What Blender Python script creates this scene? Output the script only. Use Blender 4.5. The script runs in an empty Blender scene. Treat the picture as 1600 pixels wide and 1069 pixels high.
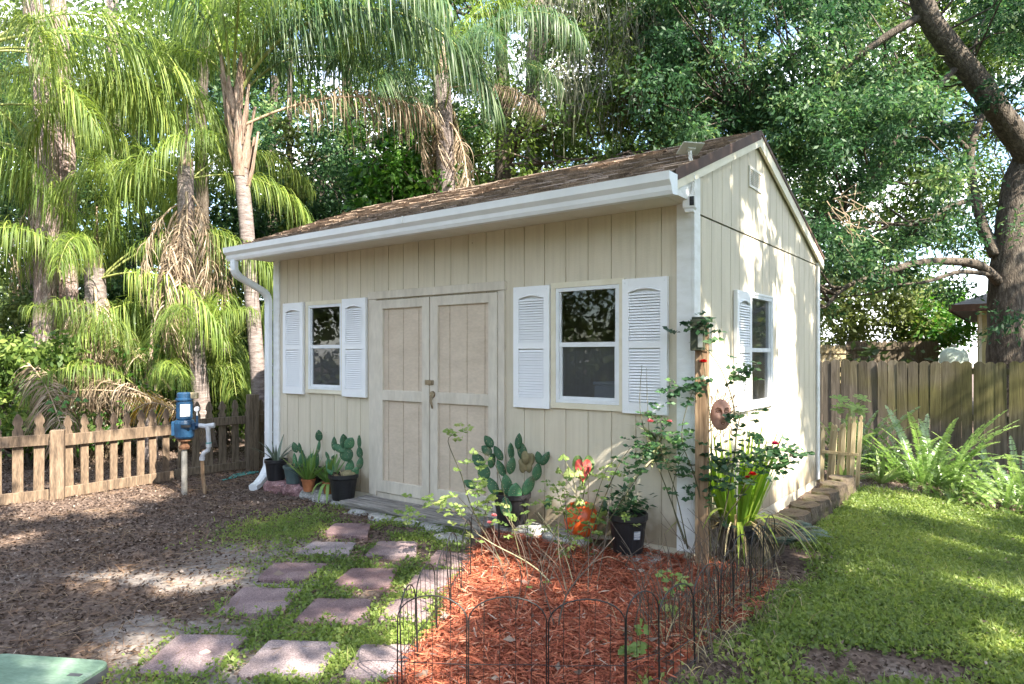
import bpy, math, random
import numpy as np
from mathutils import Vector, Matrix
R = math.radians
rng = np.random.default_rng(7)
random.seed(7)
scene = bpy.context.scene
col = scene.collection

# ------------------------------------------------------------------ camera
H = 1.462            # eye height
FPX, YH = 1070.44, 556.68
cam = bpy.data.cameras.new("camera")
cam_o = bpy.data.objects.new("camera", cam)
col.objects.link(cam_o)
cam_o.location = (0, 0, H)
cam_o.rotation_euler = (R(90), 0, 0)
cam.sensor_width = 36
cam.lens = 36 * FPX / 1600
cam.shift_y = (YH - 534.5) / 1600
cam.clip_start = 0.05
cam.clip_end = 400
scene.camera = cam_o

# ------------------------------------------------------------------ light
SUN_AZ = np.array([0.658, -0.753])        # horizontal direction towards the sun
SUN_EL = R(44)
sdir = Vector((SUN_AZ[0] * math.cos(SUN_EL), SUN_AZ[1] * math.cos(SUN_EL), math.sin(SUN_EL)))
sun = bpy.data.lights.new("sun", 'SUN')
sun.energy = 4.7
sun.angle = R(0.5)
sun.color = (1.0, 0.93, 0.80)
sun_o = bpy.data.objects.new("sun", sun)
col.objects.link(sun_o)
sun_o.rotation_euler = sdir.to_track_quat('Z', 'Y').to_euler()
sun_o.location = sdir * 60

world = bpy.data.worlds.new("World")
scene.world = world
world.use_nodes = True
nt = world.node_tree
bg = nt.nodes["Background"]
sky = nt.nodes.new("ShaderNodeTexSky")
sky.sky_type = 'NISHITA'
sky.sun_disc = False
sky.sun_elevation = SUN_EL
sky.sun_rotation = math.atan2(SUN_AZ[0], SUN_AZ[1])
sky.air_density = 1.0
sky.dust_density = 0.6
sky.ozone_density = 1.2
# broken white clouds laid over the sky
tc = nt.nodes.new("ShaderNodeTexCoord")
mp = nt.nodes.new("ShaderNodeMapping")
mp.inputs['Scale'].default_value = (1.6, 1.6, 4.2)
nz = nt.nodes.new("ShaderNodeTexNoise")
nz.inputs['Scale'].default_value = 2.2
nz.inputs['Detail'].default_value = 8
rmp = nt.nodes.new("ShaderNodeValToRGB")
rmp.color_ramp.elements[0].position = 0.47
rmp.color_ramp.elements[1].position = 0.62
mx = nt.nodes.new("ShaderNodeMixRGB")
mx.inputs[2].default_value = (8.5, 8.7, 9.2, 1)
nt.links.new(tc.outputs['Generated'], mp.inputs['Vector'])
nt.links.new(mp.outputs[0], nz.inputs['Vector'])
nt.links.new(nz.outputs['Fac'], rmp.inputs[0])
nt.links.new(rmp.outputs[0], mx.inputs[0])
nt.links.new(sky.outputs[0], mx.inputs[1])
nt.links.new(mx.outputs[0], bg.inputs['Color'])
bg.inputs['Strength'].default_value = 0.14

scene.view_settings.view_transform = 'Standard'
scene.view_settings.look = 'None'
scene.view_settings.exposure = 2.3
scene.view_settings.gamma = 1.0
scene.cycles.max_bounces = 8
scene.cycles.transparent_max_bounces = 12
scene.cycles.sample_clamp_indirect = 6

# ------------------------------------------------------------------ helpers
TH = 0.6447
AX = np.array([math.cos(TH), -math.sin(TH)])     # along the shed front, to the right
AY = np.array([math.sin(TH), math.cos(TH)])      # away from the shed front
C0 = np.array([1.2595, 4.7908])                  # front right corner of the shed

def W2(lx, ly):
    v = C0 + AX * lx + AY * ly
    return float(v[0]), float(v[1])

def LOC(x, y):
    dx, dy = x - C0[0], y - C0[1]
    return dx * AX[0] + dy * AX[1], dx * AY[0] + dy * AY[1]

def sm(a, b, t):
    t = np.clip((t - a) / (b - a), 0, 1)
    return t * t * (3 - 2 * t)

def vnoise(x, y, seed=0, freq=1.0):
    """smooth value noise, vectorised, 0..1"""
    x = np.asarray(x, float) * freq + seed * 17.13
    y = np.asarray(y, float) * freq + seed * 7.77
    xi, yi = np.floor(x).astype(np.int64), np.floor(y).astype(np.int64)
    xf, yf = x - xi, y - yi
    def h(a, b):
        n = (a * 374761393 + b * 668265263 + seed * 1442695) & 0x7fffffff
        n = ((n ^ (n >> 13)) * 1274126177) & 0x7fffffff
        return ((n ^ (n >> 16)) & 0xffff) / 65535.0
    u, v = xf * xf * (3 - 2 * xf), yf * yf * (3 - 2 * yf)
    return (h(xi, yi) * (1 - u) + h(xi + 1, yi) * u) * (1 - v) + (h(xi, yi + 1) * (1 - u) + h(xi + 1, yi + 1) * u) * v

def fbm(x, y, seed=0, freq=1.0, oct=3):
    s = 0; a = 0.5; t = 0
    for i in range(oct):
        s = s + a * vnoise(x, y, seed + i, freq * 2 ** i); t += a; a *= 0.5
    return s / t

def in_bed(x, y):
    """signed-ish mask of the red mulch bed"""
    x = np.asarray(x, float); y = np.asarray(y, float)
    wob = (fbm(x, y, 3, 3.0) - 0.5) * 0.16
    left = -0.50 + (y - 2.8) * 0.10 + wob
    # right edge: from (0.60,2.85) along the side wall direction
    lx, ly = LOC(x, y)
    right = 0.60 + wob
    return (x > left) & (lx < right) & (y > 2.55) & (ly < 0.02)

def tz(x, y):
    x = np.asarray(x, float); y = np.asarray(y, float)
    lx, ly = LOC(x, y)
    s = sm(0.25, 2.0, lx) * sm(-0.3, 3.2, ly)
    z = -0.25 * s - 0.16 * sm(3.0, 7.0, ly) * sm(0.2, 1.5, lx)
    z = z + (fbm(x, y, 11, 1.3) - 0.5) * 0.05
    z = z + np.where(in_bed(x, y), 0.035, 0.0)
    return z

def G(px, py):
    """point of the terrain seen at a photo pixel"""
    z = 0.0
    for _ in range(12):
        d = FPX * (H - z) / (py - YH)
        x = (px - 800) / FPX * d
        z = float(tz(x, d))
    return Vector((x, d, z))

def P(px, py, Y):
    return Vector(((px - 800) / FPX * Y, Y, H - (py - YH) / FPX * Y))

# ---- node materials
def new_mat(name):
    m = bpy.data.materials.new(name)
    m.use_nodes = True
    n = m.node_tree
    return m, n, n.nodes['Principled BSDF']

def node(n, t, **kw):
    o = n.nodes.new(t)
    for k, v in kw.items():
        if isinstance(v, tuple) and len(v) == 3: v = v + (1,) if o.inputs[k].type == 'RGBA' else v
        o.inputs[k].default_value = v
    return o

def ramp(n, stops):
    r = n.nodes.new("ShaderNodeValToRGB")
    cr = r.color_ramp
    while len(cr.elements) < len(stops): cr.elements.new(0.5)
    for e, (p, c) in zip(cr.elements, stops):
        e.position = p
        e.color = (c[0], c[1], c[2], 1)
    return r

def pmat(name, stops, scale=6.0, rough=0.7, bump=0.2, bscale=None, stretch=(1, 1, 1), detail=6, metallic=0.0,
         spec=0.3, tint=0.0, dist=0.004, fine=None, objr=0.0):
    """noise-ramp material: stops=[(pos, rgb)...]; optional face attribute 'tint' shifts the lightness"""
    m, n, b = new_mat(name)
    t = n.nodes.new("ShaderNodeTexCoord")
    mp = node(n, "ShaderNodeMapping")
    mp.inputs['Scale'].default_value = stretch
    n.links.new(t.outputs['Object'], mp.inputs['Vector'])
    nz = node(n, "ShaderNodeTexNoise", Scale=scale, Detail=detail, Roughness=0.62)
    n.links.new(mp.outputs[0], nz.inputs['Vector'])
    r = ramp(n, stops)
    n.links.new(nz.outputs['Fac'], r.inputs[0])
    out = r.outputs[0]
    if fine:
        nf = node(n, "ShaderNodeTexNoise", Scale=fine[0], Detail=3.0)
        n.links.new(mp.outputs[0], nf.inputs['Vector'])
        rf = ramp(n, [(0.35, (1 - fine[1],) * 3), (0.65, (1 + fine[1],) * 3)])
        n.links.new(nf.outputs['Fac'], rf.inputs[0])
        mm = n.nodes.new("ShaderNodeMixRGB"); mm.blend_type = 'MULTIPLY'; mm.inputs[0].default_value = 1
        n.links.new(out, mm.inputs[1]); n.links.new(rf.outputs[0], mm.inputs[2])
        out = mm.outputs[0]
    if tint:
        a = n.nodes.new("ShaderNodeAttribute"); a.attribute_name = 'tint'
        h = n.nodes.new("ShaderNodeHueSaturation")
        ma = n.nodes.new("ShaderNodeMath"); ma.operation = 'MULTIPLY_ADD'
        ma.inputs[1].default_value = 2 * tint; ma.inputs[2].default_value = 1 - tint
        n.links.new(a.outputs['Fac'], ma.inputs[0])
        n.links.new(ma.outputs[0], h.inputs['Value'])
        n.links.new(out, h.inputs['Color'])
        out = h.outputs[0]
    if objr:
        oi = n.nodes.new("ShaderNodeObjectInfo"); h = n.nodes.new("ShaderNodeHueSaturation")
        ma = n.nodes.new("ShaderNodeMath"); ma.operation = 'MULTIPLY_ADD'; ma.inputs[1].default_value = 2 * objr; ma.inputs[2].default_value = 1 - objr
        n.links.new(oi.outputs['Random'], ma.inputs[0]); n.links.new(ma.outputs[0], h.inputs['Value'])
        m2 = n.nodes.new("ShaderNodeMath"); m2.operation = 'MULTIPLY_ADD'; m2.inputs[1].default_value = -0.7; m2.inputs[2].default_value = 1.25
        n.links.new(oi.outputs['Random'], m2.inputs[0]); n.links.new(m2.outputs[0], h.inputs['Saturation'])
        n.links.new(out, h.inputs['Color']); out = h.outputs[0]
    n.links.new(out, b.inputs['Base Color'])
    b.inputs['Roughness'].default_value = rough
    b.inputs['Metallic'].default_value = metallic
    b.inputs['Specular IOR Level'].default_value = spec
    if bump:
        nb = node(n, "ShaderNodeTexNoise", Scale=bscale or scale * 4, Detail=5.0)
        n.links.new(mp.outputs[0], nb.inputs['Vector'])
        bp = node(n, "ShaderNodeBump", Strength=bump, Distance=dist)
        n.links.new(nb.outputs['Fac'], bp.inputs['Height'])
        n.links.new(bp.outputs[0], b.inputs['Normal'])
    return m

def leaf_mat(name, stops, rough=0.45, transl=0.35, spec=0.4, tcol=None):
    """colour by the per-face attribute 'tint' plus a per-object shift"""
    m, n, b = new_mat(name)
    a = n.nodes.new("ShaderNodeAttribute"); a.attribute_name = 'tint'
    r = ramp(n, stops)
    n.links.new(a.outputs['Fac'], r.inputs[0])
    oi = n.nodes.new("ShaderNodeObjectInfo")
    ma = n.nodes.new("ShaderNodeMath"); ma.operation = 'MULTIPLY_ADD'
    ma.inputs[1].default_value = 0.4; ma.inputs[2].default_value = 0.8
    n.links.new(oi.outputs['Random'], ma.inputs[0])
    h = n.nodes.new("ShaderNodeHueSaturation")
    n.links.new(ma.outputs[0], h.inputs['Value'])
    n.links.new(r.outputs[0], h.inputs['Color'])
    n.links.new(h.outputs[0], b.inputs['Base Color'])
    b.inputs['Roughness'].default_value = rough
    b.inputs['Specular IOR Level'].default_value = spec
    if transl:
        tr = n.nodes.new("ShaderNodeBsdfTranslucent")
        g = n.nodes.new("ShaderNodeHueSaturation")
        g.inputs['Saturation'].default_value = 1.1
        g.inputs['Value'].default_value = 1.5
        n.links.new(h.outputs[0], g.inputs['Color'])
        n.links.new(g.outputs[0], tr.inputs['Color'])
        mix = n.nodes.new("ShaderNodeMixShader")
        mix.inputs[0].default_value = transl
        n.links.new(b.outputs[0], mix.inputs[1])
        n.links.new(tr.outputs[0], mix.inputs[2])
        n.links.new(mix.outputs[0], n.nodes['Material Output'].inputs['Surface'])
    return m

# ---- objects
def tag(o, label=None, cat=None, group=None, kind=None):
    if label: o['label'] = label
    if cat: o['category'] = cat
    if group: o['group'] = group
    if kind: o['kind'] = kind
    return o

def thing(name, loc, label, cat, rz=0.0, group=None):
    o = bpy.data.objects.new(name, None)
    o.empty_display_size = 0.1
    col.objects.link(o)
    o.location = loc
    o.rotation_euler = (0, 0, rz)
    return tag(o, label, cat, group)

def dup(root, loc, rz, label=None, group=None, scale=None):
    r = root.copy(); col.objects.link(r)
    r.location = loc; r.rotation_euler = (0, 0, rz)
    if scale: r.scale = scale
    if label: r['label'] = label
    if group: r['group'] = group
    for ch in list(root.children):
        c = ch.copy(); col.objects.link(c); c.parent = r
        for g in list(ch.children):
            d = g.copy(); col.objects.link(d); d.parent = c
    return r

class MB:
    """collects shapes, then links them as ONE mesh object"""
    def __init__(s):
        s.v = []; s.f = []; s.t = []; s.mi = []; s.cm = 0; s.ct = 0.5
    def add(s, vs, fs):
        k = len(s.v)
        s.v.extend([tuple(p) for p in vs])
        for f in fs:
            s.f.append([i + k for i in f]); s.t.append(s.ct); s.mi.append(s.cm)
        return s
    def box(s, x0, x1, y0, y1, z0, z1, M=None, c=0.0):
        """box with optional small chamfer c on its vertical and horizontal front edges"""
        if c > 0:
            pts = []
            for z, i in ((z0, c), (z0 + c, 0), (z1 - c, 0), (z1, c)):
                pts.append([(x0 + i, y0 + i), (x1 - i, y0 + i), (x1 - i, y1 - i), (x0 + i, y1 - i)])
            zs = (z0, z0 + c, z1 - c, z1)
            vs = [(p[0], p[1], z) for ring, z in zip(pts, zs) for p in ring]
            fs = [(3, 2, 1, 0), (12, 13, 14, 15)]
            for r_ in range(3):
                for k in range(4):
                    a = r_ * 4 + k; b_ = r_ * 4 + (k + 1) % 4
                    fs.append((a, b_, b_ + 4, a + 4))
        else:
            vs = [(x0, y0, z0), (x1, y0, z0), (x1, y1, z0), (x0, y1, z0), (x0, y0, z1), (x1, y0, z1), (x1, y1, z1), (x0, y1, z1)]
            fs = [(3, 2, 1, 0), (4, 5, 6, 7), (0, 1, 5, 4), (1, 2, 6, 5), (2, 3, 7, 6), (3, 0, 4, 7)]
        if M is not None: vs = [M @ Vector(p) for p in vs]
        return s.add(vs, fs)
    def tube(s, pts, r, n=8, cap=True, ry=None):
        pts = [Vector(p) for p in pts]
        m = len(pts)
        rs = list(r) if hasattr(r, '__len__') else [r] * m
        vs = []; fs = []
        prev = None
        for i, p in enumerate(pts):
            d = (pts[min(i + 1, m - 1)] - pts[max(i - 1, 0)])
            if d.length < 1e-9: d = Vector((0, 0, 1))
            d.normalize()
            if prev is None:
                a = Vector((0, 0, 1)) if abs(d.z) < 0.9 else Vector((1, 0, 0))
                u = d.cross(a).normalized()
            else:
                u = (prev - d * prev.dot(d))
                if u.length < 1e-6: u = d.cross(Vector((0.3, 0.8, 0.5)))
                u.normalize()
            prev = u
            w = d.cross(u)
            for k in range(n):
                t = 2 * math.pi * k / n
                vs.append(p + u * (rs[i] * math.cos(t)) + w * (rs[i] * math.sin(t)))
        for i in range(m - 1):
            for k in range(n):
                a = i * n + k; b_ = i * n + (k + 1) % n
                fs.append((a, b_, b_ + n, a + n))
        if cap:
            fs.append(tuple(reversed(range(n)))); fs.append(tuple(range((m - 1) * n, m * n)))
        return s.add(vs, fs)
    def lathe(s, prof, n=20, M=None, wob=0.0):
        vs = []; fs = []
        for i, (r, z) in enumerate(prof):
            for k in range(n):
                t = 2 * math.pi * k / n
                q = r * (1 + wob * math.sin(3 * t + i))
                vs.append((q * math.cos(t), q * math.sin(t), z))
        for i in range(len(prof) - 1):
            for k in range(n):
                a = i * n + k; b_ = i * n + (k + 1) % n
                fs.append((a, b_, b_ + n, a + n))
        if M is not None: vs = [M @ Vector(p) for p in vs]
        return s.add(vs, fs)
    def ell(s, c, r, M=None, n=12, m=8):
        vs = []; fs = []
        M = M or Matrix.Identity(3)
        c = Vector(c)
        vs.append(c + M @ Vector((0, 0, -r[2])))
        for i in range(1, m):
            ph = -math.pi / 2 + math.pi * i / m
            for k in range(n):
                t = 2 * math.pi * k / n
                vs.append(c + M @ Vector((r[0] * math.cos(ph) * math.cos(t), r[1] * math.cos(ph) * math.sin(t), r[2] * math.sin(ph))))
        vs.append(c + M @ Vector((0, 0, r[2])))
        for k in range(n): fs.append((0, 1 + (k + 1) % n, 1 + k))
        for i in range(m - 2):
            for k in range(n):
                a = 1 + i * n + k; b_ = 1 + i * n + (k + 1) % n
                fs.append((a, b_, b_ + n, a + n))
        e = len(vs) - 1
        for k in range(n): fs.append((e, e - n + k, e - n + (k + 1) % n))
        return s.add(vs, fs)
    def prism(s, poly, z0, z1, M=None):
        n = len(poly)
        vs = [(p[0], p[1], z0) for p in poly] + [(p[0], p[1], z1) for p in poly]
        fs = [tuple(reversed(range(n))), tuple(range(n, 2 * n))] + [(k, (k + 1) % n, (k + 1) % n + n, k + n) for k in range(n)]
        if M is not None: vs = [M @ Vector(p) for p in vs]
        return s.add(vs, fs)
    def build(s, name, mats, parent=None, smooth=False, loc=None, bevel=0.0):
        me = bpy.data.meshes.new(name)
        me.from_pydata([tuple(p) for p in s.v], [], s.f)
        a = me.attributes.new('tint', 'FLOAT', 'FACE')
        a.data.foreach_set('value', np.array(s.t, 'f'))
        if not isinstance(mats, (list, tuple)): mats = [mats]
        for m_ in mats: me.materials.append(m_)
        if len(mats) > 1: me.polygons.foreach_set('material_index', np.array(s.mi, 'i'))
        if smooth: me.polygons.foreach_set('use_smooth', np.ones(len(s.f), bool))
        me.update()
        o = bpy.data.objects.new(name, me)
        col.objects.link(o)
        if parent is not None: o.parent = parent
        if loc is not None: o.location = loc
        if bevel:
            b_ = o.modifiers.new('bevel', 'BEVEL'); b_.width = bevel; b_.segments = 2; b_.limit_method = 'ANGLE'; b_.angle_limit = R(40)
        return o

def mesh_np(name, V, F, tint, mats, parent=None, mi=None, smooth=False):
    """fast mesh from arrays; F (n,k) with constant k"""
    me = bpy.data.meshes.new(name)
    n, k = F.shape
    me.vertices.add(len(V)); me.vertices.foreach_set('co', np.ascontiguousarray(V, 'f').ravel())
    me.loops.add(n * k); me.loops.foreach_set('vertex_index', np.ascontiguousarray(F, 'i').ravel())
    me.polygons.add(n)
    me.polygons.foreach_set('loop_start', np.arange(0, n * k, k, dtype='i'))
    me.polygons.foreach_set('loop_total', np.full(n, k, 'i'))
    if not isinstance(mats, (list, tuple)): mats = [mats]
    for m_ in mats: me.materials.append(m_)
    if mi is not None: me.polygons.foreach_set('material_index', np.ascontiguousarray(mi, 'i'))
    if smooth: me.polygons.foreach_set('use_smooth', np.ones(n, bool))
    a = me.attributes.new('tint', 'FLOAT', 'FACE')
    a.data.foreach_set('value', np.ascontiguousarray(tint, 'f'))
    me.update(calc_edges=True)
    me.validate()
    o = bpy.data.objects.new(name, me)
    col.objects.link(o)
    if parent is not None: o.parent = parent
    return o

def nrm(a):
    return a / np.maximum(np.linalg.norm(a, axis=-1, keepdims=True), 1e-9)

def leaves_arr(Pn, D, L, Wd, fold=0.25, up=None):
    """diamond leaves: base Pn, direction D, length L, width Wd -> V (4n,3), F (n,4)"""
    n = len(Pn)
    D = nrm(D)
    U = rng.normal(size=(n, 3)) if up is None else up
    S = nrm(np.cross(D, U)); N = np.cross(S, D)
    L = np.broadcast_to(L, (n,))[:, None]; Wd = np.broadcast_to(Wd, (n,))[:, None]
    b = Pn; t = Pn + D * L
    mid = Pn + D * L * 0.48
    l = mid + S * Wd * 0.5 + N * Wd * fold; r = mid - S * Wd * 0.5 + N * Wd * fold
    V = np.stack([b, r, t, l], 1).reshape(-1, 3)
    F = np.arange(4 * n).reshape(n, 4)
    return V, F

def blades_arr(B, D, L, Wd, droop, seg=4, flat=0.0, wprof=None, side=None):
    """strips that start at B in direction D and bend down; returns V,F (quads), rep index"""
    n = len(B)
    D = nrm(np.array(D, float)); p = np.array(B, float)
    L = np.broadcast_to(np.asarray(L, float), (n,)); Wd = np.broadcast_to(np.asarray(Wd, float), (n,))
    droop = np.broadcast_to(np.asarray(droop, float), (n,))
    if side is None:
        side = np.cross(D, np.array([0, 0, 1.0])); bad = np.linalg.norm(side, axis=1) < 1e-3
        side[bad] = [1, 0, 0]
        side = nrm(side + flat * rng.normal(size=(n, 3)))
    side = nrm(side)
    if wprof is None: wprof = [0.55, 1.0, 0.9, 0.6, 0.06] if seg == 4 else list(np.sin(np.linspace(0.25, 1, seg + 1) * math.pi) * 0.95 + 0.05)
    rows = []
    d = D
    for i in range(seg + 1):
        w = (Wd * wprof[i] * 0.5)[:, None]
        rows.append(np.stack([p - side * w, p + side * w], 1))
        p = p + d * (L / seg)[:, None]
        d = nrm(d + np.array([0, 0, -1.0]) * (droop / seg)[:, None])
    V = np.stack(rows, 1).reshape(n, -1, 3)            # n, 2*(seg+1), 3
    nv = 2 * (seg + 1)
    base = (np.arange(n) * nv)[:, None, None]
    f = np.array([[2 * i, 2 * i + 1, 2 * i + 3, 2 * i + 2] for i in range(seg)])[None]
    F = (base + f).reshape(-1, 4)
    return V.reshape(-1, 3), F, np.repeat(np.arange(n), seg)

# ------------------------------------------------------------------ materials
def siding_mat(name, c):
    m, n, b = new_mat(name)
    t = n.nodes.new("ShaderNodeTexCoord")
    mp = node(n, "ShaderNodeMapping"); mp.inputs['Scale'].default_value = (1, 1, 0.35)
    n.links.new(t.outputs['Object'], mp.inputs['Vector'])
    nz = node(n, "ShaderNodeTexNoise", Scale=3.0, Detail=8.0, Roughness=0.7)
    n.links.new(mp.outputs[0], nz.inputs['Vector'])
    r = ramp(n, [(0.3, [v * 0.90 for v in c]), (0.5, c), (0.72, [min(1, v * 1.06) for v in c])])
    n.links.new(nz.outputs['Fac'], r.inputs[0])
    # faint rain streaks and specks of old dirt
    mp2 = node(n, "ShaderNodeMapping"); mp2.inputs['Scale'].default_value = (14, 14, 0.7)
    n.links.new(t.outputs['Object'], mp2.inputs['Vector'])
    n2 = node(n, "ShaderNodeTexNoise", Scale=2.0, Detail=4.0)
    n.links.new(mp2.outputs[0], n2.inputs['Vector'])
    r2 = ramp(n, [(0.25, (0.86, 0.85, 0.83)), (0.55, (1, 1, 1))])
    n.links.new(n2.outputs['Fac'], r2.inputs[0])
    mm = n.nodes.new("ShaderNodeMixRGB"); mm.blend_type = 'MULTIPLY'; mm.inputs[0].default_value = 0.85
    n.links.new(r.outputs[0], mm.inputs[1]); n.links.new(r2.outputs[0], mm.inputs[2])
    # splash-back dirt low on the boards
    sx = n.nodes.new("ShaderNodeSeparateXYZ"); n.links.new(t.outputs['Object'], sx.inputs[0])
    n3 = node(n, "ShaderNodeTexNoise", Scale=7.0, Detail=6.0)
    n.links.new(t.outputs['Object'], n3.inputs['Vector'])
    ad = n.nodes.new("ShaderNodeMath"); ad.operation = 'MULTIPLY_ADD'; ad.inputs[1].default_value = -0.45
    n.links.new(n3.outputs['Fac'], ad.inputs[0]); n.links.new(sx.outputs['Z'], ad.inputs[2])
    r3 = ramp(n, [(0.0, (0.50, 0.43, 0.34)), (0.14, (1, 1, 1))])
    n.links.new(ad.outputs[0], r3.inputs[0])
    m3 = n.nodes.new("ShaderNodeMixRGB"); m3.blend_type = 'MULTIPLY'; m3.inputs[0].default_value = 0.75
    n.links.new(mm.outputs[0], m3.inputs[1]); n.links.new(r3.outputs[0], m3.inputs[2])
    # nail heads and knots: small dark specks
    vo = node(n, "ShaderNodeTexVoronoi", Scale=4.5); n.links.new(t.outputs['Object'], vo.inputs['Vector'])
    r5 = ramp(n, [(0.018, (0.45, 0.38, 0.30)), (0.034, (1, 1, 1))]); n.links.new(vo.outputs['Distance'], r5.inputs[0])
    m5 = n.nodes.new("ShaderNodeMixRGB"); m5.blend_type = 'MULTIPLY'; m5.inputs[0].default_value = 0.8
    n.links.new(m3.outputs[0], m5.inputs[1]); n.links.new(r5.outputs[0], m5.inputs[2])
    n.links.new(m5.outputs[0], b.inputs['Base Color'])
    b.inputs['Roughness'].default_value = 0.62
    b.inputs['Specular IOR Level'].default_value = 0.3
    # rough-sawn ripple
    mp4 = node(n, "ShaderNodeMapping"); mp4.inputs['Scale'].default_value = (1, 1, 2.6)
    n.links.new(t.outputs['Object'], mp4.inputs['Vector'])
    n4 = node(n, "ShaderNodeTexNoise", Scale=38.0, Detail=3.0, Distortion=0.6)
    n.links.new(mp4.outputs[0], n4.inputs['Vector'])
    bp = node(n, "ShaderNodeBump", Strength=0.35, Distance=0.004)
    n.links.new(n4.outputs['Fac'], bp.inputs['Height'])
    n.links.new(bp.outputs[0], b.inputs['Normal'])
    return m

M = {}
M['siding'] = siding_mat('tan_siding', (0.615, 0.545, 0.425))
M['doortrim'] = pmat('door_trim_paint', [(0.3, (0.50, 0.44, 0.36)), (0.5, (0.60, 0.535, 0.445)), (0.75, (0.64, 0.58, 0.49))], 5, 0.6, 0.25, 60, (1, 1, 0.3), fine=(30, 0.06))
M['doorpanel'] = pmat('door_panel_paint', [(0.3, (0.51, 0.415, 0.32)), (0.6, (0.585, 0.483, 0.378)), (0.8, (0.61, 0.515, 0.41))], 4, 0.62, 0.3, 26, (1, 1, 2.4), fine=(24, 0.05))
M['white'] = pmat('white_paint', [(0.3, (0.74, 0.74, 0.73)), (0.6, (0.82, 0.82, 0.82))], 6, 0.45, 0.08, 50, spec=0.4)
M['cornerw'] = pmat('corner_board_paint', [(0.3, (0.68, 0.67, 0.64)), (0.6, (0.78, 0.78, 0.77))], 6, 0.55, 0.4, 45, (1, 1, 2.4))
M['shutter'] = pmat('white_shutter_plastic', [(0.3, (0.79, 0.79, 0.80)), (0.6, (0.84, 0.84, 0.85))], 4, 0.4, 0.05, 60, spec=0.4)
M['gutter'] = pmat('white_gutter_metal', [(0.3, (0.70, 0.71, 0.72)), (0.6, (0.80, 0.81, 0.82))], 3, 0.35, 0.04, 20, (1, 1, 1), spec=0.5)
M['soffit'] = pmat('soffit_vinyl', [(0.3, (0.68, 0.63, 0.54)), (0.6, (0.76, 0.72, 0.64))], 3, 0.5, 0.05, 20)
M['cream'] = pmat('cream_trim', [(0.3, (0.64, 0.57, 0.42)), (0.6, (0.74, 0.68, 0.54))], 5, 0.55, 0.2, 40)
M['brown'] = pmat('brown_drip_edge', [(0.3, (0.065, 0.038, 0.028)), (0.7, (0.115, 0.068, 0.05))], 5, 0.65, 0.1, 40, spec=0.2)
M['shingle'] = pmat('roof_shingle', [(0.2, (0.075, 0.055, 0.043)), (0.45, (0.19, 0.138, 0.10)), (0.6, (0.27, 0.20, 0.148)), (0.8, (0.36, 0.28, 0.215))], 9, 0.9, 0.9, 160, tint=0.32, fine=(120, 0.3), dist=0.006)
M['dark'] = pmat('dark_interior', [(0.3, (0.035, 0.03, 0.026)), (0.7, (0.07, 0.06, 0.05))], 3, 0.8, 0.0)
M['alum'] = pmat('window_aluminium', [(0.3, (0.66, 0.67, 0.68)), (0.7, (0.78, 0.79, 0.80))], 8, 0.35, 0.03, 40, spec=0.5)
M['black'] = pmat('black_plastic', [(0.3, (0.010, 0.010, 0.012)), (0.7, (0.022, 0.022, 0.025))], 8, 0.42, 0.08, 60, spec=0.45)
M['wire'] = pmat('black_wire', [(0.3, (0.008, 0.008, 0.009)), (0.7, (0.02, 0.017, 0.015))], 20, 0.45, 0, spec=0.5)
M['brass'] = pmat('weathered_brass', [(0.3, (0.22, 0.16, 0.10)), (0.7, (0.45, 0.38, 0.28))], 30, 0.4, 0.1, 80, metallic=0.7)

def glass_mat(name, refl, tintc, screen=0.0):
    m, n, b = new_mat(name)
    tr = n.nodes.new("ShaderNodeBsdfTransparent"); tr.inputs[0].default_value = (*tintc, 1)
    gl = n.nodes.new("ShaderNodeBsdfGlossy"); gl.inputs['Roughness'].default_value = 0.015
    nzt = node(n, "ShaderNodeTexNoise", Scale=3.0, Detail=1.0)
    bp = node(n, "ShaderNodeBump", Strength=0.012, Distance=0.02)
    n.links.new(nzt.outputs['Fac'], bp.inputs['Height']); n.links.new(bp.outputs[0], gl.inputs['Normal'])
    lw = n.nodes.new("ShaderNodeLayerWeight"); lw.inputs['Blend'].default_value = 0.35
    ma = n.nodes.new("ShaderNodeMath"); ma.operation = 'MULTIPLY_ADD'
    ma.inputs[1].default_value = 0.6; ma.inputs[2].default_value = refl
    n.links.new(lw.outputs['Fresnel'], ma.inputs[0])
    mix = n.nodes.new("ShaderNodeMixShader")
    src = tr.outputs[0]
    if screen:      # dusty insect screen or film on the glass
        df = n.nodes.new("ShaderNodeBsdfDiffuse"); df.inputs[0].default_value = (0.16, 0.16, 0.17, 1)
        ms = n.nodes.new("ShaderNodeMixShader"); ms.inputs[0].default_value = screen
        n.links.new(tr.outputs[0], ms.inputs[1]); n.links.new(df.outputs[0], ms.inputs[2]); src = ms.outputs[0]
    n.links.new(ma.outputs[0], mix.inputs[0]); n.links.new(src, mix.inputs[1]); n.links.new(gl.outputs[0], mix.inputs[2])
    n.links.new(mix.outputs[0], n.nodes['Material Output'].inputs['Surface'])
    return m
M['glass_u'] = glass_mat('window_glass', 0.035, (0.75, 0.75, 0.72))
M['glass_l'] = glass_mat('screened_window_glass', 0.02, (0.55, 0.55, 0.56), 0.35)
M['glass_s'] = glass_mat('dusty_window_glass', 0.15, (0.7, 0.75, 0.78), 0.3)

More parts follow.
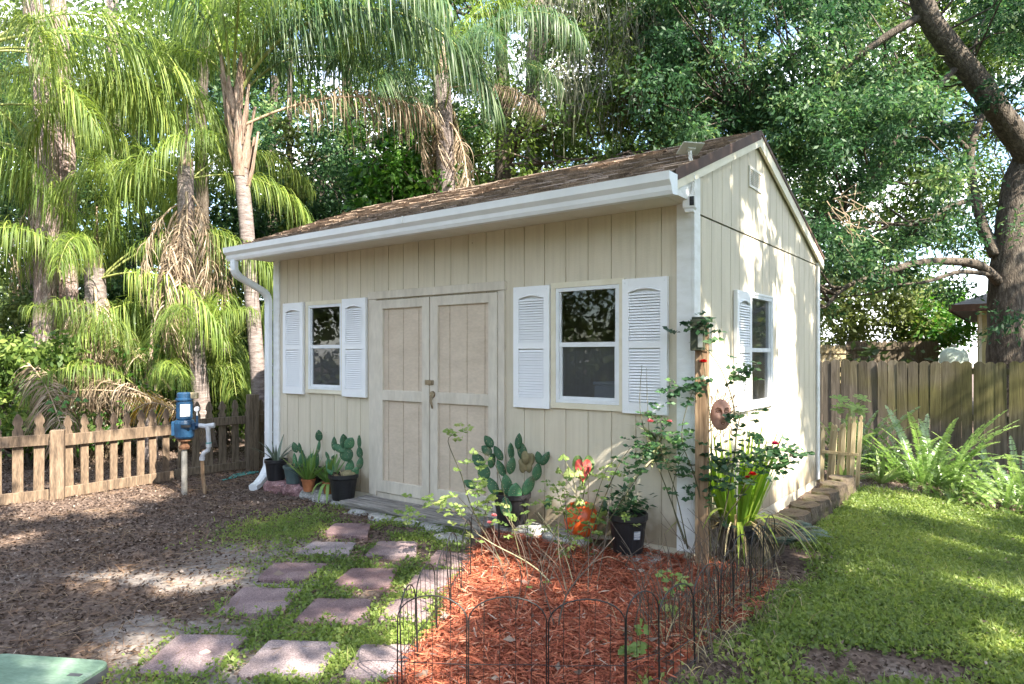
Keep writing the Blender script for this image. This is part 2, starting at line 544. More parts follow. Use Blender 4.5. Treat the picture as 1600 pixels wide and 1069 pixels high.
# ------------------------------------------------------------------ ground
PAVERS = [
 [(213,1059),(278,997),(390,1001),(328,1061)], [(367,1062),(421,1009),(535,1012),(497,1069)], [(535,1064),(565,1015),(655,1014),(648,1066)],
 [(335,966),(379,925),(473,927),(439,969)], [(457,980),(494,942),(580,942),(577,985)], [(590,978),(613,943),(678,943),(672,979)],
 [(401,910),(427,883),(514,885),(476,912)], [(515,921),(548,892),(622,895),(608,925)], [(632,925),(655,897),(722,897),(710,926)],
 [(460,869),(489,852),(557,854),(545,873)], [(570,872),(590,853),(652,854),(650,876)], [(663,888),(684,865),(745,866),(735,889)],
 [(507,838),(522,823),(580,824),(574,846)]]
PV = [[G(*p) for p in q] for q in PAVERS]
PVC = np.array([np.mean([[v.x, v.y] for v in q], 0) for q in PV])

def grass_d(x, y):
    """lawn density 0..1"""
    x = np.asarray(x, float); y = np.asarray(y, float)
    lx, ly = LOC(x, y)
    n1 = fbm(x, y, 21, 2.2)
    g = np.maximum(sm(0.58, 0.85, lx + (n1 - 0.5) * 0.5), sm(0.36, 0.48, lx + (n1 - 0.5) * 0.15) * sm(0.75, 1.1, ly))
    g = g * (1 - sm(7.35, 7.75, y + (n1 - 0.5) * 0.7 - np.clip(0.25 * (4.2 - x), 0, 1) * 0.0))
    bald = np.exp(-(((x - 1.75) / 0.55) ** 2 + ((y - 3.22) / 0.30) ** 2) * 1.1) * (0.35 + 1.1 * fbm(x, y, 23, 7.0))
    bald2 = 0.7 * np.exp(-(((x - 3.2) / 0.30) ** 2 + ((y - 4.0) / 0.12) ** 2))
    bald3 = 0.6 * np.exp(-(((x - 1.15) / 0.3) ** 2 + ((y - 3.0) / 0.3) ** 2))
    g = g * (1 - np.clip(bald * 1.5 * (0.6 + n1 * 0.8), 0, 1)) * (1 - bald2) * (1 - bald3)
    return np.clip(g, 0, 1)

def weed_d(x, y):
    """creeping green between the stepping stones"""
    x = np.asarray(x, float); y = np.asarray(y, float)
    n1 = fbm(x, y, 31, 2.0); n2 = fbm(x, y, 41, 5.0)
    reg = sm(-2.05, -1.2, x) * (1 - sm(-0.42, -0.28, x)) * sm(2.7, 3.0, y) * (1 - sm(6.2, 6.5, y + x * 0.55))
    w = sm(0.42, 0.62, n1 * 0.55 + n2 * 0.45 + 0.09 * sm(-1.6, -0.5, x) + 0.05 * sm(3.4, 5.2, y) - 0.05)
    tuft = np.exp(-(((x + 1.90) / 0.36) ** 2 + ((y - 5.75) / 0.42) ** 2))
    return np.clip(reg * w + 0.9 * tuft * sm(0.2, 0.6, n2 + tuft * 0.4), 0, 1) * np.where(in_bed(x, y), 0, 1)

def sand_d(x, y):
    x = np.asarray(x, float); y = np.asarray(y, float)
    n1 = fbm(x, y, 51, 1.6, 4)
    a = np.exp(-(((x + 1.75) / 0.75) ** 2 + ((y - 4.1) / 0.95) ** 2))
    b = np.exp(-(((x + 2.5) / 1.3) ** 2 + ((y - 4.45) / 0.22) ** 2))  # pale band where sunlight crosses the soil, put into the ground colour
    c = 0.8 * np.exp(-(((x + 1.9) / 0.5) ** 2 + ((y - 5.2) / 0.35) ** 2))
    d = 0.7 * np.exp(-(((x + 1.2) / 0.9) ** 2 + ((y - 3.2) / 0.7) ** 2))
    e = 0.6 * np.exp(-(((x - 1.75) / 0.6) ** 2 + ((y - 3.22) / 0.34) ** 2))
    return np.clip((a + b + c + d) * 0.95 * sm(0.34, 0.66, n1 + 0.08) + e * sm(0.36, 0.6, fbm(x, y, 57, 4.0)), 0, 1)

xs = np.concatenate([np.array([-90, -60, -40, -28, -20, -15, -12, -10, -8.5]), np.arange(-7.5, 9.0, 0.045), np.array([9.5, 10.5, 12, 15, 20, 28, 40, 60, 90])])
ys = np.concatenate([np.array([-60, -40, -25, -15, -9, -5, -2, 0, 1.2]), np.arange(2.0, 12.5, 0.045), np.array([13, 14, 16, 19, 24, 32, 45, 65, 95])])
gx, gy = np.meshgrid(xs, ys)
gz = tz(gx, gy) + (fbm(gx, gy, 61, 9.0) - 0.5) * 0.018 * ((gy > 1.5) & (gy < 12.5))
V = np.stack([gx, gy, gz], -1).reshape(-1, 3)
nx, ny = len(xs), len(ys)
ii = (np.arange(ny - 1)[:, None] * nx + np.arange(nx - 1)[None]).ravel()
F = np.stack([ii, ii + 1, ii + 1 + nx, ii + nx], 1)

def ground_material():
    m, n, b = new_mat('garden_soil')
    t = n.nodes.new("ShaderNodeTexCoord")
    def noise(s, d=6.0, r=0.65):
        q = node(n, "ShaderNodeTexNoise", Scale=s, Detail=d, Roughness=r); n.links.new(t.outputs['Object'], q.inputs['Vector']); return q
    n1, n2, n3 = noise(26.0), noise(2.0), noise(90.0, 3.0)
    litter = ramp(n, [(0.25, (0.045, 0.031, 0.025)), (0.45, (0.10, 0.07, 0.056)), (0.6, (0.17, 0.125, 0.10)), (0.78, (0.29, 0.225, 0.185))])
    n.links.new(n1.outputs['Fac'], litter.inputs[0])
    sand = ramp(n, [(0.25, (0.11, 0.09, 0.08)), (0.5, (0.22, 0.19, 0.17)), (0.75, (0.33, 0.29, 0.26))])
    n.links.new(n1.outputs['Fac'], sand.inputs[0])
    green = ramp(n, [(0.3, (0.030, 0.035, 0.014)), (0.55, (0.055, 0.075, 0.022)), (0.75, (0.09, 0.11, 0.04))])
    n.links.new(n1.outputs['Fac'], green.inputs[0])
    red = ramp(n, [(0.25, (0.07, 0.018, 0.010)), (0.5, (0.22, 0.055, 0.028)), (0.75, (0.36, 0.11, 0.055))])
    n.links.new(n1.outputs['Fac'], red.inputs[0])
    out = litter.outputs[0]
    for nm, rr in (('sand', sand), ('green', green), ('mulch', red)):
        a = n.nodes.new("ShaderNodeAttribute"); a.attribute_name = nm
        ad = n.nodes.new("ShaderNodeMath"); ad.operation = 'MULTIPLY_ADD'; ad.inputs[1].default_value = 0.7
        sb = n.nodes.new("ShaderNodeMath"); sb.operation = 'SUBTRACT'; sb.inputs[1].default_value = 0.35
        n.links.new(n3.outputs['Fac'], ad.inputs[0]); n.links.new(a.outputs['Fac'], ad.inputs[2])
        n.links.new(ad.outputs[0], sb.inputs[0])
        cl = ramp(n, [(0.3, (0, 0, 0)), (0.7, (1, 1, 1))])
        n.links.new(sb.outputs[0], cl.inputs[0])
        mx = n.nodes.new("ShaderNodeMixRGB")
        n.links.new(cl.outputs[0], mx.inputs[0]); n.links.new(out, mx.inputs[1]); n.links.new(rr.outputs[0], mx.inputs[2])
        out = mx.outputs[0]
    n.links.new(out, b.inputs['Base Color'])
    b.inputs['Roughness'].default_value = 0.95
    b.inputs['Specular IOR Level'].default_value = 0.15
    bp = node(n, "ShaderNodeBump", Strength=0.8, Distance=0.012)
    n.links.new(n1.outputs['Fac'], bp.inputs['Height'])
    n.links.new(bp.outputs[0], b.inputs['Normal'])
    return m

ground = mesh_np('ground', V, F, np.full(len(F), 0.5), ground_material(), smooth=True)
tag(ground, kind='structure')
for nm, val in (('sand', sand_d(gx, gy)), ('green', np.clip(grass_d(gx, gy) + 0.45 * weed_d(gx, gy), 0, 1)), ('mulch', in_bed(gx, gy) * 1.0)):
    a = ground.data.attributes.new(nm, 'FLOAT', 'POINT')
    a.data.foreach_set('value', np.ascontiguousarray(val, 'f').ravel())

# ------------------------------------------------------------------ shed
shed = thing('garden_shed', (C0[0], C0[1], 0), 'tan garden shed with white shutters, double doors and a brown shingle roof', 'shed', -TH)
W, D = 4.93, 3.59
RY, RZ = 1.38, 3.386          # ridge
EY, EZ = -0.43, 2.655         # front eave
BY, BZ = 3.66, 2.565          # rear eave
def roof_z(y):
    return EZ + (y - EY) * (RZ - EZ) / (RY - EY) if y < RY else RZ + (y - RY) * (BZ - RZ) / (BY - RY)

def siding(mb, s0, s1, grooves, zb, zt, openings, mp, gw=0.0042, gd=0.008):
    br = {s0, s1}
    for g in grooves:
        if s0 + 0.01 < g < s1 - 0.01: br |= {g - gw, g + gw}
    for o in openings: br |= {o[0], o[1]}
    if not callable(zt):
        k = zt; zt = lambda s: k
    else: br.add(RY)
    br = sorted(b_ for b_ in br if s0 <= b_ <= s1)
    prev = None
    for a, b_ in zip(br[:-1], br[1:]):
        c = (a + b_) / 2
        d = gd if any(abs(c - g) < gw for g in grooves) else 0.0
        segs = [(zb, None)]
        for o in openings:
            if o[0] <= c <= o[1]: segs = [(zb, o[2]), (o[3], None)]
        for z0, z1 in segs:
            za, zc = (z1, z1) if z1 is not None else (zt(a), zt(b_))
            if za <= z0 and zc <= z0: continue
            mb.add([mp(a, z0, d), mp(b_, z0, d), mp(b_, zc, d), mp(a, za, d)], [(0, 1, 2, 3)])
        if prev is not None and prev != d:
            inop = any(o[0] < a < o[1] for o in openings)
            zz = [(zb, None)] if not inop else [(zb, [o for o in openings if o[0] < a < o[1]][0][2]), ([o for o in openings if o[0] < a < o[1]][0][3], None)]
            for z0, z1 in zz:
                z1 = zt(a) if z1 is None else z1
                mb.add([mp(a, z0, prev), mp(a, z0, d), mp(a, z1, d), mp(a, z1, prev)], [(0, 1, 2, 3)])
        prev = d

WINL = (-4.305, -3.755, 1.11, 2.005)
WINR = (-1.128, -0.563, 1.095, 2.00)
WINS = (1.225, 1.83, 1.035, 1.985)
fg = [-(0.2294 + 0.2032 * k) for k in range(23)]
sg = [0.1678 + 0.2032 * k for k in range(17)]
mb = MB()
siding(mb, -W, 0.0, fg, 0.10, 2.56, [(-3.25, -1.68, 0.10, 2.01), WINL, WINR], lambda s, z, d: (s, d, z))
mb.build('front_wall', M['siding'], shed)
mb = MB()
siding(mb, 0.0, D, sg, 0.10, 2.468, [WINS], lambda s, z, d: (-d, s, z))
siding(mb, 0.0, D, sg, 2.478, lambda s: max(roof_z(s) - 0.06, 2.478), [], lambda s, z, d: (0.006 - d, s, z))
mb.add([(0.006, 0, 2.478), (0.006, D, 2.478), (-0.02, D, 2.478), (-0.02, 0, 2.478)], [(0, 1, 2, 3)])
mb.build('side_wall', M['siding'], shed)
mb = MB()
mb.box(-W, -W + 0.02, 0.02, D, 0.10, 2.50)
mb.box(-W + 0.02, -0.02, D - 0.02, D, 0.10, 2.50)
mb.add([(-W, 0.0, 2.50), (-W, D, 2.50), (-W, RY, RZ - 0.06)], [(0, 2, 1)])
mb.build('rear_wall', M['siding'], shed)
mb = MB(); mb.box(-W + 0.03, -0.03, 0.03, D - 0.03, 0.05, 0.09); mb.build('floor', M['dark'], shed)
# skirt under the siding
mb = MB(); mb.box(-W + 0.01, -0.01, 0.012, 0.05, -0.12, 0.105); mb.box(-0.05, -0.012, 0.05, D - 0.01, -0.35, 0.105)
mb.build('base_skirt', M['cream'], shed)
mb = MB(); mb.box(-3.30, -1.66, -0.012, 0.008, -0.02, 0.135, c=0.003); mb.build('door_sill', M['doortrim'], shed)

# corner boards
for a in [(-0.105, 0.006, -0.022, -0.001, 0.09, 2.535), (-W - 0.004, -W + 0.10, -0.022, -0.001, 0.09, 2.535), (0.0075, 0.026, -0.022, 0.085, 0.09, roof_z(0.0) - 0.11), (0.0075, 0.024, D - 0.085, D + 0.004, 0.09, 2.50)]:
    mb = MB(); mb.box(*a, c=0.003); mb.build('corner_board', M['cornerw'], shed)

# soffit with panel lines
mb = MB()
xx = np.arange(-4.99, 0.02, 0.41)
for x in xx: mb.box(x + 0.002, min(x + 0.407, 0.02), EY + 0.03, -0.002, 2.532, 2.540)
mb.box(-4.99, 0.02, EY + 0.03, 0.0, 2.541, 2.547)
mb.build('soffit', M['soffit'], shed)
mb = MB(); mb.box(-5.0, 0.03, EY + 0.005, EY + 0.028, 2.52, roof_z(EY) - 0.016); mb.build('fascia', M['soffit'], shed)
mb = MB()
mb.add([(0.022, EY + 0.03, 2.530), (0.022, -0.024, 2.530), (0.022, -0.024, roof_z(-0.024) - 0.13), (0.022, EY + 0.03, roof_z(EY) - 0.115)], [(0, 1, 2, 3)])
mb.build('soffit_return', M['cornerw'], shed); mb = MB()
mb.add([(-4.992, EY + 0.03, 2.530), (-4.992, 0.0, 2.530), (-4.992, 0.0, roof_z(0) - 0.06), (-4.992, EY + 0.03, roof_z(EY) - 0.05)], [(3, 2, 1, 0)])
mb.build('soffit_return', M['cornerw'], shed)

# roof deck and shingle courses
XL, XR = -5.02, 0.05
roof = MB()
def slope_pt(y0, z0, y1, z1, s, off):
    L = math.hypot(y1 - y0, z1 - z0); ty, tz_ = (y1 - y0) / L, (z1 - z0) / L
    return (y0 + ty * s - tz_ * off * (1 if y1 > y0 else -1), z0 + tz_ * s + abs(ty) * off)
def courses(y0, z0, y1, z1, flip):
    L = math.hypot(y1 - y0, z1 - z0); n = int(L / 0.125); e = L / n
    for k in range(n):
        x = XL - random.uniform(0, 0.15)
        while x < XR:
            w = random.choice([0.1, 0.14, 0.17, 0.2, 0.25]); xa, xb = max(x, XL), min(x + w - 0.004, XR)
            if xb - xa > 0.01:
                lift = random.uniform(0, 0.006); th = random.choice([0.008, 0.014, 0.016]); drop = random.uniform(-0.012, 0.006)
                a = slope_pt(y0, z0, y1, z1, k * e + drop, 0.002 + lift); a2 = slope_pt(y0, z0, y1, z1, k * e + drop, 0.002 + lift + th)
                b_ = slope_pt(y0, z0, y1, z1, k * e + e * 1.02, 0.0); b2 = slope_pt(y0, z0, y1, z1, min(k * e + e * 1.05, L), 0.004)
                vs = [(xa, *a), (xb, *a), (xb, *a2), (xa, *a2), (xa, *b2), (xb, *b2)]
                roof.ct = float(np.clip(random.gauss(0.5, 0.28), 0, 1))
                roof.add(vs, [(0, 1, 2, 3) if not flip else (3, 2, 1, 0), (3, 2, 5, 4) if not flip else (4, 5, 2, 3), (0, 3, 4) if not flip else (4, 3, 0), (1, 5, 2) if not flip else (2, 5, 1)])
            x += w
courses(EY - 0.03, EZ - 0.012, RY, RZ, False)
courses(BY + 0.02, BZ - 0.007, RY, RZ, True)
roof.ct = 0.35
for x in np.arange(XL, XR - 0.19, 0.2):
    roof.ct = random.uniform(0.1, 0.7)
    z_ = RZ + 0.012 + random.uniform(0, 0.006)
    roof.add([(x, RY - 0.12, z_ - 0.05), (x + 0.21, RY - 0.12, z_ - 0.056), (x + 0.21, RY, z_ - 0.004), (x, RY, z_ + 0.002), (x + 0.21, RY + 0.12, z_ - 0.054), (x, RY + 0.12, z_ - 0.048)], [(0, 1, 2, 3), (3, 2, 4, 5)])
ro = roof.build('roof', M['shingle'], shed)
mb = MB()
for (ya, za, yb, zb_) in ((EY, EZ, RY, RZ), (RY, RZ, BY, BZ)):
    mb.add([(XL, ya, za - 0.002), (XR, ya, za - 0.002), (XR, yb, zb_ - 0.002), (XL, yb, zb_ - 0.002), (XL, ya, za - 0.016), (XR, ya, za - 0.016), (XR, yb, zb_ - 0.016), (XL, yb, zb_ - 0.016)],
           [(0, 1, 2, 3), (7, 6, 5, 4), (0, 4, 5, 1), (1, 5, 6, 2), (2, 6, 7, 3), (3, 7, 4, 0)])
mb.build('roof_deck', M['dark'], ro)

def rake(name, mat, x0, x1, t0, t1, t1b=None):
    mb = MB()
    for (ya, yb) in ((EY + 0.02, RY), (RY, BY)):
        if ya == RY and t1b: t1 = t1b
        za, zb_ = roof_z(ya), roof_z(yb)
        mb.add([(x0, ya, za - t0), (x1, ya, za - t0), (x1, yb, zb_ - t0), (x0, yb, zb_ - t0), (x0, ya, za - t1), (x1, ya, za - t1), (x1, yb, zb_ - t1), (x0, yb, zb_ - t1)],
               [(0, 1, 2, 3), (7, 6, 5, 4), (0, 4, 5, 1), (1, 5, 6, 2), (2, 6, 7, 3), (3, 7, 4, 0)])
    return mb.build(name, mat, shed)
rake('drip_edge', M['brown'], 0.052, 0.058, -0.010, 0.068, 0.026)
rake('rake_board', M['cream'], 0.0275, 0.050, 0.02, 0.128)
rake('rake_board', M['cream'], -5.018, -4.994, 0.02, 0.11)

# gutter and downspout
prof = [(-0.432, 2.628), (-0.432, 2.495), (-0.505, 2.490), (-0.520, 2.515), (-0.526, 2.545), (-0.555, 2.575), (-0.560, 2.615), (-0.562, 2.628), (-0.548, 2.632), (-0.548, 2.624), (-0.552, 2.612), (-0.545, 2.580), (-0.515, 2.550), (-0.505, 2.505), (-0.440, 2.508), (-0.440, 2.628)]
mb = MB()
x0, x1 = -5.05, 0.075
vs = [(x0, y, z) for y, z in prof] + [(x1, y, z) for y, z in prof]
n = len(prof)
mb.add(vs, [(k, (k + 1) % n, (k + 1) % n + n, k + n) for k in range(n)])
capp = [p for p in prof[:8]]
for x in (x0, x1):
    mb.add([(x, y, z) for y, z in capp] + [(x + 0.004 * (1 if x > -1 else -1), y, z) for y, z in capp], [tuple(range(8)), tuple(range(15, 7, -1))] + [(k, k + 1, k + 9, k + 8) for k in range(7)])
mb.box(-2.305, -2.30, -0.566, -0.556, 2.575, 2.634)
gut = mb.build('gutter', M['gutter'], shed)

def rect_sweep(mb, pts, w, d, side=(1, 0, 0)):
    pts = [Vector(p) for p in pts]; side = Vector(side); m = len(pts); vs = []; fs = []
    for i, p in enumerate(pts):
        t = (pts[min(i + 1, m - 1)] - pts[max(i - 1, 0)]).normalized()
        s_ = (side - t * side.dot(t)).normalized(); nn = t.cross(s_)
        for a, b_ in ((-1, -.6), (-.6, -1), (.6, -1), (1, -.6), (1, .6), (.6, 1), (-.6, 1), (-1, .6)): vs.append(p + s_ * a * w / 2 + nn * b_ * d / 2)
    for i in range(m - 1):
        for k in range(8):
            a = i * 8 + k; b_ = i * 8 + (k + 1) % 8
            fs.append((a, b_, b_ + 8, a + 8))
    fs.append(tuple(range(7, -1, -1))); fs.append(tuple(range((m - 1) * 8, m * 8)))
    mb.add(vs, fs)
mb = MB()
def arc(c, a, b_, k):  # smooth corner through c from a to b
    return [Vector(a) * (1 - t) ** 2 + Vector(c) * 2 * t * (1 - t) + Vector(b_) * t * t for t in np.linspace(0, 1, k)]
px_, py_ = -4.965, -0.062
pts = [Vector((-4.955, -0.485, 2.50))] + arc((-4.955, -0.485, 2.35), (-4.955, -0.485, 2.42), (-4.957, -0.41, 2.315), 7) + arc((px_, py_, 2.16), (px_, -0.15, 2.20), (px_, py_, 2.05), 7) + [Vector((px_, py_, 1.2)), Vector((px_, py_, 0.32))]
rect_sweep(mb, pts, 0.082, 0.066)
dsp = mb.build('downspout', M['gutter'], shed)
mb = MB()
for pp in (pts[2:7], pts[9:14]):
    for a, b_ in zip(pp[:-1], pp[1:]):
        t = (b_ - a).normalized()
        for q in (0.25, 0.75):
            c = a.lerp(b_, q); rect_sweep(mb, [c - t * 0.003, c + t * 0.003], 0.088, 0.072)
for z in (1.98, 1.35, 0.6): rect_sweep(mb, [(px_, py_, z), (px_, py_, z + 0.012)], 0.088, 0.072)
mb.build('elbow_rib', M['gutter'], dsp)
mb = MB()
rect_sweep(mb, [(px_, py_, 0.32), (px_ + 0.005, py_ - 0.01, 0.22), (px_ + 0.03, py_ - 0.08, 0.12), (px_ + 0.09, py_ - 0.2, 0.05), (px_ + 0.12, py_ - 0.27, 0.035)], 0.10, 0.075, (0.8, 0.3, 0))
mb.build('outlet_elbow', M['gutter'], dsp)

# doors
def door(xa, xb, hinge_right):
    mb = MB(); y0 = -0.030; y1 = -0.002; st = 0.092
    zb, zt = 0.142, 2.005
    mb.cm = 0
    mb.box(xa, xa + st, y0, y1, zb, zt, c=0.003); mb.box(xb - st, xb, y0, y1, zb, zt, c=0.003)
    for za, zc in ((zb, zb + 0.115), (1.035, 1.135), (zt - 0.085, zt)): mb.box(xa + st + 0.001, xb - st - 0.001, y0, y1, za, zc, c=0.003)
    mb.cm = 1
    w = xb - xa - 2 * st
    off = 0.06 if not hinge_right else 0.13
    siding(mb, xa + st, xb - st, [xa + st + off + 0.2032 * k for k in range(4)], zb + 0.10, zt - 0.08, [], lambda s, z, d: (s, -0.006 + d, z), 0.004, 0.007)
    o = mb.build('door', [M['doortrim'], M['doorpanel']], shed)
    return o
dl = door(-3.215, -2.502, False)
dr = door(-2.490, -1.715, True)
mb = MB(); mb.box(-2.545, -2.445, -0.043, -0.0305, 1.20, 1.245, c=0.003); mb.box(-2.475, -2.455, -0.055, -0.043, 1.205, 1.24, c=0.003); mb.build('hasp', M['brass'], dl)
mb = MB(); mb.lathe([(0.0, 0.02), (0.028, 0.018), (0.032, 0.0)], 16, Matrix.Translation((-2.455, -0.031, 1.115)) @ Matrix.Rotation(R(90), 4, 'X'))
mb.tube([(-2.455, -0.05, 1.11), (-2.457, -0.055, 1.05), (-2.452, -0.045, 1.0), (-2.45, -0.045, 0.985)], [0.012, 0.010, 0.009, 0.006], 8); mb.build('door_handle', M['brass'], dr)
mb = MB(); hz = [z for z in np.arange(0.2, 1.98, 0.03)]
for z in hz: mb.tube([(-1.7125, -0.031, z), (-1.7125, -0.031, z + 0.022)], 0.006, 6)
mb.build('hinge', M['doortrim'], dr)
mb = MB()
mb.box(-3.325, -3.222, -0.024, -0.001, 0.10, 2.018, c=0.003)
mb.box(-1.709, -1.640, -0.024, -0.001, 0.10, 2.018, c=0.003)
mb.box(-3.335, -1.632, -0.030, -0.001, 2.020, 2.095, c=0.003)
mb.build('door_frame', M['doortrim'], shed)
mb = MB(); mb.box(-3.24, -1.69, 0.006, 0.02, 0.1, 2.02); mb.build('door_backing', M['dark'], shed)

# windows
def window(w, mp, gu, gl, cas, deep=0.0):
    """mp maps (s, out, z) to shed space; out is distance in front of the wall"""
    s0, s1, z0, z1 = w
    def bx(mb, a, b_, o0, o1, c, d):
        q = [mp(a, o0, c), mp(b_, o0, c), mp(b_, o1, c), mp(a, o1, c), mp(a, o0, d), mp(b_, o0, d), mp(b_, o1, d), mp(a, o1, d)]
        mb.add(q, [(3, 2, 1, 0), (4, 5, 6, 7), (0, 1, 5, 4), (1, 2, 6, 5), (2, 3, 7, 6), (3, 0, 4, 7)])
    fw = 0.028
    mb = MB()
    bx(mb, s0, s0 + fw, -0.03, 0.016, z0, z1); bx(mb, s1 - fw, s1, -0.03, 0.016, z0, z1)
    bx(mb, s0 + fw, s1 - fw, -0.03, 0.016, z1 - fw, z1); bx(mb, s0 + fw, s1 - fw, -0.03, 0.016, z0, z0 + fw)
    fr = mb.build('window', M['alum'], shed)
    zm = (z0 + z1) / 2 + 0.005
    mb = MB()
    t = 0.020
    a, b_ = s0 + fw, s1 - fw
    bx(mb, a, b_, -0.022, 0.008, zm - 0.018, zm + 0.018)
    bx(mb, a, a + t, -0.022, -0.002, z0 + fw, zm - 0.018); bx(mb, b_ - t, b_, -0.022, -0.002, z0 + fw, zm - 0.018)
    bx(mb, a + t, b_ - t, -0.022, -0.002, z0 + fw, z0 + fw + 0.022)
    bx(mb, a, a + 0.012, -0.018, 0.002, zm + 0.018, z1 - fw); bx(mb, b_ - 0.012, b_, -0.018, 0.002, zm + 0.018, z1 - fw)
    mb.build('sash', M['alum'], fr)
    for (c, d, o, g) in ((zm + 0.018, z1 - fw, -0.010, gu), (z0 + fw, zm - 0.018, -0.014, gl)):
        mb = MB(); mb.add([mp(a, o, c), mp(b_, o, c), mp(b_, o, d), mp(a, o, d)], [(0, 1, 2, 3)]); mb.build('pane', g, fr)
    mb = MB(); k = cas
    bx(mb, s0 - k, s0 - 0.001, -0.002, 0.019, z0 - 0.001, z1 + 0.001); bx(mb, s1 + 0.001, s1 + k, -0.002, 0.019, z0 - 0.001, z1 + 0.001)
    bx(mb, s0 - k, s1 + k, -0.002, 0.021, z1 + 0.0015, z1 + k); bx(mb, s0 - k, s1 + k, -0.002, 0.023, z0 - k, z0 - 0.0015)
    mb.build('window_casing', M['cream'] if cas > 0.03 else M['white'], fr)
    return fr
fm = lambda s, o, z: (s, -o, z)
window(WINL, fm, M['glass_u'], M['glass_l'], 0.042)
window(WINR, fm, M['glass_u'], M['glass_l'], 0.045)
sw = window(WINS, lambda s, o, z: (o, s, z), M['glass_s'], M['glass_s'], 0.02)

def shutter(w, h):
    mb = MB(); st = 0.052
    y0, y1 = -0.036, -0.006
    yb = -0.010
    mb.box(0, w, yb, -0.004, 0, h)
    mb.box(0, st, y0, yb - 0.0005, 0, h, c=0.002); mb.box(w - st, w, y0, yb - 0.0005, 0, h, c=0.002)
    zmid = h * 0.485
    bands = [(0, 0.085), (zmid, zmid + 0.055), (h - 0.055, h)]
    for a, b_ in bands: mb.box(st + 0.0005, w - st - 0.0005, y0 + 0.0005, yb - 0.0005, a, b_, c=0.002)
    # arch over the upper louvres
    arcp = [(st + (w - 2 * st) * t, y0 - 0.002, h - 0.100 + 0.026 * math.sin(math.pi * t)) for t in np.linspace(0, 1, 11)]
    mb.tube(arcp, 0.005, 6)
    prev = None
    poly = [(p[0], p[2]) for p in arcp]
    vs = [(p[0], y0, p[1]) for p in poly] + [(p[0], y0, h - 0.054) for p in poly]
    mb.add(vs, [(k, k + 1, k + 12, k + 11) for k in range(10)])
    for a, b_ in ((0.090, zmid - 0.004), (zmid + 0.060, h - 0.100)):
        nl = int((b_ - a) / 0.0205)
        for k in range(nl):
            z = a + (b_ - a) * k / nl; dz = (b_ - a) / nl
            mb.add([(st, y0 + 0.001, z), (w - st, y0 + 0.001, z), (w - st, y0 + 0.010, z + dz * 0.74), (st, y0 + 0.010, z + dz * 0.74), (st, yb, z), (w - st, yb, z)], [(0, 1, 2, 3), (4, 5, 1, 0)])
    return mb
def put_shutter(x, z, w, h, rz=0.0, y=0.0):
    o = shutter(w, h).build('shutter', M['shutter'], shed); o.location = (x, y, z); o.rotation_euler = (0, 0, rz)
    mb = MB()
    for px in (0.02, w - 0.02):
        for pz in (0.03, h - 0.03): mb.ell((px, -0.037, pz), (0.005, 0.003, 0.005), None, 8, 5)
    mb.build('screw', M['alum'], o)
put_shutter(-4.735, 1.050, 0.357, 0.995)
put_shutter(-3.727, 1.050, 0.359, 0.995)
put_shutter(-1.536, 1.040, 0.355, 0.992)
put_shutter(-0.527, 1.040, 0.355, 0.992)
put_shutter(0.002, 1.015, 0.359, 0.975, R(90), 0.83)

# gable vent
mb = MB(); a, b_, z0, z1 = 1.19, 1.535, 2.885, 3.06
mb.box(0.0065, 0.018, a, a + 0.02, z0, z1); mb.box(0.0065, 0.018, b_ - 0.02, b_, z0, z1)
mb.box(0.0065, 0.018, a + 0.02, b_ - 0.02, z0, z0 + 0.02); mb.box(0.0065, 0.018, a + 0.02, b_ - 0.02, z1 - 0.02, z1)
mb.box(0.0065, 0.017, a + 0.115, a + 0.125, z0 + 0.02, z1 - 0.02); mb.box(0.0065, 0.017, a + 0.222, a + 0.232, z0 + 0.02, z1 - 0.02)
for k in range(9):
    z = z0 + 0.02 + k * 0.0148
    mb.add([(0.016, a + 0.02, z), (0.016, b_ - 0.02, z), (0.008, b_ - 0.02, z + 0.013), (0.008, a + 0.02, z + 0.013)], [(0, 1, 2, 3)])
mb.build('gable_vent', M['soffit'], shed)

# ------------------------------------------------------------------ object materials
M['paver'] = pmat('red_concrete_paver', [(0.25, (0.115, 0.075, 0.078)), (0.5, (0.205, 0.142, 0.142)), (0.75, (0.30, 0.225, 0.215))], 5, 0.85, 0.5, 120, fine=(150, 0.4), objr=0.2)
M['greystone'] = pmat('grey_stone', [(0.3, (0.20, 0.19, 0.175)), (0.5, (0.34, 0.33, 0.31)), (0.7, (0.48, 0.47, 0.45))], 9, 0.9, 0.9, 40, dist=0.012, fine=(60, 0.25))
M['redblock'] = pmat('split_red_block', [(0.3, (0.13, 0.07, 0.075)), (0.5, (0.24, 0.13, 0.13)), (0.72, (0.38, 0.26, 0.26))], 14, 0.9, 0.9, 50, dist=0.012, fine=(80, 0.3))
M['mossblock'] = pmat('mossy_border_block', [(0.3, (0.035, 0.028, 0.02)), (0.5, (0.10, 0.075, 0.052)), (0.62, (0.075, 0.068, 0.03)), (0.8, (0.17, 0.125, 0.095))], 7, 0.9, 0.8, 40, dist=0.01, fine=(60, 0.25))
M['oldwood'] = pmat('weathered_grey_wood', [(0.3, (0.09, 0.08, 0.07)), (0.5, (0.23, 0.21, 0.19)), (0.68, (0.36, 0.34, 0.31))], 6, 0.85, 0.8, 30, (0.6, 6, 6), dist=0.006, fine=(40, 0.2))
M['picket'] = pmat('cedar_picket', [(0.28, (0.055, 0.040, 0.029)), (0.5, (0.155, 0.108, 0.072)), (0.72, (0.26, 0.19, 0.132))], 2.6, 0.85, 0.6, 30, (7, 7, 0.9), fine=(20, 0.25))
